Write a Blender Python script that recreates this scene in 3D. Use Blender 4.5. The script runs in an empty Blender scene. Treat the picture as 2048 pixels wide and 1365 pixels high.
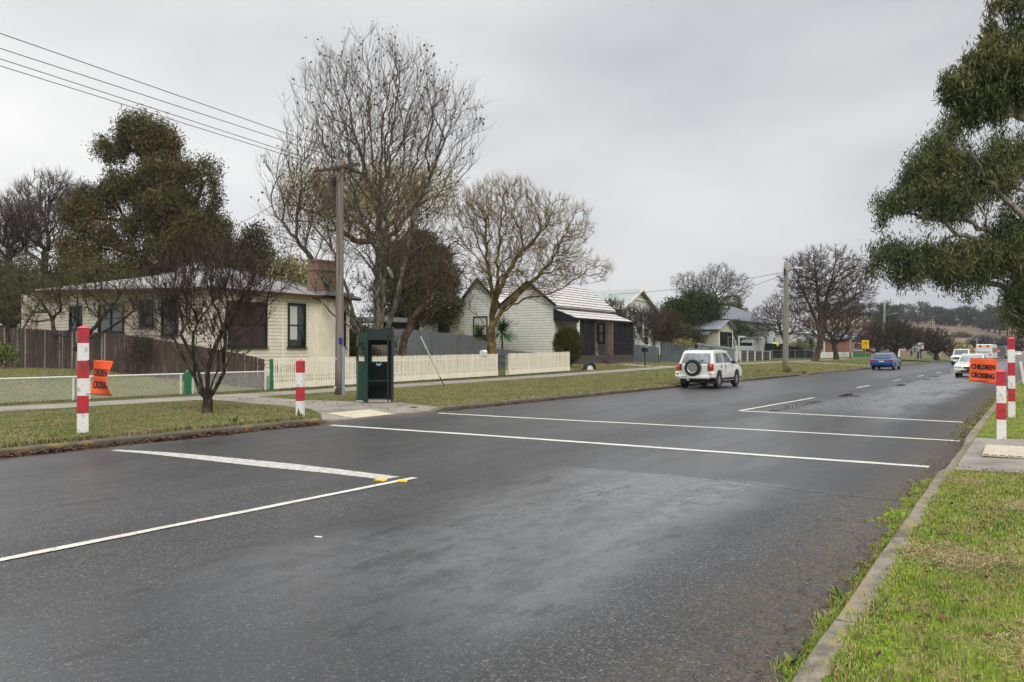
import bpy, bmesh, math, random
import numpy as np
from mathutils import Vector, Matrix
R = math.radians
sc = bpy.context.scene
col = sc.collection
# ------------------------------------------------------------------ camera
CAMH = 1.65; YAW = R(32.5); PIT = R(0.69); FPX = 1608.0
cd = bpy.data.cameras.new('camera'); cam = bpy.data.objects.new('camera', cd); col.objects.link(cam)
cam.location = (0, 0, CAMH); cam.rotation_euler = (R(90) + PIT, 0, YAW)
cd.sensor_width = 36; cd.lens = 36 * FPX / 2048; cd.clip_start = .05; cd.clip_end = 4000
sc.camera = cam
# ------------------------------------------------------------------ light
SUN_EL, SUN_AZ = R(38), R(127)
w = bpy.data.worlds.new('World'); sc.world = w; w.use_nodes = True
nt = w.node_tree; nt.nodes.clear()
def wn(t, **k):
    n = nt.nodes.new(t)
    for a, b in k.items(): setattr(n, a, b)
    return n
wo = wn('ShaderNodeOutputWorld'); bg = wn('ShaderNodeBackground')
sky = wn('ShaderNodeTexSky', sky_type='NISHITA', sun_disc=False, sun_elevation=SUN_EL, sun_rotation=SUN_AZ, air_density=1.0, dust_density=3.0, ozone_density=1.0)
hs = wn('ShaderNodeHueSaturation'); hs.inputs['Saturation'].default_value = .12
nt.links.new(sky.outputs[0], hs.inputs['Color'])
tc = wn('ShaderNodeTexCoord')
mp = wn('ShaderNodeMapping'); mp.inputs['Scale'].default_value = (1, 1, 2.6)
nt.links.new(tc.outputs['Generated'], mp.inputs[0])
ns = wn('ShaderNodeTexNoise'); ns.inputs['Scale'].default_value = 2.1; ns.inputs['Detail'].default_value = 5; ns.inputs['Roughness'].default_value = .5
nt.links.new(mp.outputs[0], ns.inputs['Vector'])
# cloud deck: brighter towards the west of the street, darker to the north east
dt = wn('ShaderNodeVectorMath', operation='DOT_PRODUCT'); dt.inputs[1].default_value = (-.80, -.15, -.22)
nt.links.new(tc.outputs['Generated'], dt.inputs[0])
ad = wn('ShaderNodeMath', operation='MULTIPLY_ADD'); ad.inputs[1].default_value = .55
nt.links.new(dt.outputs['Value'], ad.inputs[0]); nt.links.new(ns.outputs['Fac'], ad.inputs[2])
cr = wn('ShaderNodeValToRGB')
cr.color_ramp.elements[0].position = .30; cr.color_ramp.elements[0].color = (3.95, 4.08, 4.40, 1)
cr.color_ramp.elements[1].position = .98; cr.color_ramp.elements[1].color = (7.9, 7.9, 7.8, 1)
nt.links.new(ad.outputs[0], cr.inputs[0])
mx = wn('ShaderNodeMix', data_type='RGBA'); mx.inputs[0].default_value = .88
nt.links.new(hs.outputs[0], mx.inputs[6]); nt.links.new(cr.outputs[0], mx.inputs[7])
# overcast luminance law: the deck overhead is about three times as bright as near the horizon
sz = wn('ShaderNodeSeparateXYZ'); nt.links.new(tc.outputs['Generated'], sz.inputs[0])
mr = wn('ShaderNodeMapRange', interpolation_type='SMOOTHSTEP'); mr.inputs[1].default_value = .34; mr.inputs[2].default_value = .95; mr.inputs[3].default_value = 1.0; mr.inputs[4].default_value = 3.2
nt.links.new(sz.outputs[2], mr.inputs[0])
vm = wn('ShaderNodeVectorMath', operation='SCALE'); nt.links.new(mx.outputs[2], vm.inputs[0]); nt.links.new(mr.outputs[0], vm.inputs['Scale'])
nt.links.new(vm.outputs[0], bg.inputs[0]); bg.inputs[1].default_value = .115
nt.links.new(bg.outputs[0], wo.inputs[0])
sl = bpy.data.lights.new('sun', 'SUN'); sl.energy = 1.45; sl.angle = R(35); sl.color = (1, .97, .93)
so = bpy.data.objects.new('sun', sl); col.objects.link(so)
so.rotation_euler = Vector((math.sin(SUN_AZ)*math.cos(SUN_EL), math.cos(SUN_AZ)*math.cos(SUN_EL), math.sin(SUN_EL))).to_track_quat('Z', 'Y').to_euler()
sc.view_settings.view_transform = 'Standard'; sc.view_settings.look = 'None'
sc.view_settings.gamma = 1; sc.view_settings.use_curve_mapping = False
sc.view_settings.exposure = 0.20
sc.render.engine = 'CYCLES'
cy = sc.cycles
cy.max_bounces = 6; cy.diffuse_bounces = 3; cy.glossy_bounces = 3; cy.transmission_bounces = 4; cy.transparent_max_bounces = 12
cy.volume_bounces = 0; cy.use_denoising = True; cy.caustics_reflective = False; cy.caustics_refractive = False
# ------------------------------------------------------------------ survey helpers (photo measurements -> metres)
_f = np.array([-math.sin(YAW)*math.cos(PIT), math.cos(YAW)*math.cos(PIT), math.sin(PIT)])
_r = np.array([math.cos(YAW), math.sin(YAW), 0.]); _u = np.cross(_r, _f)
def ray(px, py=682.5): return _f*FPX + _r*(px-1024) - _u*(py-682.5)
def gz(px, py, z=0.):
    v = ray(px, py); t = (z-CAMH)/v[2]; return (v[0]*t, v[1]*t)
def atx(px, X, py=702.):
    v = ray(px, py); t = X/v[0]; return (v[1]*t, CAMH+v[2]*t)      # -> y, z
def aty(px, Y, py=702.):
    v = ray(px, py); t = Y/v[1]; return (v[0]*t, CAMH+v[2]*t)      # -> x, z
def atd(px, py, d):
    v = ray(px, py)/FPX*d; return Vector((v[0], v[1], CAMH+v[2]))
# ------------------------------------------------------------------ materials
MATS = {}
class NT:
    def __init__(s, name):
        s.m = bpy.data.materials.new(name); s.m.use_nodes = True; s.t = s.m.node_tree
        s.b = s.t.nodes['Principled BSDF']; s.out = s.t.nodes['Material Output']
    def n(s, t, **k):
        q = s.t.nodes.new(t)
        for a, b in k.items(): setattr(q, a, b)
        return q
    def l(s, a, b): s.t.links.new(a, b)
    def co(s, scale=(1, 1, 1), kind='Object', rot=(0, 0, 0)):
        c = s.n('ShaderNodeTexCoord'); m = s.n('ShaderNodeMapping'); m.inputs['Scale'].default_value = scale; m.inputs['Rotation'].default_value = rot
        s.l(c.outputs[kind], m.inputs[0]); return m.outputs[0]
    def noise(s, scale, detail=3, vec=None, rough=.55, dist=0):
        q = s.n('ShaderNodeTexNoise'); q.inputs['Scale'].default_value = scale; q.inputs['Detail'].default_value = detail
        q.inputs['Roughness'].default_value = rough; q.inputs['Distortion'].default_value = dist
        s.l(vec if vec is not None else s.co(), q.inputs['Vector']); return q.outputs['Fac']
    def ramp(s, fac, stops, interp='LINEAR'):
        q = s.n('ShaderNodeValToRGB'); e = q.color_ramp; e.interpolation = interp
        while len(e.elements) < len(stops): e.elements.new(.5)
        for i, (p, c) in enumerate(stops):
            e.elements[i].position = p; e.elements[i].color = (c, c, c, 1) if isinstance(c, (int, float)) else (*c, 1)
        s.l(fac, q.inputs[0]); return q.outputs[0]
    def mix(s, fac, a, b, mode='MIX'):
        q = s.n('ShaderNodeMix', data_type='RGBA', blend_type=mode)
        for i, v in ((0, fac), (6, a), (7, b)):
            if hasattr(v, 'is_linked') or hasattr(v, 'links'): s.l(v, q.inputs[i])
            elif i == 0: q.inputs[0].default_value = v
            else: q.inputs[i].default_value = (*v, 1) if len(v) == 3 else v
        return q.outputs[2]
    def math(s, op, a, b=0., c=None):
        q = s.n('ShaderNodeMath', operation=op)
        for i, v in enumerate((a, b) if c is None else (a, b, c)):
            if hasattr(v, 'links'): s.l(v, q.inputs[i])
            else: q.inputs[i].default_value = v
        return q.outputs[0]
    def bump(s, h, strength=.3, dist=.01):
        q = s.n('ShaderNodeBump'); q.inputs['Strength'].default_value = strength; q.inputs['Distance'].default_value = dist
        s.l(h, q.inputs['Height']); s.l(q.outputs[0], s.b.inputs['Normal']); return q
    def set(s, **k):
        for a, v in k.items():
            i = s.b.inputs[a.replace('_', ' ')]
            if hasattr(v, 'links'): s.l(v, i)
            else: i.default_value = (*v, 1) if isinstance(v, tuple) and len(v) == 3 else v
def mcol(c): return c if hasattr(c, 'links') else tuple(c)
def simple(name, c, rough=.6, var=.15, scale=6, metal=0, spec=.5, bump=0, bscale=40, stretch=(1, 1, 1), dirt=None, coat=0):
    """Painted / plain surface with gentle blotches, optional grime with its own shape."""
    k = NT(name); v = k.co(stretch)
    a = k.noise(scale, 4, v); b = tuple(min(1, x*(1+var)) for x in c); d = tuple(x*(1-var) for x in c)
    cc = k.ramp(a, [(.3, d), (.7, b)])
    if dirt:
        dc, lo, hi, ds = dirt
        f = k.ramp(k.noise(ds, 6, v, .7), [(lo, 0.), (hi, 1.)])
        cc = k.mix(f, cc, dc)
    k.set(Base_Color=cc, Roughness=rough, Metallic=metal, Specular_IOR_Level=spec, Coat_Weight=coat)
    if bump: k.bump(k.noise(bscale, 3, v), bump, .01)
    MATS[name] = k.m; return k.m
def M(n): return MATS[n]
# painted things
simple('red paint', (.50, .022, .042), .45, .18, 4, dirt=((.20, .04, .04), .50, .60, 7), bump=.15)
simple('white paint', (.76, .75, .70), .5, .08, 4, dirt=((.38, .35, .27), .54, .66, 7), bump=.15)
simple('faded red paint', (.62, .06, .08), .5, .12, 5)
simple('orange cloth', (.98, .12, .03), .65, .08, 9, spec=.3)
simple('black ink', (.012, .011, .012), .6, .1)
simple('rusty iron', (.10, .045, .025), .75, .35, 20, metal=.3)
simple('booth green', (.003, .036, .022), .35, .25, 3, dirt=((.008, .05, .034), .5, .8, 5), bump=.08, bscale=12)
simple('booth green shaded', (.002, .010, .008), .6, .25, 3)  # darker copy of the booth green: interior shade put into the colour
simple('pale concrete', (.40, .37, .31), .75, .15, 8, dirt=((.2, .18, .14), .5, .75, 5))
simple('picket cream', (.83, .76, .60), .6, .08, 2.5, dirt=((.38, .32, .21), .54, .78, 7), bump=.1, stretch=(3, 3, .6))
simple('fence white', (.66, .65, .60), .5, .12, 9, dirt=((.3, .27, .2), .58, .75, 20))
simple('post green', (.008, .15, .055), .45, .15)
simple('dark green trim', (.006, .022, .016), .4, .2)
simple('galvanised', (.32, .34, .35), .45, .15, 8, metal=.5)
simple('grey conduit', (.28, .31, .36), .45, .1)
simple('black iron', (.015, .015, .017), .5, .2)
simple('dark shade cloth', (.018, .018, .021), .9, .2, 30, spec=.12)
simple('black rubber', (.012, .012, .013), .7, .15, 20)
simple('car white', (.72, .72, .64), .22, .03, 2, coat=.6, dirt=((.45, .42, .33), .62, .9, 3))
simple('car silver white', (.66, .66, .58), .22, .03, 2, coat=.6)
simple('car blue', (.002, .050, .27), .20, .05, 2, coat=.8)
simple('bus white', (.75, .75, .76), .3, .03, 2, coat=.4)
simple('car grey', (.10, .11, .12), .25, .05, 2, coat=.6)
simple('car red', (.30, .02, .02), .25, .05, 2, coat=.6)
simple('dark plastic', (.018, .018, .019), .5, .1)
simple('alloy', (.45, .45, .44), .35, .1, 10, metal=.7)
simple('lamp red', (.42, .008, .012), .15, .1, coat=.5)
simple('lamp amber', (.85, .17, .02), .15, .1, coat=.5)
simple('lamp clear', (.6, .6, .62), .1, .05, coat=.5)
simple('plate', (.62, .62, .55), .4, .05)
simple('sign yellow', (.88, .52, .01), .45, .05)
simple('sign grey back', (.28, .29, .29), .5, .08)
simple('blue plastic', (.012, .03, .22), .4, .1)
simple('sleeve white', (.66, .66, .62), .45, .1)
simple('ceramic', (.35, .14, .06), .3, .2)
simple('terracotta', (.21, .085, .05), .8, .25, 6)
simple('grey weatherboard', (.42, .44, .44), .6, .1, 3)
simple('cement sheet', (.50, .46, .37), .7, .08, 2)
simple('skin', (.55, .33, .24), .6, .05)
simple('navy cloth', (.012, .012, .03), .85, .2)
simple('brown hair', (.04, .025, .015), .7, .2)
simple('leaf litter', (.16, .075, .035), .8, .5, 25)
simple('dark timber', (.07, .055, .045), .85, .35, 4, stretch=(6, 6, .6), bump=.3)
simple('fresh timber', (.22, .11, .065), .7, .15, 4)
simple('curtain', (.55, .52, .46), .9, .12, 3, stretch=(8, 8, .4))
simple('hose blue', (.25, .5, .62), .5, .1)
simple('chalk', (.75, .75, .72), .8, .1)
def glassy(name, c=(.02, .025, .028), rough=.06):
    k = NT(name); f = k.noise(1.3, 2)
    k.set(Base_Color=k.ramp(f, [(.35, tuple(x*.5 for x in c)), (.7, tuple(x*1.8 for x in c))]), Roughness=rough, Specular_IOR_Level=.7)
    MATS[name] = k.m
glassy('window glass'); glassy('car glass', (.05, .065, .07), .04); glassy('sky sheen car glass', (.22, .26, .27), .05); glassy('brown screen', (.035, .014, .012), .45)  # the paler car glass has the reflected sky put into its base colour
k = NT('perspex'); k.set(Base_Color=(.86, .88, .86), Roughness=.16, Transmission_Weight=1.0, IOR=1.03, Alpha=.42); MATS['perspex'] = k.m
for nm, c, st in (('tail glow', (1, .03, .03), 1.3), ('destination glow', (1, .45, .05), .8)):
    k = NT(nm); k.set(Base_Color=c, Emission_Color=c, Emission_Strength=st); MATS[nm] = k.m
def boards(name, c, pitch=.15, axis='Z', gap=.45, rough=.6, dirt=(.35, .3, .22), gw=.08, depth=.02, var=.1, coord='Object'):
    """Boards / corrugations: lap lines are real relief through bump; thin dark joint where the board lap is open."""
    k = NT(name); c0 = k.n('ShaderNodeTexCoord'); sx = k.n('ShaderNodeSeparateXYZ'); k.l(c0.outputs[coord], sx.inputs[0])
    t = k.math('DIVIDE', sx.outputs[axis], pitch); fr = k.math('FRACT', t); fl = k.math('FLOOR', t)
    wn_ = k.n('ShaderNodeTexWhiteNoise', noise_dimensions='1D'); k.l(fl, wn_.inputs['W'])
    v = k.co((1, 1, 1), coord)
    base = k.ramp(k.noise(2.2, 5, v), [(.3, tuple(x*(1-var) for x in c)), (.7, tuple(min(1, x*(1+var)) for x in c))])
    base = k.mix(k.math('MULTIPLY', wn_.outputs['Value'], .12), base, tuple(x*.72 for x in c))
    base = k.mix(k.ramp(k.noise(7, 6, v, .7), [(.6, 0.), (.85, .6)]), base, dirt)
    joint = k.ramp(fr, [(0, 1.), (gw, 0.)], 'CONSTANT') if False else k.math('LESS_THAN', fr, gw)
    base = k.mix(k.math('MULTIPLY', joint, gap), base, tuple(x*.12 for x in c))
    k.set(Base_Color=base, Roughness=rough); k.bump(fr, .9, depth); MATS[name] = k.m
boards('weatherboard cream', (.88, .78, .63), .17, gw=.12, gap=.8)
boards('weatherboard white', (.80, .78, .70), .20, gw=.14, gap=.8)
boards('weatherboard far', (.78, .78, .75), .2, gw=.14, gap=.6)
boards('painted brick', (.88, .80, .62), .086, gw=.10, gap=.35, depth=.006)
def corr(name, c, pitch=.076, axis='Y', rust=None, rough=.5, metal=.25, var=.12, dk=0):
    k = NT(name); c0 = k.n('ShaderNodeTexCoord'); sx = k.n('ShaderNodeSeparateXYZ'); k.l(c0.outputs['Object'], sx.inputs[0])
    s = k.math('SINE', k.math('MULTIPLY', sx.outputs[axis], 2*math.pi/pitch))
    sh = k.n('ShaderNodeTexWhiteNoise', noise_dimensions='1D'); k.l(k.math('FLOOR', k.math('DIVIDE', sx.outputs[axis], .76)), sh.inputs['W'])
    base = k.ramp(k.noise(1.1, 5), [(.3, tuple(x*(1-var) for x in c)), (.7, tuple(x*(1+var) for x in c))])
    base = k.mix(k.math('MULTIPLY', sh.outputs['Value'], .3), base, tuple(x*.7 for x in c))
    if dk: base = k.mix(k.math('MULTIPLY', k.math('LESS_THAN', s, -.35), dk), base, tuple(x*.35 for x in c))  # groove shade put into the colour as dark stripes
    if rust: base = k.mix(k.ramp(k.noise(.9, 7, None, .75), [(rust, 0.), (rust+.16, .9)]), base, (.17, .06, .035))
    k.set(Base_Color=base, Roughness=rough, Metallic=metal); k.bump(s, 1.0, .018); MATS[name] = k.m
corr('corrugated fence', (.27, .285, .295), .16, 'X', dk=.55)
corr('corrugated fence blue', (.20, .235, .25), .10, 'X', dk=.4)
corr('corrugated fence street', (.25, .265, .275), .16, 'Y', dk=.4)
corr('rusty roof', (.42, .41, .40), .10, 'X', rust=.50, metal=.08, rough=.65)
corr('pale roof', (.42, .45, .42), .10, 'Y')
corr('grey roof', (.17, .18, .195), .10, 'X')
# concrete tile roof with pale lichen courses
k = NT('tile roof'); c0 = k.n('ShaderNodeTexCoord'); sx = k.n('ShaderNodeSeparateXYZ'); k.l(c0.outputs['Object'], sx.inputs[0])
t = k.math('DIVIDE', sx.outputs['Z'], .235); fr = k.math('FRACT', t)
ty = k.math('FRACT', k.math('ADD', k.math('DIVIDE', sx.outputs['Y'], .33), k.math('MULTIPLY', k.math('FLOOR', t), .5)))
bs = k.ramp(k.noise(3, 6, None, .7), [(.3, (.34, .31, .28)), (.5, (.60, .57, .53)), (.75, (.78, .76, .72))])
bs = k.mix(k.math('MULTIPLY', k.math('LESS_THAN', fr, .34), .9), bs, (.06, .045, .04))
bs = k.mix(k.math('MULTIPLY', k.math('LESS_THAN', ty, .08), .4), bs, (.12, .09, .08))
k.set(Base_Color=bs, Roughness=.7); k.bump(fr, .8, .03); MATS['tile roof'] = k.m
# brick
k = NT('chimney brick'); bt = k.n('ShaderNodeTexBrick'); v = k.co((1, 1, 1))
sp = k.n('ShaderNodeSeparateXYZ'); k.l(v, sp.inputs[0]); cb = k.n('ShaderNodeCombineXYZ')
k.l(k.math('ADD', sp.outputs[0], sp.outputs[1]), cb.inputs[0]); k.l(sp.outputs[2], cb.inputs[1]); k.l(cb.outputs[0], bt.inputs['Vector'])
bt.inputs['Scale'].default_value = 3.2; bt.inputs['Color1'].default_value = (.20, .085, .05, 1); bt.inputs['Color2'].default_value = (.30, .15, .09, 1); bt.inputs['Mortar'].default_value = (.42, .36, .28, 1)
bt.inputs['Mortar Size'].default_value = .03
k.set(Base_Color=k.mix(k.ramp(k.noise(5, 5), [(.5, 0.), (.75, .7)]), bt.outputs['Color'], (.1, .07, .05)), Roughness=.85); MATS['chimney brick'] = k.m
# weathered palings
k = NT('paling'); c0 = k.n('ShaderNodeTexCoord'); sx = k.n('ShaderNodeSeparateXYZ'); k.l(c0.outputs['Object'], sx.inputs[0])
wn_ = k.n('ShaderNodeTexWhiteNoise', noise_dimensions='1D'); k.l(k.math('FLOOR', k.math('DIVIDE', sx.outputs['X'], .125)), wn_.inputs['W'])
st = k.noise(1, 6, k.co((9, 9, .9)), .7)
a = k.ramp(st, [(.34, (.022, .014, .010)), (.56, (.075, .048, .034)), (.72, (.24, .20, .165))])
b = k.ramp(st, [(.3, (.12, .10, .085)), (.7, (.36, .33, .30))])
k.set(Base_Color=k.mix(k.math('GREATER_THAN', wn_.outputs['Value'], .93), a, b), Roughness=.85); k.bump(st, .5, .01); MATS['paling'] = k.m
# pole timber, red stained flank low down
k = NT('pole timber'); st = k.noise(1, 6, k.co((14, 14, .35)), .7)
a = k.ramp(st, [(.3, (.05, .042, .033)), (.5, (.17, .145, .115)), (.7, (.30, .27, .23))])
c0 = k.n('ShaderNodeTexCoord'); sx = k.n('ShaderNodeSeparateXYZ'); k.l(c0.outputs['Object'], sx.inputs[0])
f = k.math('MULTIPLY', k.math('LESS_THAN', k.math('ADD', sx.outputs['X'], k.math('MULTIPLY', k.noise(2.5, 4), .10)), .02), k.ramp(k.math('DIVIDE', sx.outputs['Z'], 10.), [(.22, 1.), (.42, 0.)]))
k.set(Base_Color=k.mix(k.math('MULTIPLY', f, .75), a, (.14, .038, .02)), Roughness=.8); k.bump(st, .6, .02); MATS['pole timber'] = k.m
simple('old pole', (.24, .22, .17), .85, .3, 4, stretch=(10, 10, .3), bump=.3)
# barks
def bark(name, c1, c2, c3, s=6, lo=.42, hi=.62):
    k = NT(name); f = k.noise(s, 5, k.co((1, 1, .5)), .65)
    k.set(Base_Color=k.ramp(f, [(lo, c1), ((lo+hi)/2, c2), (hi, c3)]), Roughness=.9, Specular_IOR_Level=.08); k.bump(k.noise(18, 4), .5, .02); MATS[name] = k.m
bark('bark grey', (.060, .050, .036), (.115, .100, .070), (.21, .21, .15))
bark('bark lichen', (.055, .042, .026), (.12, .088, .042), (.24, .165, .045), 4)
bark('bark dark', (.026, .020, .016), (.055, .045, .034), (.11, .098, .06))
bark('bark gum', (.22, .18, .15), (.36, .31, .26), (.11, .085, .07), 3)
bark('bark brown', (.05, .03, .02), (.09, .058, .042), (.15, .11, .08))
bark('twig grey', (.075, .056, .042), (.115, .088, .065), (.17, .135, .10))
bark('twig buff', (.15, .115, .05), (.26, .20, .09), (.38, .29, .13))
bark('twig dark', (.040, .030, .024), (.066, .050, .039), (.10, .078, .058))
bark('twig moss', (.06, .048, .030), (.11, .105, .045), (.19, .20, .075))
bark('twig mauve', (.075, .058, .052), (.11, .085, .078), (.16, .125, .11))
def leafm(name, cols, scale=.9, rough=.55, tr=.15):
    k = NT(name); g = k.n('ShaderNodeNewGeometry')
    a = k.math('ADD', k.math('MULTIPLY', k.noise(scale, 3), .62), k.math('MULTIPLY', g.outputs['Random Per Island'], .38))
    n = len(cols); cc = k.ramp(a, [(.28+.44*i/(n-1), c) for i, c in enumerate(cols)])
    k.set(Base_Color=cc, Roughness=rough+.1, Specular_IOR_Level=.12); MATS[name] = k.m
leafm('gum leaves', [(.028, .036, .012), (.065, .070, .022), (.115, .098, .034), (.17, .10, .042)], .35)
leafm('gum leaves near', [(.022, .036, .012), (.060, .082, .028), (.12, .135, .048), (.19, .15, .065)], .6)
leafm('cypress leaves', [(.020, .024, .009), (.050, .052, .017), (.090, .080, .022), (.125, .10, .028)], .8)
leafm('willow leaves', [(.17, .145, .06), (.30, .26, .11), (.44, .39, .18)], .6)
leafm('shrub leaves', [(.018, .034, .010), (.04, .06, .02), (.075, .095, .03)], .7)
leafm('bright shrub leaves', [(.06, .10, .02), (.14, .17, .04), (.22, .24, .06)], .7)
leafm('olive leaves', [(.035, .035, .018), (.065, .060, .030), (.10, .092, .045)], .7)
leafm('golden bush leaves', [(.020, .028, .006), (.060, .062, .010), (.13, .085, .012)], 1.2)
leafm('yucca leaves', [(.02, .05, .012), (.05, .11, .03), (.12, .18, .05)], 1.0)
leafm('dead leaves', [(.05, .025, .018), (.10, .045, .028), (.15, .08, .045)], 2.)
leafm('pine leaves', [(.010, .024, .012), (.022, .042, .018), (.04, .06, .022)], .5)
leafm('hill leaves', [(.030, .036, .030), (.05, .058, .045), (.075, .08, .06)], .12)
# ------------------------------------------------------------------ mesh builder
class MB:
    def __init__(s): s.v = []; s.f = []; s.mi = []; s.k = 0
    def add(s, vs, fs, mi=0):
        s.v.append(np.asarray(vs, float).reshape(-1, 3))
        for f in fs: s.f.append(tuple(i+s.k for i in f)); s.mi.append(mi)
        s.k += len(s.v[-1]); return s
    def box(s, c, d, rz=0, mi=0, rx=0, ry=0):
        x, y, z = [q/2 for q in d]
        v = np.array([(a*x, b*y, e*z) for a in (-1, 1) for b in (-1, 1) for e in (-1, 1)], float)
        if rx or ry or rz:
            m = np.array(Matrix.Rotation(rz, 3, 'Z') @ Matrix.Rotation(ry, 3, 'Y') @ Matrix.Rotation(rx, 3, 'X')); v = v @ m.T
        return s.add(v+np.array(c), [(0, 1, 3, 2), (4, 6, 7, 5), (0, 4, 5, 1), (2, 3, 7, 6), (0, 2, 6, 4), (1, 5, 7, 3)], mi)
    def bar(s, p, q, w, h, mi=0, up=(0, 0, 1)):
        p = np.array(p, float); q = np.array(q, float); d = q-p; L = np.linalg.norm(d); d /= L; u = np.array(up, float)
        a = np.cross(d, u); a /= np.linalg.norm(a); b = np.cross(a, d)
        v = [o+a*i*w/2+b*j*h/2 for o in (p, q) for i, j in ((-1, -1), (1, -1), (1, 1), (-1, 1))]
        return s.add(v, [(3, 2, 1, 0), (4, 5, 6, 7), (0, 1, 5, 4), (1, 2, 6, 5), (2, 3, 7, 6), (3, 0, 4, 7)], mi)
    def tube(s, P, r, n=8, mi=0, cap=True):
        P = np.asarray(P, float); m = len(P); r = np.broadcast_to(np.asarray(r, float), (m,))
        T = np.gradient(P, axis=0); T /= np.linalg.norm(T, axis=1)[:, None]+1e-12
        ref = np.array([1., 0, 0]) if abs(T[0][2]) > .8 else np.array([0, 0, 1.])
        A = np.cross(T, ref); A /= np.linalg.norm(A, axis=1)[:, None]+1e-12; B = np.cross(T, A)
        an = np.arange(n)*2*math.pi/n
        v = P[:, None, :]+r[:, None, None]*(A[:, None, :]*np.cos(an)[None, :, None]+B[:, None, :]*np.sin(an)[None, :, None])
        fs = [(i*n+j, i*n+(j+1) % n, (i+1)*n+(j+1) % n, (i+1)*n+j) for i in range(m-1) for j in range(n)]
        if cap: fs += [tuple(range(n))[::-1], tuple((m-1)*n+j for j in range(n))]
        return s.add(v.reshape(-1, 3), fs, mi)
    def cyl(s, p, q, r, r2=None, n=16, mi=0): return s.tube([p, q], [r, r if r2 is None else r2], n, mi)
    def prism(s, poly, fn, a, b, mi=0):
        """poly: 2D outline; fn(u, v, t) -> 3D; extruded between t=a and t=b"""
        n = len(poly); v = [fn(u, w_, a) for u, w_ in poly]+[fn(u, w_, b) for u, w_ in poly]
        return s.add(v, [tuple(range(n))[::-1], tuple(range(n, 2*n))]+[(i, (i+1) % n, n+(i+1) % n, n+i) for i in range(n)], mi)
    def lathe(s, prof, c=(0, 0, 0), n=20, mi=0, axis='Z', cap=True):
        an = np.arange(n)*2*math.pi/n; v = []
        for r, z in prof:
            for a in an:
                p = (r*math.cos(a), r*math.sin(a), z)
                if axis == 'X': p = (z, p[0], p[1])
                if axis == 'Y': p = (p[0], z, p[1])
                v.append((p[0]+c[0], p[1]+c[1], p[2]+c[2]))
        m = len(prof)
        return s.add(v, [(i*n+j, i*n+(j+1) % n, (i+1)*n+(j+1) % n, (i+1)*n+j) for i in range(m-1) for j in range(n)]+([tuple(range(n))[::-1], tuple((m-1)*n+j for j in range(n))] if cap else []), mi)
    def build(s, name, mat, parent=None, smooth=False, world=False, bevel=0, loc=None, seg=2):
        V = np.concatenate(s.v) if s.v else np.zeros((0, 3))
        if world and parent is not None: V = V-np.array(parent.location)
        if loc is not None: V = V-np.array(loc)
        me = bpy.data.meshes.new(name); me.from_pydata(V.tolist(), [], s.f)
        for m in (mat if isinstance(mat, (list, tuple)) else [mat]): me.materials.append(M(m))
        if any(s.mi): me.polygons.foreach_set('material_index', s.mi)
        bm = bmesh.new(); bm.from_mesh(me); bmesh.ops.recalc_face_normals(bm, faces=bm.faces); bm.to_mesh(me); bm.free()
        if smooth: me.polygons.foreach_set('use_smooth', [True]*len(me.polygons))
        me.update(); o = bpy.data.objects.new(name, me); col.objects.link(o)
        if parent is not None: o.parent = parent
        if loc is not None: o.location = loc
        if bevel:
            b = o.modifiers.new('bevel', 'BEVEL'); b.width = bevel; b.segments = seg; b.limit_method = 'ANGLE'; b.angle_limit = R(35)
        return o
def raw(name, V, F, mat, parent=None, smooth=False):
    """fast mesh of triangles/quads from numpy arrays"""
    me = bpy.data.meshes.new(name); V = np.ascontiguousarray(V, dtype=np.float32); F = np.ascontiguousarray(F, dtype=np.int32)
    me.vertices.add(len(V)); me.vertices.foreach_set('co', V.ravel()); n, kk = F.shape
    me.loops.add(n*kk); me.loops.foreach_set('vertex_index', F.ravel()); me.polygons.add(n)
    me.polygons.foreach_set('loop_start', np.arange(n, dtype=np.int32)*kk)
    if smooth: me.polygons.foreach_set('use_smooth', np.ones(n, dtype=bool))
    me.materials.append(M(mat)); me.update(calc_edges=True); me.validate()
    o = bpy.data.objects.new(name, me); col.objects.link(o)
    if parent is not None: o.parent = parent
    return o
def tag(o, label=None, cat=None, group=None, kind=None):
    if label: o['label'] = label
    if cat: o['category'] = cat
    if group: o['group'] = group
    if kind: o['kind'] = kind
    return o
def thing(name, label, cat, loc=(0, 0, 0), rz=0, group=None):
    o = bpy.data.objects.new(name, None); o.empty_display_size = .2; col.objects.link(o)
    o.location = loc; o.rotation_euler = (0, 0, rz); return tag(o, label, cat, group)
def dup(root, loc, rz=0, label=None, group=None, scale=None):
    def cp(o, par):
        c = o.copy(); col.objects.link(c)
        if par is not None: c.parent = par
        for ch in [x for x in o.children]: cp(ch, c)
        return c
    r = cp(root, None); r.location = loc; r.rotation_euler = (0, 0, rz)
    if label: r['label'] = label
    if group: r['group'] = group
    if scale is not None: r.scale = (scale, scale, scale) if isinstance(scale, (int, float)) else scale
    return r
def text_mesh(body, size, sx=1., thick=0., bold=0.):
    """lettering as numpy verts (u, v) + faces, centred"""
    cu = bpy.data.curves.new('lettering', 'FONT'); cu.body = body; cu.size = size; cu.align_x = 'CENTER'; cu.align_y = 'CENTER'; cu.offset = bold
    cu.resolution_u = 3
    o = bpy.data.objects.new('lettering', cu); col.objects.link(o); dg = bpy.context.evaluated_depsgraph_get(); dg.update()
    me = bpy.data.meshes.new_from_object(o.evaluated_get(dg)); v = np.array([q.co[:] for q in me.vertices]); f = [tuple(p.vertices) for p in me.polygons]
    bpy.data.objects.remove(o); bpy.data.meshes.remove(me); bpy.data.curves.remove(cu); v[:, 0] *= sx; return v, f
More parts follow.
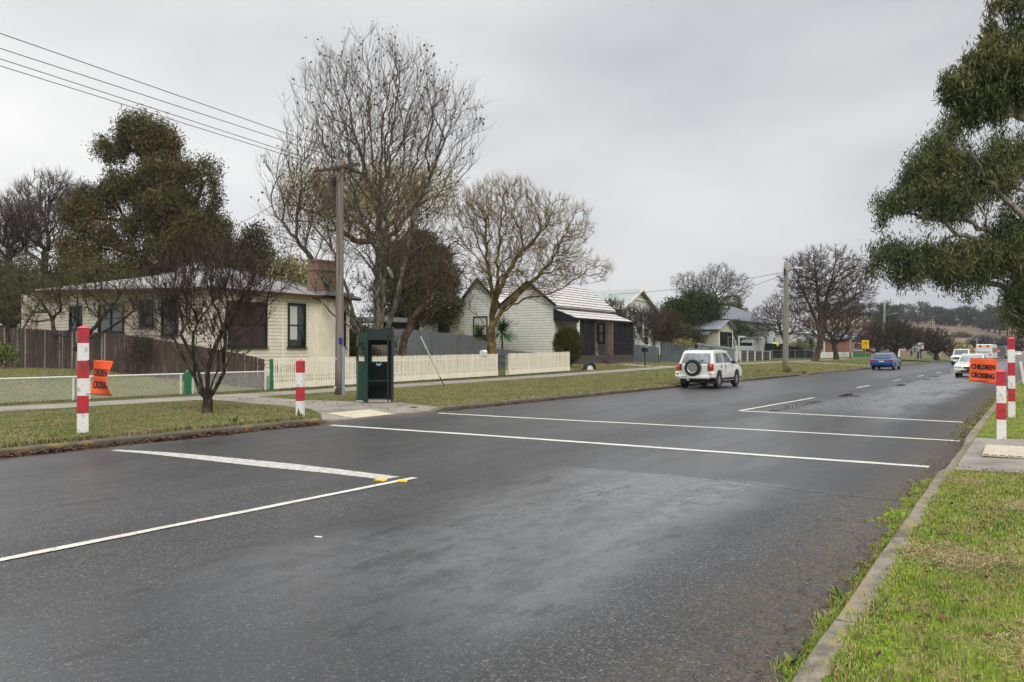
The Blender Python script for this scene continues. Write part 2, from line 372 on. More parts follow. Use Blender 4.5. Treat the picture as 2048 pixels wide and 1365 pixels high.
# ------------------------------------------------------------------ terrain
_DY = [-50, 12, 20, 30, 40, 50, 63, 80, 120, 200, 420]; _DX = [0, 0, .08, .2, .45, .75, 1.05, 1.6, 2.3, 3.4, 6.]
def D(y): return np.interp(y, _DY, _DX)
LK, RK = -13.4, -.95
def rise(y): return np.interp(y, [-50, 22, 38, 48, 56, 120, 250, 300], [0, 0, .13, .26, .36, .42, .2, 0])
def ss(a, b, x): t = np.clip((x-a)/(b-a), 0, 1); return t*t*(3-2*t)
def zl(u, y):
    """left side ground, u = x - D(y)"""
    u = np.asarray(u, float); y = np.asarray(y, float)
    d = LK-u
    z = .115+rise(y)*np.clip(d/8, 0, 1)
    ramp = ss(12.9, 13.4, y)*(1-ss(17.0, 17.6, y))*(1-ss(.35, 1.5, d))
    z = z-.095*ramp
    b = np.clip((-24.9-u), 0, 100)
    z = z+np.minimum(.052*b, .62+.002*b)
    return z
def GL(x, y): return float(zl(x-D(y), y))
def zr(u, y):
    d = np.asarray(u, float)-RK
    return .115+.02*np.clip(d, 0, 40)-0*y
def GR(x, y): return float(zr(x-D(y), y))
def grid(name, us, ys, zf, mat, label=None, kind='structure'):
    U, Y = np.meshgrid(us, ys, indexing='ij'); Z = zf(U, Y); X = U+D(Y)
    V = np.stack([X, Y, Z], -1).reshape(-1, 3); n, m = U.shape
    i = np.arange(n-1)[:, None]*m+np.arange(m-1)[None]; i = i.ravel()
    o = raw(name, V, np.stack([i, i+m, i+m+1, i+1], -1), mat, smooth=True); return tag(o, label, kind=kind)
def drape(name, poly, zf, off, mat, label=None, thick=0.0, kind='structure', step=.5):
    """polygon in (u, y) laid over the ground"""
    bm = bmesh.new(); vs = [bm.verts.new((a, b, 0)) for a, b in poly]; bm.faces.new(vs)
    A = np.array(poly)
    for ax in (0, 1):
        lo, hi = A[:, ax].min(), A[:, ax].max(); k_ = math.floor(lo/step)+1
        while k_*step < hi:
            co = [0, 0, 0]; co[ax] = k_*step; no = [0, 0, 0]; no[ax] = 1
            bmesh.ops.bisect_plane(bm, geom=bm.verts[:]+bm.edges[:]+bm.faces[:], plane_co=co, plane_no=no, dist=1e-6); k_ += 1
    for v in bm.verts:
        u, y = v.co.x, v.co.y; v.co = (u+float(D(y)), y, float(zf(u, y))+off)
    bmesh.ops.recalc_face_normals(bm, faces=bm.faces[:])
    for f in bm.faces:
        if f.normal.z < 0: f.normal_flip()
    if thick:
        r_ = bmesh.ops.extrude_face_region(bm, geom=[e for e in bm.edges if e.is_boundary]); 
        for e in r_['geom']:
            if isinstance(e, bmesh.types.BMVert): e.co.z -= thick
    me = bpy.data.meshes.new(name); bm.to_mesh(me); bm.free(); me.materials.append(M(mat))
    o = bpy.data.objects.new(name, me); col.objects.link(o)
    return tag(o, label, kind=kind)
flat = lambda u, y: np.zeros_like(np.asarray(u, float)+np.asarray(y, float))
# --- asphalt: wet, worn; smoother shining lanes, coarse dark shoulder
k = NT('asphalt'); wv = k.co((1, 1, 1)); sx = k.n('ShaderNodeSeparateXYZ'); k.l(wv, sx.inputs[0]); X_, Y_ = sx.outputs[0], sx.outputs[1]
def band(a, b, c, d, s=X_):  # trapezoid
    up = k.n('ShaderNodeMapRange', interpolation_type='SMOOTHSTEP'); k.l(s, up.inputs[0]); up.inputs[1].default_value = a; up.inputs[2].default_value = b
    dn = k.n('ShaderNodeMapRange', interpolation_type='SMOOTHSTEP'); k.l(s, dn.inputs[0]); dn.inputs[1].default_value = c; dn.inputs[2].default_value = d; dn.inputs[3].default_value = 1; dn.inputs[4].default_value = 0
    return k.math('MULTIPLY', up.outputs[0], dn.outputs[0])
wob = k.noise(.35, 3); wobm = k.math('MULTIPLY_ADD', wob, 1.6, -.8)
Xw = k.math('ADD', X_, wobm)
# straighten the bend of the street
Xs = k.math('SUBTRACT', Xw, k.math('MULTIPLY', k.math('MAXIMUM', k.math('SUBTRACT', Y_, 20.), 0.), .022))
laneR = band(-6.0, -5.0, -3.0, -1.9, Xs); laneL = band(-13.2, -11.5, -8.5, -7.2, Xs)
streak = k.noise(1, 5, k.co((1.3, .16, 1)), .6)
film = k.math('MULTIPLY', k.math('ADD', laneR, k.math('MULTIPLY', laneL, .5)), k.ramp(streak, [(.34, .25), (.52, 1.)]))
wet_sheen2 = k.math('MULTIPLY', k.math('MULTIPLY', band(-5.6, -4.7, -3.0, -2.2, Xw), band(2.6, 5.2, 10.0, 10.3, Y_)), k.ramp(k.noise(1, 5, k.co((1.6, .45, 1)), .65), [(.36, .35), (.52, 1.)]))
wet_sheen3 = k.math('MULTIPLY', band(-5.7, -5.2, -3.0, -2.2, Xs), k.math('MULTIPLY', band(22, 25, 100, 120, Y_), k.ramp(streak, [(.38, .2), (.5, 1.)])))
wet_sheen = k.math('MULTIPLY', k.math('MAXIMUM', wet_sheen2, wet_sheen3), k.ramp(k.noise(7, 7, k.co((1, .55, 1)), .75), [(.36, .30), (.52, 1.)])); film = k.math('MAXIMUM', film, wet_sheen)
newas = k.math('MULTIPLY', band(-6.2, -5.6, -1.2, -.9), k.math('MULTIPLY', k.math('GREATER_THAN', k.math('ADD', Y_, k.math('MULTIPLY', k.noise(1.5, 2), .25)), 10.22), k.math('LESS_THAN', Y_, 21.3)))
agg = k.n('ShaderNodeTexVoronoi'); agg.inputs['Scale'].default_value = 80; k.l(k.co(), agg.inputs['Vector'])
agn = k.noise(60, 3, None, .8)
stone = k.ramp(agg.outputs['Color'], [(.2, (.010, .010, .011)), (.5, (.026, .026, .026)), (.78, (.062, .060, .057)), (.96, (.21, .20, .175))])
stone = k.mix(k.ramp(agn, [(.45, 0.), (.75, .5)]), stone, (.022, .022, .023))
macro = k.ramp(k.noise(.8, 6, k.co((1, .35, 1)), .65), [(.3, .5), (.7, 1.45)])
base = k.mix(1., stone, macro, 'MULTIPLY')
base = k.mix(k.math('MULTIPLY', newas, .55), base, (.020, .020, .021))
base = k.mix(k.math('MULTIPLY', film, .45), base, (.045, .048, .052)); base = k.mix(k.math('MULTIPLY', wet_sheen, .75), base, k.ramp(agn, [(.3, (.105, .108, .112)), (.7, (.175, .178, .184))]))  # pale sky sheen of the wet lanes is mixed into the base colour
oil = k.ramp(k.noise(1, 5, k.co((1.6, .5, 1)), .72), [(.60, 0.), (.67, .75)]); base = k.mix(oil, base, (.014, .014, .015))
# gritty, brown, damp gutters with their own ragged outline
gut = k.math('MULTIPLY', band(-2.1, -1.25, 5, 6, k.math('ADD', X_, k.math('MULTIPLY_ADD', k.noise(1.2, 4), 1.2, -.65))), k.ramp(k.noise(9, 5, None, .75), [(.36, 0.), (.62, 1.)]))
base = k.mix(k.math('MULTIPLY', gut, .8), base, k.ramp(k.noise(40, 3), [(.35, (.04, .028, .016)), (.65, (.16, .125, .07))]))
gl = k.math('MULTIPLY', band(-20, -19, -13.2, -12.85, k.math('ADD', X_, k.math('MULTIPLY_ADD', k.noise(1.2, 4), .5, -.3))), .8)
base = k.mix(gl, base, (.07, .055, .035))
pud = k.math('MULTIPLY', band(-6.3, -5.9, -5.5, -5.1, Xs), k.math('MULTIPLY', k.ramp(k.noise(1, 3, k.co((1.1, .30, 1))), [(.575, 0.), (.60, 1.)]), band(21.8, 22.4, 90, 110, Y_)))
crk = k.n('ShaderNodeTexVoronoi', feature='DISTANCE_TO_EDGE'); crk.inputs['Scale'].default_value = .22
wp = k.n('ShaderNodeVectorMath', operation='ADD'); nv = k.n('ShaderNodeTexNoise'); nv.inputs['Scale'].default_value = 1.4; k.l(k.co((1, 1, 0)), nv.inputs['Vector']); k.l(nv.outputs['Color'], wp.inputs[1]); k.l(k.co((1, .6, 0)), wp.inputs[0]); k.l(wp.outputs[0], crk.inputs['Vector'])
ck = k.math('MULTIPLY', k.math('LESS_THAN', crk.outputs['Distance'], .0035), k.math('GREATER_THAN', k.noise(.5, 2), .47)); base = k.mix(k.math('MULTIPLY', ck, .6), base, (.010, .010, .010))
rg = k.math('SUBTRACT', k.math('ADD', .47, k.math('MULTIPLY', gut, .35)), k.math('MULTIPLY', film, .27))
rg = k.math('ADD', rg, k.math('MULTIPLY_ADD', streak, .36, -.18))
rg = k.math('SUBTRACT', rg, k.math('MULTIPLY', newas, .08))
rg = k.math('ADD', rg, k.math('MULTIPLY', wet_sheen, .05)); rg = k.math('MAXIMUM', rg, .16)
rgm = k.n('ShaderNodeMix', data_type='FLOAT'); k.l(pud, rgm.inputs[0]); k.l(rg, rgm.inputs[2]); rgm.inputs[3].default_value = .04
base = k.mix(pud, base, (.012, .012, .012))
k.set(Base_Color=base, Roughness=rgm.outputs[0], Specular_IOR_Level=.5)
bp = k.n('ShaderNodeBump'); bp.inputs['Distance'].default_value = .006
k.l(k.math('MULTIPLY', k.math('SUBTRACT', 1., pud), k.math('MAXIMUM', .04, k.math('SUBTRACT', k.math('MULTIPLY_ADD', film, -.30, .50), k.math('MULTIPLY', wet_sheen, .10)))), bp.inputs['Strength']); k.l(k.math('ADD', agg.outputs['Distance'], k.math('MULTIPLY', agn, .6)), bp.inputs['Height']); k.l(bp.outputs[0], k.b.inputs['Normal'])
MATS['asphalt'] = k.m
# --- lawns
def lawn(name, stops, straw, soil, s1=.55, s2=6, amt=.5):
    k = NT(name); a = k.noise(s1, 5, None, .62); b = k.noise(s2, 5, None, .7); c = k.noise(70, 2)
    g_ = k.ramp(k.math('ADD', k.math('MULTIPLY', a, .6), k.math('MULTIPLY', b, .4)), [(.36+.28*i/(len(stops)-1), q) for i, q in enumerate(stops)])
    g_ = k.mix(k.math('MULTIPLY', k.ramp(k.noise(s1*2.3, 6, None, .72), [(.5, 0.), (.66, 1.)]), amt), g_, straw)
    g_ = k.mix(k.ramp(k.noise(s2*.8, 6, None, .75), [(.58, 0.), (.74, .75)]), g_, soil)
    g_ = k.mix(k.math('MULTIPLY_ADD', c, .7, -.1), g_, tuple(x*.35 for x in stops[0]))
    k.set(Base_Color=g_, Roughness=.9, Specular_IOR_Level=.2); k.bump(k.math('ADD', c, b), .7, .03); MATS[name] = k.m
lawn('verge turf', [(.050, .080, .012), (.095, .13, .024), (.15, .16, .04), (.085, .16, .018)], (.24, .18, .09), (.085, .06, .035), amt=.8)
lawn('near turf', [(.060, .10, .012), (.13, .21, .02), (.22, .30, .025), (.18, .19, .05)], (.36, .27, .14), (.085, .05, .03), 2.2, 9, .9)
def blade_mat(name, stops, straw, s1, amt):
    k = NT(name); g2 = k.n('ShaderNodeNewGeometry'); rn = g2.outputs['Random Per Island']
    a = k.math('ADD', k.math('MULTIPLY', k.noise(s1, 5, None, .62), .62), k.math('MULTIPLY', rn, .38))
    c = k.ramp(a, [(.3+.4*i/(len(stops)-1), q) for i, q in enumerate(stops)])
    st_ = k.math('ADD', k.math('MULTIPLY', k.noise(s1*2.3, 6, None, .72), .75), k.math('MULTIPLY', rn, .25))
    c = k.mix(k.math('MULTIPLY', k.ramp(st_, [(.45, 0.), (.56, 1.)]), amt), c, straw)
    k.set(Base_Color=c, Roughness=.6, Specular_IOR_Level=.3); MATS[name] = k.m
blade_mat('bright blades', [(.10, .24, .01), (.22, .40, .02), (.36, .50, .03), (.20, .30, .03)], (.40, .34, .12), 2.5, .35)
blade_mat('verge blades', [(.060, .10, .014), (.13, .18, .03), (.22, .23, .055), (.11, .22, .02)], (.36, .27, .14), .7, 1.)
blade_mat('near blades', [(.05, .12, .012), (.14, .25, .018), (.36, .50, .02), (.20, .27, .03)], (.46, .34, .17), 2.2, .8)
def concrete(name, c, wet=(.10, .09, .075), dk=.5):
    k = NT(name); a = k.noise(1.4, 6, None, .65); b = k.noise(24, 4)
    base = k.ramp(a, [(.3, tuple(x*.72 for x in c)), (.65, tuple(x*1.12 for x in c))])
    base = k.mix(k.ramp(k.noise(.9, 5, None, .7), [(.48, 0.), (.66, dk)]), base, wet); base = k.mix(k.math('MULTIPLY', b, .25), base, tuple(x*.5 for x in c))
    if 'kerb' in name:
        sp = k.n('ShaderNodeSeparateXYZ'); k.l(k.co(), sp.inputs[0]); fr = k.math('FRACT', k.math('DIVIDE', k.math('ADD', sp.outputs[1], k.math('MULTIPLY', k.noise(30, 2), .03)), 2.43)); j = k.math('LESS_THAN', fr, .012)
        base = k.mix(k.math('MULTIPLY', j, .85), base, (.03, .022, .015)); base = k.mix(k.ramp(k.noise(3.5, 6, k.co((1, .5, 1)), .75), [(.47, 0.), (.60, .85)]), base, (.085, .073, .05)); base = k.mix(k.ramp(k.noise(5, 6, None, .7), [(.60, 0.), (.70, .8)]), base, (.07, .11, .02))
        base = k.mix(k.ramp(k.noise(2.1, 6, k.co((1.5, .6, 1)), .7), [(.54, 0.), (.64, .8)]), base, (.30, .19, .035))
    k.set(Base_Color=base, Roughness=k.ramp(a, [(.35, .45), (.65, .75)])); k.bump(b, .25, .01); MATS[name] = k.m
concrete('path concrete', (.29, .26, .21), (.11, .085, .055), .75); concrete('kerb concrete', (.25, .215, .16), (.20, .125, .03), .65); concrete('old kerb', (.12, .105, .08), (.05, .06, .02), .6); concrete('far path', (.42, .39, .33), (.30, .27, .22), .3)
k = NT('road paint'); f = k.ramp(k.noise(22, 6, k.co((1, 1, 1)), .75), [(.36, .8), (.47, 0.)])
k.set(Base_Color=k.mix(f, k.ramp(k.noise(3, 4), [(.3, (.58, .55, .46)), (.7, (.75, .72, .62))]), (.10, .10, .10)), Roughness=.5); k.bump(k.noise(60, 3), .4, .008); MATS['road paint'] = k.m
simple('seam sealer', (.13, .13, .13), .2, .3, 20)
k = NT('worn road paint'); f = k.ramp(k.noise(14, 7, k.co((1, .7, 1)), .8), [(.38, .85), (.54, 0.)])
k.set(Base_Color=k.mix(f, (.56, .54, .48), (.16, .155, .15)), Roughness=.55); k.bump(k.noise(60, 3), .4, .008); MATS['worn road paint'] = k.m
# tactile pavers: raised bars / domes in relief
for nm, c in (('tactile cream', (.60, .52, .36)), ('tactile bars', (.56, .49, .36))):
    k = NT(nm); k.set(Base_Color=k.ramp(k.noise(6, 5), [(.35, tuple(x*.75 for x in c)), (.65, c)]), Roughness=.6); MATS[nm] = k.m
# hillside paddock
k = NT('hill paddock'); a = k.noise(.02, 6, k.co((1, 2.5, 3)), .7)
k.set(Base_Color=k.mix(k.ramp(k.noise(.09, 6, k.co((1, 1.5, 6)), .75), [(.5, 0.), (.62, .8)]), k.ramp(a, [(.3, (.16, .12, .08)), (.7, (.24, .185, .125))]), (.085, .065, .045)), Roughness=.95, Specular_IOR_Level=.1); MATS['hill paddock'] = k.m
# ---- sheets
mb = MB(); mb.add([(-820, -130, -.3), (700, -130, -.3), (700, 720, -.3), (-820, 720, -.3)], [(0, 1, 2, 3)])
tag(mb.build('ground', 'verge turf'), kind='structure')
ys_road = np.unique(np.concatenate([np.arange(-12, 40, 2.), np.arange(40, 301, 8.)]))
grid('road', np.array([LK, -10, -6.7, -3.5, RK]), ys_road, lambda u, y: u*0+y*0, 'asphalt')
drape('side_road', [(LK+.0, 123), (LK, 131), (-90, 131), (-90, 123)], lambda u, y: zl(u, y)*0+.10*min(1, (LK-u)/3), .4*0+.42, 'asphalt', step=4)
uL = np.unique(np.round(np.concatenate([LK-.15-np.array([0, .2, .35]), np.arange(-30, -13.9, .5), np.arange(-62, -30, 2.), np.arange(-200, -60, 12.)]), 3))
yL = np.unique(np.round(np.concatenate([np.arange(-14, 10, 2.), np.arange(10, 20, .5), np.arange(20, 60, 1.), np.arange(60, 130, 4.), np.arange(130, 301, 10.)]), 3))
grid('lawn', uL, yL, zl, 'verge turf')
yR = np.unique(np.round(np.concatenate([np.arange(-14, 60, 1.), np.arange(60, 301, 10.)]), 3))
grid('grass_verge', np.array([RK+.17, -.5, 0, 1, 2, 4, 8, 15, 30, 60, 120, 200]), yR, zr, 'near turf')
# kerbs: cast in lengths, with real height and a dropped section at each crossing
def kerb(name, side, mat):
    ys = np.unique(np.round(np.concatenate([np.arange(-12, 40, .5), np.arange(40, 300, 4.), [12.9, 13.15, 13.4, 17., 17.3, 17.6, 12.3, 12.6]]), 3)); mb = MB(); rr = random.Random(5)
    P = []
    for y in ys:
        if side < 0: e = LK; drop = float(ss(12.9, 13.4, y)*(1-ss(17., 17.6, y)))
        else: e = RK; drop = .75*float(ss(11.7, 12.3, y)*(1-ss(15.7, 16.3, y)))
        h = .125*(1-drop)+.018*drop; h0 = h+rr.uniform(-.004, .004); x = e+float(D(y)); s_ = -1 if side < 0 else 1; j = rr.uniform(-.006, .006)
        P += [(x+j, y, -.05), (x+j+s_*.012, y, max(.008, h0-.03)), (x+j+s_*.035, y, h0), (x+s_*.17, y, h0+.002), (x+s_*.185, y, -.05)]
    n = len(ys); F = [(i*5+q, i*5+q+1, (i+1)*5+q+1, (i+1)*5+q) for i in range(n-1) for q in range(4)]
    mb.add(P, F); return tag(mb.build(name, mat, smooth=False), kind='structure')
kerb('kerb', -1, 'old kerb'); kerb('kerb', 1, 'kerb concrete')
# footpath, pads, front path
ysf = np.concatenate([np.arange(-10, 60, 2.), np.arange(60, 122, 6.)])
grid('footpath', np.array([-23.5, -22.5, -21.6]), ysf, lambda u, y: zl(u, y)+.012, 'path concrete')
PAD = [(-13.56, 13.2), (-14.56, 14.1), (-16, 15.0), (-17.3, 15.35), (-18.9, 15.6), (-21.65, 16.2), (-21.65, 18.05), (-18.9, 17.5), (-17, 17.85), (-15.9, 18.25), (-13.57, 17.45)]
tag(drape('crossing_pad', PAD, zl, .014, 'path concrete', thick=.03), 'stained concrete pad under the green shelter, sloping to the kerb', 'concrete pad', kind='structure')
drape('crossing_pad', [(RK+.185, 11.75), (RK+.185, 16.2), (3.0, 16.2), (3.0, 11.75)], zr, .012, 'path concrete', thick=.03)
drape('garden_path', [(-23.5, 56.2), (-23.5, 58.0), (-27.6, 57.8), (-27.6, 56.3)], zl, .012, 'far path', thick=.03)
drape('driveway', [(LK-.19, 83.6), (LK-.19, 87), (-21.5, 87), (-21.5, 83.6)], zl, .012, 'far path')
def pavers(name, cx, cy, lx, ly, rz, zf, mat, label, dome=True, tilt=0):
    mb = MB(); t = thing(name, label, 'tactile paving', (cx, cy, zf(cx, cy)+.016), rz); t.rotation_euler.y = tilt
    base = MB(); nx, ny = round(lx/.3), round(ly/.3)
    for i in range(nx):
        for j in range(ny): base.box((-lx/2+.3*i+.15, -ly/2+.3*j+.15, .010), (.292, .292, .02))
    base.build('paver', mat, t, bevel=.003, seg=1)
    h_ = .02 if dome else .0125; gx = np.arange(-lx/2+.005, lx/2-.004, h_); gy = np.arange(-ly/2+.005, ly/2-.004, h_ if dome else .1); GX_, GY_ = np.meshgrid(gx, gy, indexing='ij'); ii, jj = np.meshgrid(np.arange(len(gx)), np.arange(len(gy)), indexing='ij')
    top = ((ii % 3 == 1) & (jj % 3 == 1)) if dome else ((ii % 8 > 1) & (ii % 8 < 7)); V = np.stack([GX_, GY_, np.where(top, .0285 if dome else .030, .0212)], -1).reshape(-1, 3); n1, n2 = GX_.shape; q = (np.arange(n1-1)[:, None]*n2+np.arange(n2-1)[None]).ravel()
    raw('relief_sheet', V, np.stack([q, q+n2, q+n2+1, q+1], -1), mat, t)
    return t
pavers('tactile_paving', -14.02, 15.0, .9, 1.5, R(0), GL, 'tactile cream', 'cream tactile paving set in the concrete pad before the green shelter', tilt=R(5.2))
pavers('tactile_paving', .08, 14.0, 1.2, 1.5, R(0), GR, 'tactile bars', 'pinkish ribbed tactile paving on the right-hand concrete pad', False)
# ---- markings
def strip(name, pts, wd, mat='road paint', z=.004, seed=1, j=.006, label=None, sub=.25):
    rr = random.Random(seed); P = []
    for (a, b) in zip(pts[:-1], pts[1:]):
        L = math.dist(a, b); n = max(1, int(L/sub)); P += [(a[0]+(b[0]-a[0])*i/n, a[1]+(b[1]-a[1])*i/n) for i in range(n)]
    P.append(pts[-1]); P = np.array(P); T = np.gradient(P, axis=0); T /= np.linalg.norm(T, axis=1)[:, None]; N = np.stack([-T[:, 1], T[:, 0]], -1)
    drift = 0; V = []
    for i in range(len(P)):
        drift = drift*.9+rr.uniform(-j, j)*.8
        a = P[i]+N[i]*(wd/2+rr.uniform(-j, j)+drift); b = P[i]-N[i]*(wd/2+rr.uniform(-j, j)-drift); V += [(a[0], a[1], z), (b[0], b[1], z)]
    mb = MB(); mb.add(V, [(2*i, 2*i+1, 2*i+3, 2*i+2) for i in range(len(P)-1)]); o = mb.build(name, mat)
    return tag(o, label, kind='structure')
strip('crossing_line', [(-12.95, 12.86), (-9, 12.93), (-5, 12.88), (-1.15, 12.83)], .19, seed=2, j=.012)
strip('crossing_line', [(-13.05, 16.87), (-9, 16.83), (-5, 16.86), (-1.0, 16.80)], .17, seed=3, j=.010)
strip('stop_line', [(-6.55, 21.95), (-5, 21.75), (-1.2, 21.2)], .20, seed=4)
strip('lane_line', [(-6.60, 21.95), (-6.23, 29.5)], .12, seed=5)
mb = MB(); top_ = [gz(*p) for p in ((235, 900), (330, 905), (420, 912.5), (510, 921), (600, 930), (700, 942), (800, 954.5))]; bot_ = [gz(*p) for p in ((220, 902), (290, 908), (360, 915.5), (450, 926), (545, 936.5), (650, 946.5), (765, 960))]
mb.add([(a[0], a[1], .004) for a in top_]+[(a[0], a[1], .004) for a in bot_], [(i, i+1, 7+i+1, 7+i) for i in range(6)]); tag(mb.build('stop_line', 'worn road paint'), kind='structure')
strip('lane_line', [(-6.85, -6), (-6.80, 3.18), (-6.66, 8.12)], .105, z=.008, seed=6)
for i, y in enumerate((38.4, 47.7, 57.5, 67, 76.5, 86, 95.5)):
    strip('lane_line', [(-6.7+float(D(y))*1.0, y), (-6.7+float(D(y+3.2)), y+3.0)], .12, seed=9+i)
strip('road_seam', [(-5.9, 10.14), (-4.7, 10.24), (-3.6, 10.27), (-2.5, 9.96), (-2.0, 9.86), (-1.15, 9.76)], .022, 'seam sealer', z=.004, seed=44, j=.006)
# raised pavement markers, litter
for i, (px, py) in enumerate(((761, 961.5), (803, 963.5))):
    x, y = gz(px, py); m_ = MB(); m_.prism([(-.07, 0), (-.05, .018), (.05, .018), (.07, 0)], lambda u, v, t: (u, t, v), -.06, .06)
    o = m_.build('road_marker', 'sign yellow', bevel=.004); o.location = (x, y, .001); o.rotation_euler = (0, 0, R(8+20*i))
    tag(o, ('yellow raised road marker just left of the white line corner', 'yellow raised road marker to the right of the white line corner')[i], 'road marker', 'yellow road markers by the stop line')
x, y = gz(637, 1076); m_ = MB(); m_.cyl((-.035, 0, .008), (.035, 0, .008), .007, n=8); o = m_.build('cigarette_butt', 'chalk'); o.location = (x, y, 0); o.rotation_euler = (0, 0, .3); tag(o, 'small white cigarette butt lying alone on the near asphalt', 'litter')
# ---- grass blades (stuff)
rng = np.random.default_rng(7)
def blades(name, X, Y, Z, h, wd, mat, lean=.6, label=None):
    n = len(X); a = rng.uniform(0, 2*math.pi, n); H = h*rng.uniform(.45, 1.3, n); W = wd*rng.uniform(.6, 1.4, n); la = rng.uniform(0, 2*math.pi, n); le = rng.uniform(0, lean, n)*H*1.4
    dx, dy = np.cos(a)*W/2, np.sin(a)*W/2; lx, ly = np.cos(la)*le, np.sin(la)*le
    V = np.empty((n, 5, 3)); z0 = Z-.01
    V[:, 0] = np.stack([X-dx, Y-dy, z0], -1); V[:, 1] = np.stack([X+dx, Y+dy, z0], -1)
    V[:, 2] = np.stack([X+dx*.7+lx*.35, Y+dy*.7+ly*.35, Z+H*.6], -1); V[:, 3] = np.stack([X-dx*.7+lx*.35, Y-dy*.7+ly*.35, Z+H*.6], -1)
    V[:, 4] = np.stack([X+lx, Y+ly, Z+H*rng.uniform(.55, 1., n)], -1)
    b = np.arange(n)[:, None]*5; F = np.concatenate([b+[0, 1, 2], b+[0, 2, 3], b+[3, 2, 4]])
    return tag(raw(name, V.reshape(-1, 3), F, mat), label, kind='stuff')
def clump(n, xr, yr, k_=1.0, sig=.05, f=.5):
    """scattered positions, half of them in tufts"""
    a = rng.uniform(xr[0], xr[1], n); b = rng.uniform(yr[0], yr[1], n); m = int(n*f); c = max(1, m//28)
    ca = rng.uniform(xr[0], xr[1], c); cb = rng.uniform(yr[0], yr[1], c); i = rng.integers(0, c, m)
    a[:m] = ca[i]+rng.normal(0, sig, m); b[:m] = cb[i]+rng.normal(0, sig, m); return np.clip(a, *xr), b
U, Y = clump(70000, (RK+.16, .9), (2.2, 6.5), sig=.03); X = U+D(Y); blades('grass', X, Y, zr(U, Y), .032, .0036, 'near blades')
U, Y = clump(52000, (RK+.16, 1.2), (6.5, 11.7), sig=.04); X = U+D(Y); blades('grass', X, Y, zr(U, Y), .035, .006, 'near blades')
U, Y = clump(50000, (RK+.17, 2.5), (16.25, 45), sig=.06); X = U+D(Y); blades('grass', X, Y, zr(U, Y), .035, .011, 'near blades')
U, Y = clump(26000, (.9, 5), (2, 11.7), sig=.05); X = U+D(Y); blades('grass', X, Y, zr(U, Y), .04, .008, 'near blades')
# tufts growing in the gutter of the near kerb and over its back edge
def edge_tufts(name, ucs, yr, n, h, wd, mat, zf, per=60, sig=.035, dens=None):
    cy_ = rng.uniform(*yr, n); cu = rng.normal(ucs[0], ucs[1], n); i = rng.integers(0, n, n*per)
    U = cu[i]+rng.normal(0, sig*.6, n*per); Y = cy_[i]+rng.normal(0, sig*1.4, n*per); return blades(name, U+D(Y), Y, zf(U, Y), h, wd, mat, .8)
edge_tufts('gutter_grass', (RK-.06, .035), (2.5, 11.5), 150, .05, .005, 'near blades', lambda u, y: u*0, 40)
edge_tufts('grass', (RK+.20, .02), (2.2, 11.6), 150, .05, .005, 'near blades', zr, 40)
edge_tufts('grass', (RK+.27, .07), (2.2, 11.6), 260, .028, .005, 'bright blades', zr, 45, .05)
edge_tufts('gutter_grass', (RK-.04, .02), (2.4, 11.5), 150, .022, .005, 'bright blades', lambda u, y: u*0, 40)
edge_tufts('gutter_grass', (RK-.12, .08), (8.3, 11.4), 60, .035, .006, 'near blades', lambda u, y: u*0, 35)
edge_tufts('gutter_grass', (RK-.15, .10), (17.5, 40), 110, .05, .012, 'verge blades', lambda u, y: u*0, 30)
U, Y = clump(120000, (-21.5, LK-.16), (4, 40), sig=.12, f=.4); kk = ~((U > -14.6) & (Y > 13.1) & (Y < 17.9)) & ~((Y > np.interp(U, [-22, -18.9, -16, -14.5], [16.2, 15.6, 15.0, 14.1])) & (Y < np.interp(U, [-22, -18.9, -17, -15.9, -13.5], [18.05, 17.5, 17.85, 18.25, 17.5]))); U = U[kk]; Y = Y[kk]
blades('grass', U+D(Y), Y, zl(U, Y), .035, .014, 'verge blades')
U, Y = clump(50000, (-21.5, LK-.2), (40, 100), sig=.2, f=.4); blades('grass', U+D(Y), Y, zl(U, Y), .05, .03, 'verge blades')
U, Y = clump(40000, (-42, -25.2), (8, 21.3), sig=.15, f=.5); blades('grass', U+D(Y), Y, zl(U, Y), .05, .018, 'verge blades')
U, Y = clump(30000, (-29, -23.6), (46.5, 62), sig=.15, f=.5); kk = ~((Y > 56) & (Y < 58.2)); U = U[kk]; Y = Y[kk]; blades('grass', U+D(Y), Y, zl(U, Y), .05, .03, 'verge blades')
edge_tufts('grass', (LK-.22, .04), (4, 12.8), 220, .10, .012, 'verge blades', zl, 45, .06)
edge_tufts('grass', (LK-.2, .03), (17.7, 45), 220, .06, .016, 'verge blades', zl, 25, .06)
k = NT('moss'); k.set(Base_Color=k.ramp(k.noise(14, 5, None, .7), [(.35, (.05, .085, .012)), (.5, (.13, .20, .018)), (.66, (.22, .30, .03))]), Roughness=.95, Specular_IOR_Level=.1); k.bump(k.noise(120, 3), .8, .01); MATS['moss'] = k.m
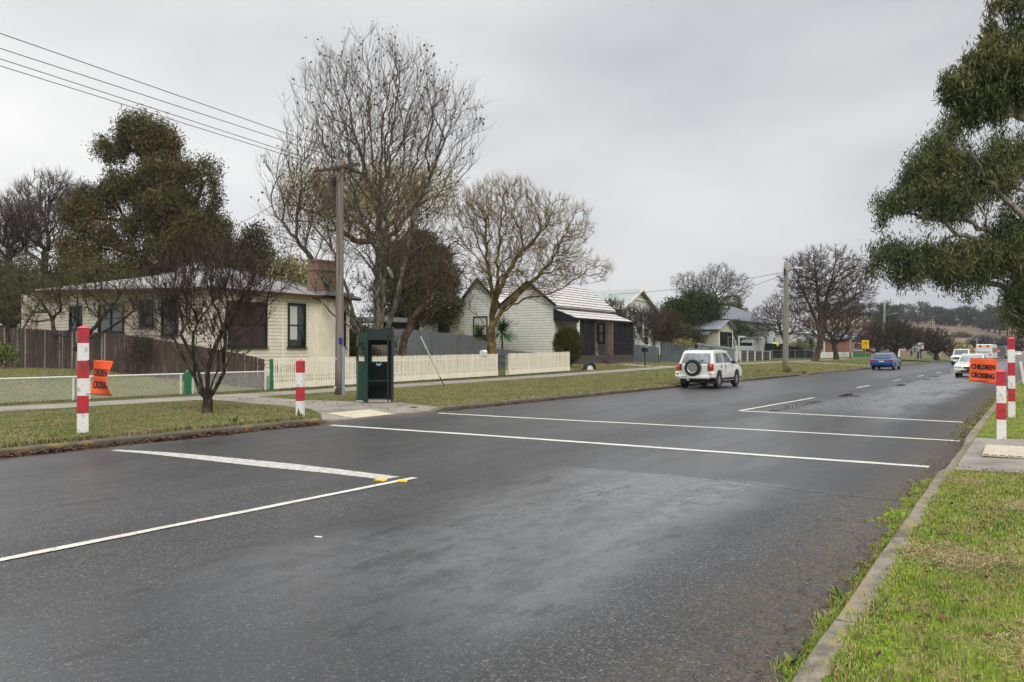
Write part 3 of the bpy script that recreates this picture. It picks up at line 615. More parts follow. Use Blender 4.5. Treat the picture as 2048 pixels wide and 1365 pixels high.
def moss(name, n, uc, us, yr, zf, s):
    V, F, k_ = [], [], 0
    for i in range(n):
        y0 = rng.uniform(*yr); u0 = uc+rng.normal(0, us); a = s*rng.uniform(.4, 1.3); b_ = a*rng.uniform(1.2, 3.5); m_ = 11; an = np.linspace(0, 2*math.pi, m_, endpoint=False); rr_ = rng.uniform(.6, 1.15, m_)
        for q, h in ((1., .001), (.55, .012)):
            U = u0+a*q*rr_*np.cos(an); Y = y0+b_*q*rr_*np.sin(an); V.append(np.stack([U+D(Y), Y, zf(U, Y)+h], -1))
        V.append(np.array([[u0+float(D(y0)), y0, float(zf(u0, y0))+.016]]))
        for j in range(m_): j2 = (j+1) % m_; F += [(k_+j, k_+j2, k_+m_+j2), (k_+j, k_+m_+j2, k_+m_+j), (k_+m_+j, k_+m_+j2, k_+2*m_)]
        k_ += 2*m_+1
    return tag(raw(name, np.concatenate(V), np.array(F), 'moss', smooth=True), kind='stuff')
moss('moss', 190, RK-.03, .02, (2.4, 12), lambda u, y: np.zeros_like(np.asarray(u, float)), .035)
moss('moss', 60, RK-.10, .05, (8, 11), lambda u, y: np.zeros_like(np.asarray(u, float)), .045)
moss('moss', 150, RK+.26, .07, (2.2, 11.6), zr, .035)
moss('moss', 60, RK-.05, .05, (17, 34), lambda u, y: np.zeros_like(np.asarray(u, float)), .10)
# ---- fallen leaves
def litter(name, U, Y, zf, s, mat='dead leaves', up=.02):
    n = len(U); X = U+D(Y); Z = zf(U, Y)+rng.uniform(.004, up, n); a = rng.uniform(0, 6.28, n); S = s*rng.uniform(.5, 1.3, n)
    t1 = rng.uniform(-.5, .5, n); t2 = rng.uniform(-.5, .5, n); V = np.empty((n, 4, 3))
    for j, (p, q) in enumerate(((-1, 0), (0, .45), (1, 0), (0, -.45))):
        V[:, j] = np.stack([X+(p*np.cos(a)-q*np.sin(a))*S/2, Y+(p*np.sin(a)+q*np.cos(a))*S/2, Z+(p*t1+q*t2)*S*.5+S*.2], -1)
    b = np.arange(n)[:, None]*4; return tag(raw(name, V.reshape(-1, 3), b+np.arange(4), mat), kind='stuff')
Y = rng.uniform(5, 12.9, 3800); Y = Y[rng.random(len(Y)) < .35+.65*(np.sin(Y*2.1)*.5+.5)]; litter('fallen_leaves', LK+np.abs(rng.normal(.02, .13, len(Y))), Y, lambda u, y: u*0, .07, up=.05)
Y = rng.uniform(17.7, 60, 3500); litter('fallen_leaves', LK+np.abs(rng.normal(.0, .10, len(Y))), Y, lambda u, y: u*0, .07, up=.04)
Y = rng.uniform(21.6, 46, 3800); litter('fallen_leaves', -24.45+rng.normal(0, .22, len(Y)), Y, zl, .08, up=.04)
Y = rng.uniform(5, 21.5, 2200); litter('fallen_leaves', -24.2+rng.normal(0, .3, len(Y)), Y, zl, .07, up=.03)
Y = rng.uniform(2.5, 40, 4200); litter('fallen_leaves', RK-np.abs(rng.normal(.06, .16, len(Y))), Y, lambda u, y: u*0, .032, up=.012)
Y = rng.uniform(2.2, 12, 900); litter('fallen_leaves', RK+.2+np.abs(rng.normal(.1, .5, len(Y))), Y, zr, .045, up=.03)
def thatch(n, ur, yr, ln):
    U = rng.uniform(*ur, n); Y = rng.uniform(*yr, n); c = rng.uniform(0, 1, (14, 2))*[ur[1]-ur[0], yr[1]-yr[0]]+[ur[0], yr[0]]; i = rng.integers(0, 14, n); U = np.clip(c[i, 0]+rng.normal(0, .16, n), ur[0], ur[1]); Y = c[i, 1]+rng.normal(0, .24, n)
    X = U+D(Y); Z = zr(U, Y)+rng.uniform(.012, .035, n); a = rng.uniform(0, 6.28, n); l = ln*rng.uniform(.4, 1.3, n); w_ = .0013; dz = rng.uniform(-.01, .02, n); V = np.empty((n, 4, 3)); ca, sa = np.cos(a), np.sin(a)
    V[:, 0] = np.stack([X-sa*w_, Y+ca*w_, Z], -1); V[:, 1] = np.stack([X+sa*w_, Y-ca*w_, Z], -1); V[:, 2] = np.stack([X+ca*l+sa*w_, Y+sa*l-ca*w_, Z+dz], -1); V[:, 3] = np.stack([X+ca*l-sa*w_, Y+sa*l+ca*w_, Z+dz], -1)
    return tag(raw('dry_grass', V.reshape(-1, 3), np.arange(n)[:, None]*4+np.arange(4), 'straw'), kind='stuff')
k = NT('straw'); g2 = k.n('ShaderNodeNewGeometry'); k.set(Base_Color=k.ramp(g2.outputs['Random Per Island'], [(.0, (.14, .085, .045)), (.5, (.38, .26, .13)), (1., (.58, .44, .24))]), Roughness=.8); MATS['straw'] = k.m
thatch(15000, (RK+.2, .7), (2.3, 11.5), .055)
U = rng.uniform(-21.5, LK-.3, 2200); Y = rng.uniform(5, 40, 2200); litter('fallen_leaves', U, Y, zl, .07)
U = rng.uniform(RK+.2, 2, 500); Y = rng.uniform(2.2, 12, 500); litter('fallen_leaves', U, Y, zr, .035)
# ---- hill
def hz(x, y):
    x = np.asarray(x, float)
    top = np.interp(x, [-500, -300, -170, -120, -80, -30, 10, 90, 300], [1, 1, 3, 15, 19.5, 14.5, 11, 9, 16]); t = np.clip((y-235)/215, 0, 1.25)
    return -.3+(top+.3)*(t**1.25)/(1.0)*np.where(t > 1, .96, 1)+np.sin(x*.05)*.5*np.clip(t, 0, 1)
xs = np.arange(-520, 340, 20.); ysh = np.concatenate([np.arange(225, 460, 12.), [470, 490, 520]])
Xh, Yh = np.meshgrid(xs, ysh, indexing='ij'); Zh = hz(Xh, Yh); Zh[:, -1] = -.4
n_, m_h = Xh.shape; i = (np.arange(n_-1)[:, None]*m_h+np.arange(m_h-1)[None]).ravel()
tag(raw('hill', np.stack([Xh, Yh, Zh], -1).reshape(-1, 3), np.stack([i, i+m_h, i+m_h+1, i+1], -1), 'hill paddock', smooth=True), kind='structure')
# ------------------------------------------------------------------ trees
def grow(T, start, seed, alpha=.35, step=.4, up=.12, jit=.06, mixd=.5, fixed=None):
    """Branch network: every target joins the cheapest existing node with a curved limb."""
    rg = np.random.default_rng(seed); cap = 60000
    P = np.zeros((cap, 3)); Dr = np.zeros((cap, 3)); L = np.zeros(cap); par = np.full(cap, -1); n = 0
    for ch in start:                                     # explicit trunk / limbs: (points, parent point index or -1)
        pts, pi = ch; prev = pi
        for q in pts:
            P[n] = q; par[n] = prev
            if prev >= 0: d = P[n]-P[prev]; l = np.linalg.norm(d); Dr[n] = d/(l+1e-9); L[n] = L[prev]+l
            else: Dr[n] = (0, 0, 1)
            prev = n; n += 1
    first = n
    base = P[n-1].copy(); T = np.asarray(T); T = T[np.argsort(np.linalg.norm(T-base, axis=1)+rg.normal(0, .25, len(T)))]
    for t in T:
        df = t-P[:n]; d = np.linalg.norm(df, axis=1); cs = (df*Dr[:n]).sum(1)/(d+1e-9)
        cost = d*(1+.5*np.clip(.35-cs, 0, 2))+alpha*L[:n]; i = int(cost.argmin())
        if i == 0: i = 1
        di = d[i]
        if di < step*.35: continue
        m = max(1, int(round(di/step))); p0 = P[i].copy(); dr = (t-p0)/di
        c = p0+(Dr[i]*(1-mixd)+dr*mixd)*di*.45; c[2] += up*di*.5
        prev = i
        for j in range(1, m+1):
            s = j/m; q = (1-s)**2*p0+2*s*(1-s)*c+s*s*t
            if j < m: q = q+rg.normal(0, jit, 3)*step
            P[n] = q; par[n] = prev; e = P[n]-P[prev]; l = np.linalg.norm(e)+1e-9; Dr[n] = e/l; L[n] = L[prev]+l; prev = n; n += 1
            if n >= cap-2: break
        if n >= cap-50: break
    return P[:n], par[:n], Dr[:n], L[:n]
def radii(P, par, rtip, rbase, exp=2.3):
    n = len(P); w = np.zeros(n); has = np.zeros(n, bool)
    for i in range(n-1, 0, -1):
        if not has[i]: w[i] = max(w[i], 1.)
        p = par[i]
        if p >= 0: w[p] += w[i]+.02; has[p] = True
    r = w**(1/exp); r = rtip+(rbase-rtip)*(r-1)/(r.max()-1+1e-9); return np.maximum(r, rtip), has, w
def limb_mesh(P, par, r, w, rmin=0., flare=1.):
    n = len(P); kids = [[] for _ in range(n)]
    for i in range(n):
        if par[i] >= 0: kids[par[i]].append(i)
    Vs, F4, k_ = [], [], 0
    roots = [i for i in range(n) if par[i] < 0]; stack = [(i, -1) for i in roots]
    while stack:
        i, p = stack.pop(); ch = [] if p < 0 else [p]
        while True:
            ch.append(i)
            if not kids[i]: break
            ks = sorted(kids[i], key=lambda q: -w[q])
            for q in ks[1:]: stack.append((q, i))
            i = ks[0]
        if len(ch) < 2: continue
        C = P[ch]; rr = r[ch].copy()
        if p >= 0: rr[0] = min(rr[0], rr[1]*1.25)
        if rr.max() < rmin: continue
        nn = 9 if rr.max() > .10 else 6 if rr.max() > .04 else 4 if rr.max() > .015 else 3
        T = np.gradient(C, axis=0); T /= np.linalg.norm(T, axis=1)[:, None]+1e-9
        ref = np.array([.3, 1., .1]) if abs(T[0] @ np.array([.3, 1, .1])) < .9 else np.array([1., 0, 0])
        A = np.cross(T, ref); A /= np.linalg.norm(A, axis=1)[:, None]+1e-9; B = np.cross(T, A); an = np.arange(nn)*2*math.pi/nn
        V = C[:, None]+rr[:, None, None]*(A[:, None]*np.cos(an)[None, :, None]+B[:, None]*np.sin(an)[None, :, None])
        m = len(ch); a = (np.arange(m-1)[:, None]*nn+np.arange(nn)).ravel(); b = (np.arange(m-1)[:, None]*nn+(np.arange(nn)+1) % nn).ravel()
        Vs.append(V.reshape(-1, 3)); F4.append(np.stack([a, b, b+nn, a+nn], -1)+k_); k_ += m*nn
    return np.concatenate(Vs), np.concatenate(F4)
def twig_mesh(P0, D0, n_each, ln, r, rg, up=.3, spread=.7, kink=.25, seg=3):
    """thin tapering shoots, 3-sided, grown from given points"""
    n = len(P0)*n_each; P = np.repeat(P0, n_each, 0); d = np.repeat(D0, n_each, 0)+rg.normal(0, spread, (n, 3)); d[:, 2] += up
    d /= np.linalg.norm(d, axis=1)[:, None]; l = ln*rg.uniform(.4, 1.25, n); pts = [P]; cur = d
    for s in range(seg):
        pts.append(pts[-1]+cur*(l/seg)[:, None]); cur = cur+rg.normal(0, kink, (n, 3)); cur[:, 2] += up*.25; cur /= np.linalg.norm(cur, axis=1)[:, None]
    ref = np.tile([.31, .77, .2], (n, 1)); A = np.cross(d, ref); A /= np.linalg.norm(A, axis=1)[:, None]; B = np.cross(d, A)
    V = np.empty((n, seg+1, 3, 3)); R_ = r*rg.uniform(.7, 1.3, n)
    for s in range(seg+1):
        q = R_*(1-.8*s/seg)
        for j in range(3):
            an = j*2*math.pi/3; V[:, s, j] = pts[s]+(A*math.cos(an)+B*math.sin(an))*q[:, None]
    b = np.arange(n)[:, None]*(3*(seg+1)); F = []
    for s in range(seg):
        for j in range(3): F.append(b+[3*s+j, 3*s+(j+1) % 3, 3*s+3+(j+1) % 3, 3*s+3+j])
    return V.reshape(-1, 3), np.concatenate(F), pts
def leaf_quads(C, size, asp, rg, droop=0., flat_=0.):
    """one pointed quad per leaf; droop pulls the long axis downwards"""
    n = len(C); a = rg.normal(0, 1, (n, 3)); a[:, 2] = a[:, 2]*(1-flat_)-droop*1.6; a /= np.linalg.norm(a, axis=1)[:, None]
    b = np.cross(a, rg.normal(0, 1, (n, 3))); b /= np.linalg.norm(b, axis=1)[:, None]+1e-9
    s = (size*rg.uniform(.55, 1.35, n))[:, None]; V = np.empty((n, 4, 3))
    V[:, 0] = C-a*s/2; V[:, 1] = C+b*s*asp/2-a*s*.08; V[:, 2] = C+a*s/2; V[:, 3] = C-b*s*asp/2-a*s*.08
    return V.reshape(-1, 3), np.arange(n)[:, None]*4+np.arange(4)
def join(parts):
    V, F, k_ = [], [], 0
    for v, f in parts: V.append(v); F.append(f+k_); k_ += len(v)
    return np.concatenate(V), np.concatenate(F)
def in_blobs(n, blobs, rg, shell=0.):
    """random points in a union of ellipsoids (cx,cy,cz,rx,ry,rz[,weight])"""
    W = np.array([b[3]*b[4]*b[5]*(b[6] if len(b) > 6 else 1) for b in blobs]); W = W/W.sum(); i = rg.choice(len(blobs), n, p=W)
    q = rg.normal(0, 1, (n, 3)); q /= np.linalg.norm(q, axis=1)[:, None]; rr = rg.uniform(shell, 1, n)**(1/3 if shell == 0 else .6)
    B = np.array([b[:6] for b in blobs]); return B[i, :3]+q*rr[:, None]*B[i, 3:]
_T = {}
def bare_tree(label, cat, loc, trunk, blobs, ntar, rbase, seed, step=.4, rtip=.012, alpha=.35, up=.15, tw=3, tl=.5, tr=.008, tup=.35, tsp=.6, bark_='bark grey', twig='twig grey', leaves=0, lsize=.09, group=None, name='bare_tree', lmat='dead leaves', jit=.08, exp=2.3, tilt=.5, kink=.25, tseg=3):
    rg = np.random.default_rng(seed); T = in_blobs(ntar, blobs, rg)
    P, par, Dr, L = grow(T, trunk, seed, alpha, step, up, jit, tilt); r, has, w = radii(P, par, rtip, rbase, exp)
    r = np.where(L < .8, r*(1+.35*(1-np.clip(L/.8, 0, 1))), r)
    t = thing(name, label, cat, loc, 0, group); V, F = limb_mesh(P, par, r, w); raw('trunk', V, F, bark_, t, True)
    sel = np.where((r < rtip*3.2) & (np.arange(len(P)) > 3))[0]; tips = np.where(~has)[0]
    src = np.concatenate([tips, rg.choice(sel, min(len(sel), int(len(sel)*.6)), replace=False)]); parts = []
    V, F, pts = twig_mesh(P[src], Dr[src], tw, tl, tr, rg, tup, tsp, kink, tseg); parts.append((V, F))
    n = len(pts[1]); s2 = rg.choice(n, int(n*.8), replace=False); d2 = pts[2][s2]-pts[1][s2]; d2 /= np.linalg.norm(d2, axis=1)[:, None]
    V2, F2, p2 = twig_mesh(pts[1][s2], d2, 1, tl*.6, tr*.75, rg, tup, tsp, kink, 2); parts.append((V2, F2))
    V, F = join(parts); raw('crown', V, F, twig, t)
    if leaves:
        q = np.concatenate([pts[-1], p2[-1]]); q = q[rg.choice(len(q), leaves)]; V, F = leaf_quads(q-[0, 0, lsize*.3], lsize, .6, rg, .6); raw('leaves', V, F, lmat, t)
    return t
def leafy_tree(label, cat, loc, trunk, blobs, ntar, rbase, seed, nleaf, lsize, lmat, step=.5, asp=.3, droop=.3, clump_r=.35, bark_='bark dark', rtip=.02, alpha=.4, up=.1, shell=.35, per=26, group=None, name='tree', exp=2.3, jit=.1, part='crown', flat_=0.):
    rg = np.random.default_rng(seed); T = in_blobs(ntar, blobs, rg)
    P, par, Dr, L = grow(T, trunk, seed, alpha, step, up, jit); r, has, w = radii(P, par, rtip, rbase, exp)
    t = thing(name, label, cat, loc, 0, group); V, F = limb_mesh(P, par, r, w); raw('trunk', V, F, bark_, t, True)
    c = max(1, nleaf//per); C = in_blobs(c, blobs, rg, shell); tips = P[~has]
    if len(tips): C[:c//3] = tips[rg.integers(0, len(tips), c//3)]
    cl = np.repeat(C, per, 0)+rg.normal(0, clump_r, (c*per, 3))*([1, 1, .75] if droop < .4 else [.75, .75, 1.1])
    V, F = leaf_quads(cl, lsize, asp, rg, droop, flat_); raw(part, V, F, lmat, t)
    return t
def trk(*pts, n=None, seed=3, wob=.03):
    """resampled trunk polyline"""
    pts = np.array(pts, float); rg = np.random.default_rng(seed); out = [pts[0]]
    for a, b in zip(pts[:-1], pts[1:]):
        m = max(1, int(np.linalg.norm(b-a)/.35))
        for j in range(1, m+1): out.append(a+(b-a)*j/m+(rg.normal(0, wob, 3) if j < m else 0))
    return np.array(out)
def cam_off(base, px, py):
    """offset (m) of the photo point px,py from a base, measured in the plane through the base that faces the camera"""
    b = np.array(base, float)-[0, 0, CAMH]; d = b @ _f; v = ray(px, py)/FPX*d; return v-b
def blobs_px(base, L, depth=1.):
    """crown masses measured on the photo: (px, py, rx_px, ry_px[, weight, depth offset in m])"""
    b = np.array(base, float)-[0, 0, CAMH]; d = b @ _f; out = []
    for q in L:
        dd = q[5] if len(q) > 5 else 0.
        v = ray(q[0], q[1])/FPX*(d+dd)-b; s = (d+dd)/FPX; out.append((v[0], v[1], v[2], q[2]*s, q[2]*s*depth, q[3]*s, q[4] if len(q) > 4 else 1.))
    return out
def pts_px(base, L):
    return np.array([cam_off(base, *q) if len(q) == 2 else cam_off(base, q[0], q[1])+_f*q[2] for q in L])
def Lg(x, y): return (x, y, GL(x, y)-.04)
# 1 street tree by the flag post: many upright stems from one butt
b = Lg(-17.0, 12.7); st = [(trk((0, 0, 0), (.02, 0, .35)), -1)]
n0 = len(st[0][0]); rr = random.Random(4)
for q in ([(418, 812), (395, 740), (362, 672), (335, 640)], [(416, 812), (405, 740), (402, 670), (395, 600)], [(418, 812), (425, 740), (440, 660), (436, 590)], [(420, 812), (440, 745), (478, 660), (505, 600)], [(415, 812), (398, 755), (372, 700), (330, 668), (300, 660)], [(420, 812), (438, 760), (468, 705), (520, 640), (552, 560)]):
    p = pts_px(b, q); p += np.array([[rr.uniform(-.1, .1)*j, rr.uniform(-.3, .3)*j, 0] for j in range(len(p))]); st.append((trk(*p, seed=len(st))[1:], n0-1))
bare_tree('small many-stemmed bare street tree between the tall left post and the short left post', 'tree', b, st,
    blobs_px(b, [(420, 590, 110, 95), (330, 600, 65, 70), (505, 590, 65, 80), (420, 520, 85, 45, .8), (300, 640, 45, 35, .8), (545, 560, 45, 40, .6), (420, 690, 80, 50, .5)]), 850, .10, 11, step=.22, rtip=.006, up=.35, tw=4, tl=.45, tr=.0048, exp=1.9, tup=.7, tsp=.45, bark_='bark dark', twig='twig dark', name='street_tree', alpha=.55, tilt=.75, jit=.05)
# 2 the tall bare tree behind the picket fence
b = Lg(-27.6, 31.3)
st = [(trk((0, 0, 0), (0, 0, 1.2)), -1)]; n0 = len(st[0][0])
for q in ([(752, 690), (742, 610), (738, 500), (734, 380), (728, 250), (735, 160), (742, 100)], [(760, 690), (770, 600), (776, 480), (782, 360), (800, 220), (815, 130)], [(745, 700), (715, 640), (690, 560), (668, 470), (640, 370), (600, 270)], [(765, 690), (800, 600), (825, 510), (850, 420), (900, 320), (945, 220)], [(748, 700), (722, 660), (670, 600), (610, 560), (560, 545)], [(770, 700), (815, 650), (850, 610), (900, 560)], [(755, 690), (758, 560), (752, 420), (700, 260), (680, 160)], [(770, 690), (788, 640), (812, 560), (835, 380), (880, 260), (905, 180)], [(740, 700), (690, 610), (620, 500), (560, 420), (535, 330)]):
    p = pts_px(b, q); k_ = np.random.default_rng(len(st)).normal(0, .28, 3); k_[2] = 0; p += np.array([k_*j for j in range(len(p))]); st.append((trk(*p, seed=len(st), wob=.05)[1:], n0-1))
bare_tree('tallest bare tree, a few brown leaves at its twig tips, behind the green shelter', 'tree', b, st,
    blobs_px(b, [(750, 220, 175, 140, 1.2), (640, 360, 115, 130), (870, 270, 105, 125, 1.1), (740, 400, 180, 150, .8), (590, 450, 75, 110, .9), (860, 450, 75, 90, .5), (720, 540, 130, 80, .5), (560, 350, 35, 60, .7), (700, 600, 70, 50, .5), (640, 520, 70, 60, .5), (935, 240, 42, 65, .8), (880, 580, 50, 45, .3)], .85), 2500, .34, 21, step=.38, rtip=.010, up=.22, tw=2, tl=1.0, tr=.0075, tup=.6, tsp=.42, exp=1.9, bark_='bark grey', twig='twig grey', leaves=1500, lsize=.16, alpha=.6, tilt=.8, jit=.045)
# second bole leaning right from the same clump
b2 = Lg(-27.3, 33.0); st = [(trk(*pts_px(b2, [(800, 742), (806, 690), (822, 640), (860, 600)])), -1)]; n0 = len(st[0][0])
for q in ([(860, 600), (880, 540), (905, 470)], [(860, 600), (840, 520), (835, 440)]): st.append((trk(*pts_px(b2, q), seed=len(st))[1:], n0-1))
bare_tree('leaning reddish-barked bare tree just right of the green shelter', 'tree', b2, st, blobs_px(b2, [(870, 520, 80, 70), (840, 590, 70, 40, .6), (920, 560, 50, 40, .6)]), 380, .20, 22, step=.35, rtip=.013, up=.2, tw=2, tl=.6, tr=.008, bark_='bark brown', twig='twig grey')
# 5 lichen covered ash
b = Lg(-27.4, 40.6); st = [(trk(*pts_px(b, [(983, 732), (984, 690), (982, 662)])), -1)]; n0 = len(st[0][0])
for q in ([(982, 662), (985, 620), (1000, 560), (1002, 500), (1010, 440), (1015, 390)], [(982, 662), (975, 600), (955, 540), (935, 480), (930, 420)], [(984, 660), (1005, 620), (1045, 580), (1100, 530), (1130, 470), (1150, 420)], [(984, 662), (1010, 625), (1060, 600), (1120, 590), (1180, 560), (1225, 530)], [(980, 662), (968, 640), (940, 612), (905, 600)], [(986, 664), (1010, 640), (1035, 638), (1062, 650)], [(983, 655), (990, 590), (1020, 520), (1075, 460), (1095, 410)]):
    p = pts_px(b, q); k_ = np.random.default_rng(len(st)+30).normal(0, .3, 3); k_[2] = 0; p += np.array([k_*j for j in range(len(p))]); st.append((trk(*p, seed=len(st), wob=.05)[1:], n0-1))
bare_tree('spreading bare tree with orange lichened limbs before the white twin gabled house', 'tree', b, st,
    blobs_px(b, [(1010, 430, 95, 75, 1.1), (1110, 460, 80, 70), (940, 450, 55, 75), (1040, 540, 120, 60, .7), (1160, 540, 75, 35, .7), (930, 580, 45, 35, .4), (1085, 590, 50, 25, .2)], .9), 2100, .26, 31, step=.34, rtip=.011, up=.32, tw=3, tl=.62, tr=.0085, tup=.9, tsp=.42, exp=1.95, bark_='bark lichen', twig='twig buff', alpha=.5, tilt=.7, jit=.06)
# 3 dark cypress, 4 willow
b = Lg(-41, 50.); leafy_tree('dense rounded brown-green cypress behind the fences, between the two houses', 'tree', b, [(trk((0, 0, 0), (0, 0, 2.5)), -1)],
    blobs_px(b, [(845, 560, 72, 92, 1.5), (825, 530, 58, 62), (875, 590, 48, 62), (800, 585, 45, 62), (835, 490, 40, 30), (895, 615, 28, 40), (770, 600, 40, 50)]), 220, .3, 41, 75000, .17, 'cypress leaves', asp=.45, droop=.1, clump_r=.28, shell=.55, name='cypress_tree')
b = Lg(-48, 56.); leafy_tree('broad yellowing willow showing through behind the tallest bare tree', 'tree', b, [(trk((0, 0, 0), (0, 0, 5.)), -1)],
    blobs_px(b, [(790, 385, 80, 62), (700, 390, 85, 55), (620, 385, 65, 52), (860, 385, 60, 55), (740, 440, 120, 50, .5), (580, 420, 45, 55, .5)]), 500, .55, 42, 40000, .22, 'willow leaves', asp=.3, droop=.7, clump_r=.5, shell=.3, name='willow_tree', bark_='bark lichen', step=.7)
# 6 big dark gum behind the first house
b = Lg(-52., 38.); st = [(trk(*pts_px(b, [(345, 690), (338, 560), (335, 500)])), -1)]; n0 = len(st[0][0])
for q in ([(335, 500), (300, 505), (262, 520), (230, 545)], [(335, 500), (300, 440), (215, 440), (150, 430)], [(335, 500), (330, 400), (300, 330), (270, 300)], [(335, 500), (380, 440), (405, 370), (400, 340)], [(335, 500), (350, 430), (340, 350)]): st.append((trk(*pts_px(b, q), seed=len(st))[1:], n0-1))
leafy_tree('huge dark spreading gum tree with clumped foliage, behind the cream house', 'tree', b, st,
    blobs_px(b, [(285, 270, 56, 30, 1.2), (222, 298, 32, 26), (338, 296, 28, 32), (325, 348, 55, 32), (250, 375, 52, 24), (195, 405, 46, 28), (148, 428, 34, 22, .9), (405, 350, 42, 34, .5), (420, 400, 30, 34, .5), (330, 408, 66, 30), (285, 450, 44, 24, .6), (385, 455, 52, 40), (350, 500, 56, 34, .7), (435, 480, 40, 45, .9), (215, 462, 55, 30, .5), (160, 500, 50, 35, .6), (270, 500, 50, 26, .35), (460, 520, 30, 30, .7)], .9),
    620, .62, 43, 115000, .26, 'gum leaves', asp=.28, droop=.6, clump_r=.36, shell=.4, per=56, name='gum_tree', step=.7, bark_='bark dark')
# 7 bare trees at far left
for i, (px, X, bl, sd) in enumerate(((88, -66, [(95, 400, 45, 55), (60, 430, 50, 60), (115, 380, 28, 38), (90, 470, 60, 50, .6)], 51), (15, -62, [(20, 470, 45, 55), (0, 440, 30, 40), (50, 450, 35, 50), (10, 520, 50, 40, .6)], 52), (165, -75, [(165, 400, 30, 28), (150, 430, 40, 40, .5)], 53))):
    y = atx(px, X)[0]; b = Lg(X, y)
    bare_tree(('tall fine-twigged bare tree with a bird nest at far left behind the cream house', 'fine-twigged bare tree at the left edge of the picture', 'bare tree top peeping out left of the huge dark gum')[i], 'tree', b, [(trk((0, 0, 0), tuple(cam_off(b, px, 560)), tuple(cam_off(b, px+4, 500))), -1)], blobs_px(b, bl), 800, .28, sd, step=.6, rtip=.02, up=.35, tw=3, tl=1.0, tr=.016, tup=.5, tsp=.5, bark_='bark dark', twig='twig mauve', exp=2.1)
# 8 mossy fruit trees in the side yard, against the house wall
for i, (px, X, Y0, bl, sd, q) in enumerate(((112, -37.2, 0, [(75, 600, 55, 50), (120, 590, 60, 50), (60, 640, 40, 30, .6), (130, 550, 60, 40, .8), (30, 580, 40, 40, .5)], 61, [(118, 700), (105, 640), (85, 610)]), (190, -34.5, 0, [(200, 600, 60, 45), (250, 590, 60, 45), (180, 560, 60, 40), (280, 620, 40, 35, .6)], 62, [(150, 700), (200, 640), (235, 600)]), (20, -44, 0, [(15, 590, 55, 60), (40, 550, 60, 40), (-10, 560, 40, 70)], 63, [(20, 700), (12, 620), (18, 570)]))):
    b = Lg(X, 22.3 if i < 2 else 21.9)
    bare_tree(('mossy bare fruit tree at the back corner of the cream house', 'crooked mossy bare fruit tree before the paired window of the cream house', 'tangled bare tree at the left edge above the paling fence')[i], 'tree', b, [(trk(*pts_px(b, q)), -1), (trk(*pts_px(b, [(q[0][0]+10, 690), (q[1][0]+45, 640), (q[2][0]+70, 590)]))[1:], 2)], blobs_px(b, bl, .35), 420, .10, sd, step=.3, rtip=.012, up=.1, tw=3, tl=.55, tr=.0075, tup=.2, tsp=.9, bark_='bark dark', twig='twig moss', alpha=.25, jit=.14)
# bare brown shrub tangled against the palings
b = Lg(-33.2, 21.0); bare_tree('tangled brown bare shrub growing against the dark paling fence', 'shrub', b, [(trk((0, 0, 0), (0, 0, .2)), -1)], blobs_px(b, [(285, 700, 45, 32), (330, 700, 35, 32), (255, 710, 22, 26), (310, 670, 35, 18, .5)], .3), 260, .03, 64, step=.2, rtip=.008, up=.4, tw=3, tl=.5, tr=.007, tup=.3, tsp=.8, bark_='bark brown', twig='twig dark', name='bare_shrub', alpha=.15)
# thicket behind house: individual bushes
for i, (px, d, py, rx, ry, mt) in enumerate(((20, 52, 590, 60, 65, 'olive leaves'), (95, 56, 575, 60, 60, 'olive leaves'), (165, 55, 550, 50, 62, 'cypress leaves'), (235, 58, 560, 55, 45, 'cypress leaves'), (285, 62, 548, 45, 35, 'gum leaves'), (510, 60, 500, 32, 48, 'olive leaves'), (590, 52, 560, 45, 45, 'willow leaves'), (540, 58, 570, 45, 50, 'cypress leaves'), (440, 60, 560, 60, 50, 'cypress leaves'))):
    p = atd(px, 702, d); b = (p.x, p.y, GL(p.x, p.y)-.05)
    leafy_tree(('broad olive-brown bush behind the palings at the left edge', 'olive-brown bush behind the left end of the cream house', 'dark bush below the left side of the huge gum', 'low dark bush over the rusty roof, under the gum', 'dark green bush behind the roof ridge under the gum', 'small upright olive tree between the gum and the tallest bare tree', 'yellow-green bush left of the brick chimney', 'brown bush behind the right slope of the rusty roof', 'dark brown bush behind the roof ridge right of the gum')[i], 'bush', b, [(trk((0, 0, 0), (0, 0, 1.2)), -1)], blobs_px(b, [(px, py, rx, ry), (px-rx*.4, py+ry*.5, rx*.8, ry*.6), (px+rx*.4, py+ry*.4, rx*.8, ry*.7)], .7), 90, .12, 70+i, 9000, .22, mt, asp=.4, droop=.2, clump_r=.4, shell=.4, name='bush', rtip=.02, step=.6)
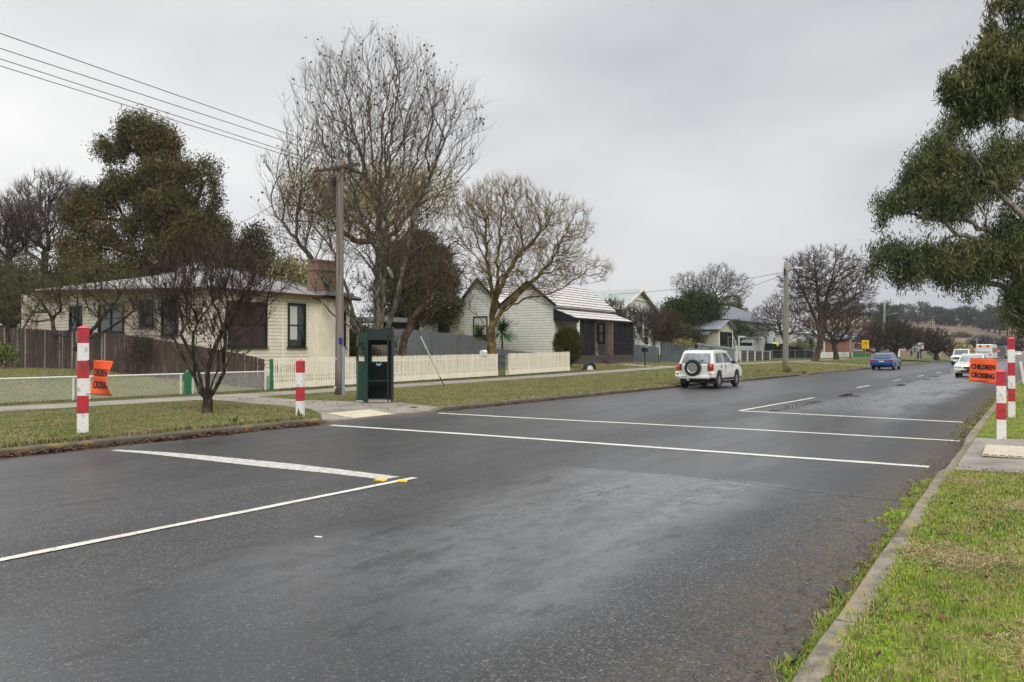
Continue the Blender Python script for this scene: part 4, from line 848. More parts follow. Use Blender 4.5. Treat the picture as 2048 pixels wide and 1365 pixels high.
# ------------------------------------------------------------------ gums on the right
b = (4.6, 25.0, GR(4.6, 25)-.05); st = [(trk((0, 0, 0), (0, .1, 3.0), (-.3, .1, 5.5)), -1)]; n0 = len(st[0][0])
for q in ([(2250, 330), (2120, 260), (2040, 230), (1990, 200)], [(2260, 250), (2130, 130), (2040, 90), (1980, 60)], [(2240, 200), (2150, 60), (2050, 10), (1990, 5)], [(2250, 330), (2140, 320), (2060, 290), (2010, 280)]):
    st.append((trk(*pts_px(b, q), seed=len(st), wob=.04), n0-1))
leafy_tree('near gum tree with long drooping leaves reaching in at the top right', 'tree', b, st,
    blobs_px(b, [(1990, 135, 62, 48, 1.3), (1925, 178, 42, 40, 1.2), (1965, 215, 48, 40, 1.2), (2030, 170, 45, 58, 1.2), (2005, 85, 42, 32), (1992, 14, 26, 16), (2035, 20, 26, 30, .7), (2050, 90, 40, 50, .8), (2085, 160, 45, 60, .6), (2060, 270, 18, 30, .6), (2048, 320, 14, 28, .4), (2180, 60, 110, 110, .25), (2220, 220, 90, 80, .2), (2120, -60, 120, 90, .2)], 1.1),
    330, .26, 81, 46000, .18, 'gum leaves near', asp=.16, droop=1.1, clump_r=.13, shell=.25, per=46, name='gum_tree', step=.35, bark_='bark gum', rtip=.009)
b = (4.2, 47.0, GR(4.2, 47)-.05); st = [(trk((0, 0, 0), (-.2, 0, 3.0), (-.7, 0, 5.2)), -1)]; n0 = len(st[0][0])
for q in ([(2140, 560), (2050, 590), (1980, 560), (1900, 545), (1810, 535)], [(2140, 540), (2040, 500), (1990, 470), (1930, 440), (1860, 440), (1800, 425)], [(2130, 520), (2060, 460), (1990, 400), (1940, 340), (1905, 300)], [(2140, 470), (2060, 390), (2040, 340)], [(2140, 600), (2070, 620), (2035, 645)], [(2130, 500), (2000, 490), (1915, 470), (1850, 405)], [(2120, 480), (2030, 540), (1960, 500), (1900, 500)]):
    k_ = np.random.default_rng(len(st)+5).normal(0, .8); p = pts_px(b, [(a, c, k_*j/len(q)) for j, (a, c) in enumerate(q)]); st.append((trk(*p, seed=len(st), wob=.06), n0-1))
leafy_tree('large pale-limbed gum tree overhanging the road beyond the right crossing posts', 'tree', b, st,
    blobs_px(b, [(1893, 268, 34, 28, .9), (1875, 298, 36, 26, .8), (1850, 335, 36, 32), (1905, 335, 44, 34), (1820, 395, 36, 26), (1778, 412, 32, 20, .8), (1768, 442, 18, 18, .6), (1880, 385, 50, 32), (1950, 345, 40, 36, .8), (1935, 400, 42, 30, .7), (2010, 330, 42, 38, .6), (2035, 300, 26, 24, .5), (1780, 505, 42, 24, .9), (1762, 535, 26, 18, .6), (1815, 540, 44, 30), (1850, 515, 38, 26, .8), (1840, 370, 40, 26, .9), (1870, 425, 36, 20, .6), (1905, 430, 40, 18, .5), (1990, 300, 36, 26, .5), (1990, 370, 46, 28, .6), (2025, 500, 40, 50, .8), (1905, 525, 48, 44, 1.1), (1960, 520, 48, 40, 1.), (1935, 575, 38, 22, .6), (2010, 520, 42, 46, .7), (2035, 440, 30, 40, .5), (1985, 440, 30, 30, .25), (2035, 585, 22, 26, .7), (2025, 625, 22, 26, .8), (2040, 655, 22, 20, .7), (2150, 300, 90, 90, .25), (2180, 450, 90, 90, .2), (2100, 600, 60, 60, .3)], 1.2),
    900, .34, 82, 120000, .23, 'gum leaves near', asp=.19, droop=.9, clump_r=.24, shell=.2, per=64, name='gum_tree', step=.5, bark_='bark gum', rtip=.016)
b = (7, 78, GR(7, 78)); leafy_tree('farther dark gum beyond the overhanging gum on the right', 'tree', b, [(trk((0, 0, 0), (0, 0, 4.)), -1)], blobs_px(b, [(2060, 600, 50, 50), (2100, 560, 60, 60), (2040, 640, 26, 24, .5)]), 200, .3, 83, 22000, .24, 'gum leaves', asp=.25, droop=.6, clump_r=.4, name='gum_tree', step=.6)
# ------------------------------------------------------------------ trees along the street and gardens beyond
def base_px(px, X): y = atx(px, X)[0]; return Lg(X, y)
def far_bare(label, px, X, q, bl, nt, rb, sd, tl=.8, tr=.018, step=.6, twig='twig dark', bk='bark dark', rtip=.022, name='bare_tree', group=None, up=.25, tsp=.6, tup=.4, tw=3, leaves=0, ls=.2, lm='dead leaves'):
    b = base_px(px, X); return bare_tree(label, 'tree', b, [(trk(*([(0, 0, 0)]+[tuple(o) for o in pts_px(b, q)])), -1)], blobs_px(b, bl), nt, rb, sd, step=step, rtip=rtip, up=up, tw=tw, tl=tl, tr=tr, tup=tup, tsp=tsp, bark_=bk, twig=twig, name=name, exp=2.15, group=group, leaves=leaves, lsize=ls, lmat=lm)
b = base_px(1628, -19.6); b = (b[0], b[1], b[2]); st = [(trk((0, 0, 0), *[tuple(o) for o in pts_px(b, [(1636, 705), (1641, 680)])]), -1)]; n0 = len(st[0][0])
for q in ([(1645, 640), (1655, 590), (1668, 540), (1672, 510)], [(1632, 640), (1610, 590), (1590, 560)], [(1650, 640), (1690, 610), (1725, 580)], [(1625, 660), (1600, 640), (1575, 632)], [(1640, 640), (1635, 580), (1630, 530)]): st.append((trk(*pts_px(b, q), seed=len(st)), n0-1))
bare_tree('tall leaning bare street tree with a big round crown, before the white lattice fence', 'tree', b, st, blobs_px(b, [(1650, 545, 78, 52, 1.2), (1610, 560, 55, 50), (1700, 565, 52, 45), (1660, 600, 85, 40), (1590, 600, 45, 35, .7), (1720, 590, 35, 30, .6)]), 1500, .34, 91, step=.6, rtip=.022, up=.25, tw=3, tl=.8, tr=.019, tup=.4, tsp=.7, bark_='bark brown', twig='twig dark', exp=2.15)
far_bare('smaller bare street tree with a forked trunk, before the white lattice fence', 1672, -20.2, [(1671, 705), (1668, 690)], [(1660, 650, 55, 38), (1700, 650, 45, 38), (1620, 665, 35, 25, .6), (1675, 620, 45, 25, .6)], 900, .3, 92)
far_bare('dark bare garden tree just left of the second power pole', 1572, -30, [(1568, 680), (1560, 660)], [(1535, 640, 38, 34), (1565, 620, 40, 32), (1520, 665, 26, 22, .6), (1590, 655, 35, 30, .7)], 900, .22, 93, tl=.7, twig='twig mauve')
far_bare('bare tree standing above the roofs, leftmost of the pair behind the evergreen', 1372, -52, [(1385, 620), (1388, 600)], [(1375, 570, 30, 26), (1395, 585, 30, 20), (1355, 560, 14, 18, .6)], 420, .2, 94, tl=.8, twig='twig mauve')
far_bare('broad bare tree above the grey roof, rightmost of the pair behind the evergreen', 1440, -50, [(1435, 620), (1432, 590)], [(1435, 560, 38, 32, 1.2), (1470, 575, 34, 28), (1480, 595, 20, 16, .6), (1410, 580, 30, 22, .7)], 900, .25, 95, tl=.8, twig='twig mauve')
for i, (px, X, q, bl, nt) in enumerate(((1788, -14.8, [(1790, 712), (1793, 700)], [(1795, 675, 36, 26), (1775, 685, 25, 20, .7), (1820, 678, 26, 22, .8), (1795, 655, 26, 14, .5)], 700), (1874, -11.4, [(1873, 716), (1872, 708)], [(1872, 688, 26, 18), (1855, 680, 24, 20, .8), (1892, 690, 18, 14, .7), (1872, 670, 24, 12, .6)], 600), (1752, -19.0, [(1757, 708), (1754, 695)], [(1750, 670, 24, 26), (1735, 685, 20, 20, .7), (1765, 660, 20, 20, .8)], 500), (1838, -15.5, [(1838, 712), (1838, 700)], [(1838, 680, 26, 20), (1825, 665, 20, 14, .6)], 500))):
    far_bare(('round dark bare street tree just right of the parked blue wagon', 'low dark bare street tree near the far bend of the street', 'reddish bare tree behind the yellow speed sign', 'dark bare tree behind the big grey-backed road sign')[i], px, X, q, bl, nt, .32, 101+i, tl=.9, tr=.035, step=.9, rtip=.04, twig='bark brown' if i == 2 else 'twig dark')
def leafy_px(label, px, X, bl, n, ls, mat, sd, cat='bush', name='bush', asp=.45, droop=.15, cr=.3, th=1.0, rb=.12, shell=.5, per=26, group=None, y=None, flat_=0., bk='bark dark', depth=1., nt=90):
    yy = atx(px, X)[0] if y is None else y; b = Lg(X, yy)
    return leafy_tree(label, cat, b, [(trk((0, 0, 0), (0, 0, th)), -1)], blobs_px(b, bl, depth), nt, rb, sd, n, ls, mat, asp=asp, droop=droop, clump_r=cr, shell=shell, per=per, name=name, rtip=.012, step=.4, group=group, flat_=flat_, bark_=bk)
leafy_px('round golden-tipped clipped bush beside the dark verandah', 1134, -26.3, [(1136, 692, 29, 36), (1134, 676, 22, 22, .6)], 26000, .085, 'golden bush leaves', 111, cr=.09, shell=.82, per=14, name='round_bush', asp=.5, depth=.9, th=.8)
leafy_px('dark glossy evergreen tree before the grey roofed house', 1392, -30.5, [(1388, 620, 42, 32, 1.2), (1350, 625, 26, 24), (1420, 615, 26, 26), (1430, 635, 18, 20, .6), (1385, 655, 40, 26, .9), (1410, 670, 26, 20, .6), (1345, 640, 22, 18, .6)], 30000, .24, 'shrub leaves', 112, cat='tree', name='evergreen_tree', th=2.5, rb=.25, cr=.4, shell=.55)
leafy_px('olive-green shrub below the dark evergreen tree', 1350, -29.5, [(1345, 665, 30, 26), (1375, 675, 30, 22), (1325, 670, 20, 22, .7)], 13000, .14, 'olive leaves', 113)
for i, (px, X, y, bl, mt) in enumerate(((1232, -30.2, 64.5, [(1225, 640, 28, 36), (1250, 650, 24, 40), (1215, 618, 20, 16, .6)], 'twig mauve'), (1290, -28.6, 66.5, [(1290, 655, 28, 36), (1310, 645, 24, 30), (1272, 640, 20, 30, .8)], 'twig mauve'), (1325, -28.0, 70.5, [(1325, 655, 28, 30), (1345, 650, 20, 26, .8)], 'bark brown'))):
    b = Lg(X, y); st = [(trk((0, 0, 0), (0, 0, .15)), -1)]
    bare_tree(('many-stemmed brown bare shrub against the white wall right of the verandah', 'vase-shaped brown bare shrub behind the dark post box', 'reddish bare shrub rightmost of the three before the white gabled house')[i], 'shrub', b, st, blobs_px(b, bl+[(px, 690, 12, 14, .2)], .5), 520, .03, 120+i, step=.3, rtip=.013, up=.5, tw=4, tl=.6, tr=.012, tup=.9, tsp=.4, bark_='bark brown', twig=mt, name='bare_shrub', leaves=3500, lsize=.11, alpha=.12, lmat='olive leaves')
leafy_px('small dark conifer behind the grey roof', 1462, -52, [(1462, 605, 24, 16), (1460, 620, 28, 14), (1490, 620, 12, 10, .4)], 8000, .25, 'cypress leaves', 114, cat='tree', name='conifer_tree', th=3.)
leafy_px('weeping green shrub trained over the cream porch', 1478, -27.5, [(1478, 655, 22, 12), (1490, 668, 26, 12, .7), (1465, 680, 12, 12, .6), (1458, 693, 8, 10, .4)], 7000, .14, 'shrub leaves', 115)
leafy_px('olive bush tucked left of the cream porch', 1385, -28.5, [(1375, 685, 26, 14), (1395, 678, 14, 14, .5)], 7000, .14, 'shrub leaves', 116)
leafy_px('yellow-flowering hedge tip over the corrugated fence', 1372, -26.2, [(1362, 687, 9, 3), (1373, 690, 10, 3)], 1800, .12, 'willow leaves', 117)
leafy_px('yellow-green garden bush seen right of the second power pole', 1592, -27, [(1592, 690, 14, 6), (1605, 694, 12, 5)], 2500, .14, 'bright shrub leaves', 118)
leafy_px('brown-green hedge between the white house and the lattice fence', 1622, -30, [(1618, 690, 12, 14), (1632, 696, 14, 10)], 3500, .16, 'olive leaves', 119)
leafy_px('dark pyramidal pine behind the far power pole', 1775, -36, [(1775, 622, 16, 18, .8), (1772, 645, 26, 20), (1778, 662, 34, 18), (1800, 675, 24, 14, .6)], 22000, .40, 'pine leaves', 131, cat='tree', name='pine_tree', cr=.7, th=5., rb=.35, shell=.4)
leafy_px('yellow-tinged bush at the far end of the street', 1915, -9, [(1912, 700, 16, 6), (1925, 703, 10, 5)], 3000, .5, 'willow leaves', 132, cr=.5)
leafy_px('dark rounded evergreen behind the oncoming cars', 1918, -22, [(1918, 682, 28, 16), (1945, 690, 16, 12, .6), (1900, 692, 16, 10, .5)], 9000, .6, 'cypress leaves', 133, cat='tree', name='evergreen_tree', cr=.8, th=3.)
for i, (px, X, bl) in enumerate(((1965, -16, [(1965, 688, 22, 12), (1985, 692, 14, 10)]), (2010, 9, [(2012, 690, 18, 12), (2030, 692, 14, 12)]), (1850, -30, [(1848, 690, 20, 12), (1832, 695, 14, 10)]))):
    p = atd(px, 702, (260, 240, 200)[i]); b = (p.x, p.y, -.2)
    leafy_tree(('dim grey-green roadside tree behind the bus', 'dim roadside tree at the far right end of the street', 'dim bushy tree behind the far bare street tree')[i], 'tree', b, [(trk((0, 0, 0), (0, 0, 2.)), -1)], blobs_px(b, bl), 60, .3, 140+i, 5000, .8, 'hill leaves', name='roadside_tree', clump_r=.9)
# ------------------------------------------------------------------ gum trees on the hill
kinds = []
for q in range(3):
    rg = np.random.default_rng(200+q); H = 8.5; bl = [(rg.normal(0, 2.2), rg.normal(0, 1.6), H*rg.uniform(.22, 1.0), rg.uniform(1.4, 2.8), rg.uniform(1.2, 2.2), rg.uniform(.9, 1.6)) for _ in range(10)]
    kinds.append(leafy_tree('hill gum', 'tree', (0, 0, 0), [(trk((0, 0, 0), (0, 0, 3.)), -1)], bl, 40, .28, 210+q, 2600, .55, 'hill leaves', clump_r=.5, droop=.3, asp=.5, name='hill_gum_tree', group='gum trees on the far hill', step=.8, per=16))
rr = random.Random(12); HT = [(1836, 446, 1.25)]+[(px, rr.uniform(440, 475), rr.uniform(.75, 1.1)) for px in (1796, 1806, 1815, 1824, 1852, 1863, 1872, 1880, 1889, 1897, 1906, 1914, 1923, 1931, 1939, 1948, 1957, 1966, 1974, 1983, 1990, 1999, 2008, 2018, 2030, 2043, 2060, 2080, 1785, 1770, 1755, 1740, 1720, 1700, 1675, 1650)]+[(1978, 415, 1.3), (1990, 405, 1.2), (2000, 390, 1.3), (2015, 380, 1.2), (1968, 425, 1.1)]
for i, (px, y, s) in enumerate(HT):
    x = aty(px, y)[0]; lab = 'tallest flat-topped gum standing clear of the tree line on the hill' if i == 0 else 'grey-green gum in the tree line along the far hill'
    if i >= 37: lab = 'pale-trunked gum in the clump below the ridge on the right of the hill'
    z = float(hz(x, y))-.2
    if i < 3: o = kinds[i]; o.location = (x, y, z); o.rotation_euler = (0, 0, rr.uniform(0, 6)); o.scale = (s,)*3; o['label'] = lab
    else: dup(kinds[rr.randrange(3)], (x, y, z), rr.uniform(0, 6), lab, None, s)
# ------------------------------------------------------------------ house pieces
def window(parent, face, a, c, z0, z1, wd, fm='dark green trim', gm='window glass', sill=True, rail=True, mull=0, curtain=False, sm=None, name='window', fw=.07):
    """face 'X': wall plane x=a looking +X, centred on y=c; face 'Y': plane y=a looking -Y, centred on x=c (world coords)"""
    def p(u, o, z): return (a+o, c+u, z) if face == 'X' else (c+u, a-o, z)
    def bx(mb, u, o, z, su, so_, sz): mb.box(p(u, o, z), (so_, su, sz) if face == 'X' else (su, so_, sz))
    m = MB(); h = z1-z0; zc = (z0+z1)/2
    for s in (-1, 1): bx(m, s*(wd/2-fw/2), .035, zc, fw, .09, h)
    bx(m, 0, .035, z1-fw/2, wd-2*fw, .088, fw); bx(m, 0, .035, z0+fw/2, wd-2*fw, .088, fw)
    if rail: bx(m, 0, .03, zc, wd-2*fw, .07, .05)
    for k_ in range(mull): bx(m, -wd/2+wd*(k_+1)/(mull+1), .03, zc, .06, .068, h-2*fw-.004)
    o = m.build(name, fm, parent, world=True)
    g = MB(); bx(g, 0, .008, zc, wd-fw*1.6, .012, h-fw*1.6); g.build('pane', gm, o, loc=None, world=False); ch = o.children[0]; off = np.array(parent.location); me = ch.data
    me.transform(Matrix.Translation(-Vector(off)))
    if curtain:
        q = MB(); bx(q, -wd*.18, .019, zc+h*.05, wd*.4, .008, h*.75); cc = q.build('curtain', 'curtain', o); cc.data.transform(Matrix.Translation(-Vector(off)))
    if sill:
        s_ = MB(); bx(s_, 0, .06, z0-.03, wd+.14, .16, .05); ss_ = s_.build('sill', sm or fm, o); ss_.data.transform(Matrix.Translation(-Vector(off)))
    return o
def poly(parent, name, vs, fs, mat, thick=0., smooth=False):
    m = MB(); m.add(vs, fs); o = m.build(name, mat, parent, world=True)
    if thick:
        s_ = o.modifiers.new('thickness', 'SOLIDIFY'); s_.thickness = thick; s_.offset = -1
    return o
def bxp(parent, name, c, d, mat, rz=0, bevel=0):
    m = MB(); m.box(c, d, rz); return m.build(name, mat, parent, world=True, bevel=bevel)
# ---- cream house with rusty hip roof
XF = -30.5; yB = atx(430, XF)[0]; yC = atx(697, XF)[0]; xA = aty(42, yB)[0]; zE = atx(560, XF, 582)[1]-.12; zA = aty(120, yB, 577)[1]-.15
H1 = thing('cream_house', 'cream weatherboard house with a rusty hipped iron roof and brick chimney', 'house', (XF, yB, GL(XF, yB)-.1))
def quadwall(parent, name, a, b, z0, za, zb, th, mat):
    """wall from a to b (xy) with its own top heights; th points inwards"""
    v = []
    for (x, y), zt in ((a, za), (b, zb)):
        for o in (0, 1): v += [(x+th[0]*o, y+th[1]*o, z0), (x+th[0]*o, y+th[1]*o, zt)]
    return poly(parent, name, v, [(0, 1, 5, 4), (2, 3, 7, 6), (0, 2, 3, 1), (4, 6, 7, 5), (1, 3, 7, 5), (0, 2, 6, 4)], mat)
quadwall(H1, 'wall', (XF, yB), (XF, yC), .2, zE, zE, (-.15, 0), 'weatherboard cream')
quadwall(H1, 'wall', (xA, yB), (XF-.151, yB), .2, zA, zE, (0, .15), 'weatherboard cream')
quadwall(H1, 'wall', (XF-.151, yC-.15), (xA, yC-.15), .2, zE, zA, (0, .15), 'weatherboard cream')
quadwall(H1, 'wall', (xA, yB+.151), (xA, yC-.16), .2, zA, zA, (.15, 0), 'weatherboard cream')
ov = .45; yM = (yB+yC)/2; zR = atx(430, -35.2, 537)[1]; xR1, xR2 = -35.0, -40.5; xa2 = xA+1.6
E_ = [(XF+ov, yB-ov, zE), (XF+ov, yC+ov, zE), (xa2, yC+ov, zA+.1), (xa2, yB-ov, zA+.1), (xR1, yM, zR), (xR2, yM, zR)]
rf = poly(H1, 'roof', E_, [(0, 1, 4), (1, 2, 5, 4), (2, 3, 5), (3, 0, 4, 5), (0, 3, 2, 1)], 'rusty roof')
m = MB()
for a, b in ((0, 1), (3, 0)):
    p, q = np.array(E_[a]), np.array(E_[b]); m.bar(p-[0, 0, .06], q-[0, 0, .06], .12, .13)
o = m.build('gutter', 'rusty iron', rf); o.data.transform(Matrix.Translation(-Vector(H1.location)))
m = MB(); m.bar((xR1+.1, yM, zR+.03), (xR2, yM, zR+.03), .3, .05)
for i in (0, 1): m.bar(np.array(E_[i])+[0, 0, .04], np.array((xR1, yM, zR+.04)), .28, .04)
o = m.build('ridge_capping', 'galvanised', rf); o.data.transform(Matrix.Translation(-Vector(H1.location)))
for px0, px1, t0, b0, cur in ((455, 533, 604, 695, 0), (575, 610, 607, 695, 1), (667, 690, 612, 695, 0)):
    y0, y1 = atx(px0, XF)[0], atx(px1, XF)[0]; zc0 = atx((px0+px1)/2, XF, t0)[1]; zc1 = atx((px0+px1)/2, XF, b0)[1]; window(H1, 'X', XF, (y0+y1)/2, zc1, zc0, y1-y0, gm='brown screen' if px0 == 455 else 'window glass', curtain=bool(cur))
for px0, px1, t0, b0, ml in ((140, 164, 612, 660, 0), (198, 248, 608, 666, 1), (280, 307, 600, 652, 0), (324, 357, 598, 671, 0)):
    x0, x1 = aty(px0, yB)[0], aty(px1, yB)[0]; z1 = aty((px0+px1)/2, yB, t0)[1]; z0 = aty((px0+px1)/2, yB, b0)[1]; window(H1, 'Y', yB, (x0+x1)/2, z0, z1, x1-x0, mull=ml)
for y in (yB+.03, yC-.03, atx(571, XF)[0]-.15): m = MB(); m.box((XF+.012, y, (zE+.2)/2), (.05, .09, zE-.2)); m.build('corner_board', 'picket cream', H1, world=True)
y0, y1 = atx(634, XF)[0], atx(664, XF)[0]; bxp(H1, 'chimney_breast', (XF+.14, (y0+y1)/2, (zE+.2)/2-.02), (.30, y1-y0, zE-.24), 'painted brick')
y2, y3 = atx(616, XF)[0], y0; bxp(H1, 'panel', (XF+.03, (y2+y3)/2, (zE+.2)/2-.03), (.06, y3-y2-.01, zE-.26), 'picket cream')
y0, y1 = atx(621, XF)[0]+.45, atx(668, XF)[0]+.35; zt = atx(650, XF, 525)[1]; m = MB(); m.box((XF-.35, (y0+y1)/2, (zE+.1+zt)/2), (.75, y1-y0, zt-zE-.1)); m.box((XF-.35, (y0+y1)/2, zt-.32), (.9, y1-y0+.15, .24)); m.box((XF-.35, (y0+y1)/2, zt+.06), (.82, y1-y0+.07, .12))
m.build('chimney', 'chimney brick', H1, world=True)
bxp(H1, 'roof_flashing', (XF+.3, (y0+y1)/2+.1, zE+.12), (.9, y1-y0+.5, .2), 'galvanised')
m = MB(); m.tube([(XF+.3, yB-.1, zE-.15), (XF+.3, yB-.1, zE-.02)], .09, 12); m.build('flood_lamp', 'lamp clear', H1, world=True)
# ---- white double gabled house with verandah
YG = 52.7; X2 = -29.8; zEv = aty(1108, YG, 606)[1]; zAp = aty(1059, YG, 563)[1]; xr = aty(1059, YG)[0]; xv = aty(1005, YG)[0]; xl = aty(912, YG)[0]; xr1 = aty(957.5, YG)[0]; zAp1 = aty(957, YG, 557)[1]; YE = 62.6
H2 = thing('white_house', 'white weatherboard house with twin gables, pale tiled roof and dark screened verandah', 'house', (X2, YG, GL(X2, YG)-.2))
def gable_solid(x0, xm, x1, ze0, za, ze1, y0, y1, mat, nm='wall'):
    m = MB(); v = [(x0, y0, .5), (x0, y0, ze0), (xm, y0, za), (x1, y0, ze1), (x1, y0, .5)]; v += [(a, y1, c) for a, b_, c in v]
    m.add(v, [(0, 1, 2, 3, 4), (9, 8, 7, 6, 5), (0, 5, 6, 1), (4, 3, 8, 9), (1, 6, 7, 2), (2, 7, 8, 3)]); return m.build(nm, mat, H2, world=True)
gable_solid(xv, xr, X2, zEv, zAp-.06, zEv, YG, YE, 'weatherboard white'); gable_solid(xl, xr1, xv-.01, zEv-.25, zAp1-.06, zEv-.02, YG+.02, YE-.4, 'weatherboard white')
def roof_pair(x0, xm, x1, z0, za, z1, y0, y1, nm='roof', mat='tile roof', ovh=.25):
    s0 = (za-z0)/(xm-x0); s1 = (za-z1)/(x1-xm); a = (x0-ovh, z0-s0*ovh); c = (x1+ovh, z1-s1*ovh)
    m = MB(); v = []
    for y in (y0-.3, y1+.3): v += [(a[0], y, a[1]), (xm, y, za), (c[0], y, c[1]), (a[0], y, a[1]-.12), (xm, y, za-.13), (c[0], y, c[1]-.12)]
    m.add(v, [(0, 1, 7, 6), (1, 2, 8, 7), (3, 9, 10, 4), (4, 10, 11, 5), (0, 6, 9, 3), (2, 5, 11, 8), (0, 3, 4, 1), (1, 4, 5, 2), (6, 7, 10, 9), (7, 8, 11, 10)])
    o = m.build(nm, mat, H2, world=True); b = MB()
    for y in (y0-.33,): b.bar((a[0], y, a[1]-.05), (xm, y, za-.05), .05, .2); b.bar((xm, y, za-.05), (c[0], y, c[1]-.05), .05, .2)
    q = b.build('bargeboard', 'dark shade cloth', o); q.data.transform(Matrix.Translation(-Vector(H2.location))); return o
roof_pair(xv-.02, xr, X2+.05, zEv, zAp, zEv, YG, YE); roof_pair(xl, xr1, xv-.05, zEv-.3, zAp1, zEv, YG+.05, YE-.5, ovh=.05)
XV = -27.7; zG = atx(1210, XV, 641)[1]; zF = atx(1210, XV, 711)[1]; zW = zEv-.42
m = MB(); v = [(X2+.02, YG-.1, zW), (XV, YG-.1, zG), (XV, YE+.2, zG), (X2+.02, YE+.2, zW)]; m.add(v+[(a, b_, c-.06) for a, b_, c in v], [(0, 1, 2, 3), (7, 6, 5, 4), (0, 4, 5, 1), (1, 5, 6, 2), (2, 6, 7, 3), (3, 7, 4, 0)])
vr = m.build('verandah_roof', 'tile roof', H2, world=True); m = MB(); m.box((XV+.05, (YG+YE)/2, zG-.05), (.13, YE-YG+.4, .13)); o = m.build('gutter', 'dark shade cloth', vr); o.data.transform(Matrix.Translation(-Vector(H2.location)))
m = MB(); m.add([(X2, YG-.12, zW-.02), (XV, YG-.12, zG-.02), (XV, YG-.12, zG-.3), (X2, YG-.12, zW-.9), (X2, YG-.06, zW-.02), (XV, YG-.06, zG-.02), (XV, YG-.06, zG-.3), (X2, YG-.06, zW-.9)], [(0, 1, 2, 3), (7, 6, 5, 4), (0, 4, 5, 1), (3, 2, 6, 7), (1, 5, 6, 2), (0, 3, 7, 4)]); m.build('side_blind', 'dark shade cloth', H2, world=True)
bxp(H2, 'deck', ((X2+XV)/2+.06, (YG+YE)/2, zF-.08), (XV-X2-.02, YE-YG, .16), 'dark timber')
bxp(H2, 'brick_base', ((X2+XV)/2+.08, (YG+YE)/2, (zF-.16+.6)/2), (XV-X2-.12, YE-YG-.1, zF-.17-.6), 'dark timber')
def vpost(px, w_, mat, nm='post', ys=None):
    y = atx(px, XV)[0] if ys is None else ys; return bxp(H2, nm, (XV-.08, y, (zF+zG-.08)/2), (w_, w_, zG-.08-zF), mat)
vpost(0, .16, 'white paint', ys=YG+.02); vpost(1192, .10, 'dark timber'); vpost(1225, .18, 'fresh timber'); vpost(0, .12, 'dark timber', ys=YE-.03)
def screen(pa, pb, mat='dark shade cloth', frame=True):
    y0 = atx(pa, XV)[0] if pa > 0 else YG+.15; y1 = atx(pb, XV)[0] if pb > 0 else YE-.12; m = MB(); m.box((XV-.1, (y0+y1)/2, (zF+zG-.1)/2), (.02, y1-y0, zG-.1-zF)); o = m.build('screen_panel', mat, H2, world=True)
    m = MB(); n = 3 if y1-y0 > 2 else 2
    for i in range(n+1): m.box((XV-.07, y0+.03+(y1-y0-.06)*i/n, (zF+zG-.1)/2), (.035, .04, zG-.1-zF))
    m.box((XV-.068, (y0+y1)/2, zF+1.0), (.033, y1-y0-.08, .05)); q = m.build('screen_frame', 'black iron', o); q.data.transform(Matrix.Translation(-Vector(H2.location)))
screen(-1, 1190); screen(1228, -1)
window(H2, 'X', X2, atx(1199, X2)[0]+.3, zF+1.0, zF+2.6, 1.1, fm='dark shade cloth'); window(H2, 'X', X2, atx(1170, X2)[0], zF+.02, zF+2.1, .9, fm='dark timber', sill=False, name='door')
m = MB(); yc = atx(1203, XV)[0]; xc = XV-.75
for s in (-1, 1): m.bar((xc-.2, yc+s*.25, zF), (xc+.22, yc+s*.25, zF+.9), .035, .035); m.bar((xc+.3, yc+s*.25, zF), (xc-.05, yc+s*.25, zF+.45), .035, .035)
for q in (.2, .45, .7, .88): m.bar((xc-.2+.42*q/.9, yc-.26, zF+q), (xc-.2+.42*q/.9, yc+.26, zF+q), .03, .05)
tag(m.build('garden_chair', 'white paint', loc=(xc, yc, zF)), 'white slatted folding chair leaning on the open verandah', 'chair')
x0, x1 = aty(947, YG)[0], aty(975, YG)[0]; window(H2, 'Y', YG+.02, (x0+x1)/2, aty(960, YG, 672)[1], aty(960, YG, 633)[1], x1-x0, gm='curtain')
bxp(H2, 'vent', (aty(925, YG)[0], YG-.0, aty(925, YG, 664)[1]), (.5, .06, .35), 'cement sheet')
# lean-to at the left
xl0 = aty(866, YG)[0]; zl0 = aty(866, YG, 632)[1]; zl1 = aty(909, YG, 619)[1]; m = MB(); v = [(xl0, YG+.04, .5), (xl0, YG+.04, zl0), (xl-.005, YG+.04, zl1), (xl-.005, YG+.04, .5)]
m.add(v+[(a, YG+5, c) for a, b_, c in v], [(0, 1, 2, 3), (7, 6, 5, 4), (0, 4, 5, 1), (1, 5, 6, 2), (2, 6, 7, 3)]); m.build('lean_to_wall', 'weatherboard white', H2, world=True)
poly(H2, 'lean_to_roof', [(xl0-.9, YG-.25, zl0-.12), (xl-.0, YG-.25, zl1+.1), (xl, YG+5.2, zl1+.1), (xl0-.9, YG+5.2, zl0-.12)], [(0, 1, 2, 3)], 'galvanised', .08)
x0, x1 = aty(877, YG)[0], aty(898, YG)[0]; window(H2, 'Y', YG+.04, (x0+x1)/2, aty(888, YG, 663)[1], aty(888, YG, 642)[1], x1-x0, fm='dark timber')
m = MB(); q = (aty(904, YG)[0], YG, aty(904, YG, 634)[1]); m.cyl((q[0], YG+.03, q[2]), (q[0], YG-.04, q[2]), .09); m.build('round_vent', 'dark timber', H2, world=True)
bxp(H2, 'window_box', (aty(855, YG+1)[0], YG+1.2, aty(855, YG+1, 655)[1]), (.9, .3, 1.5), 'cement sheet')
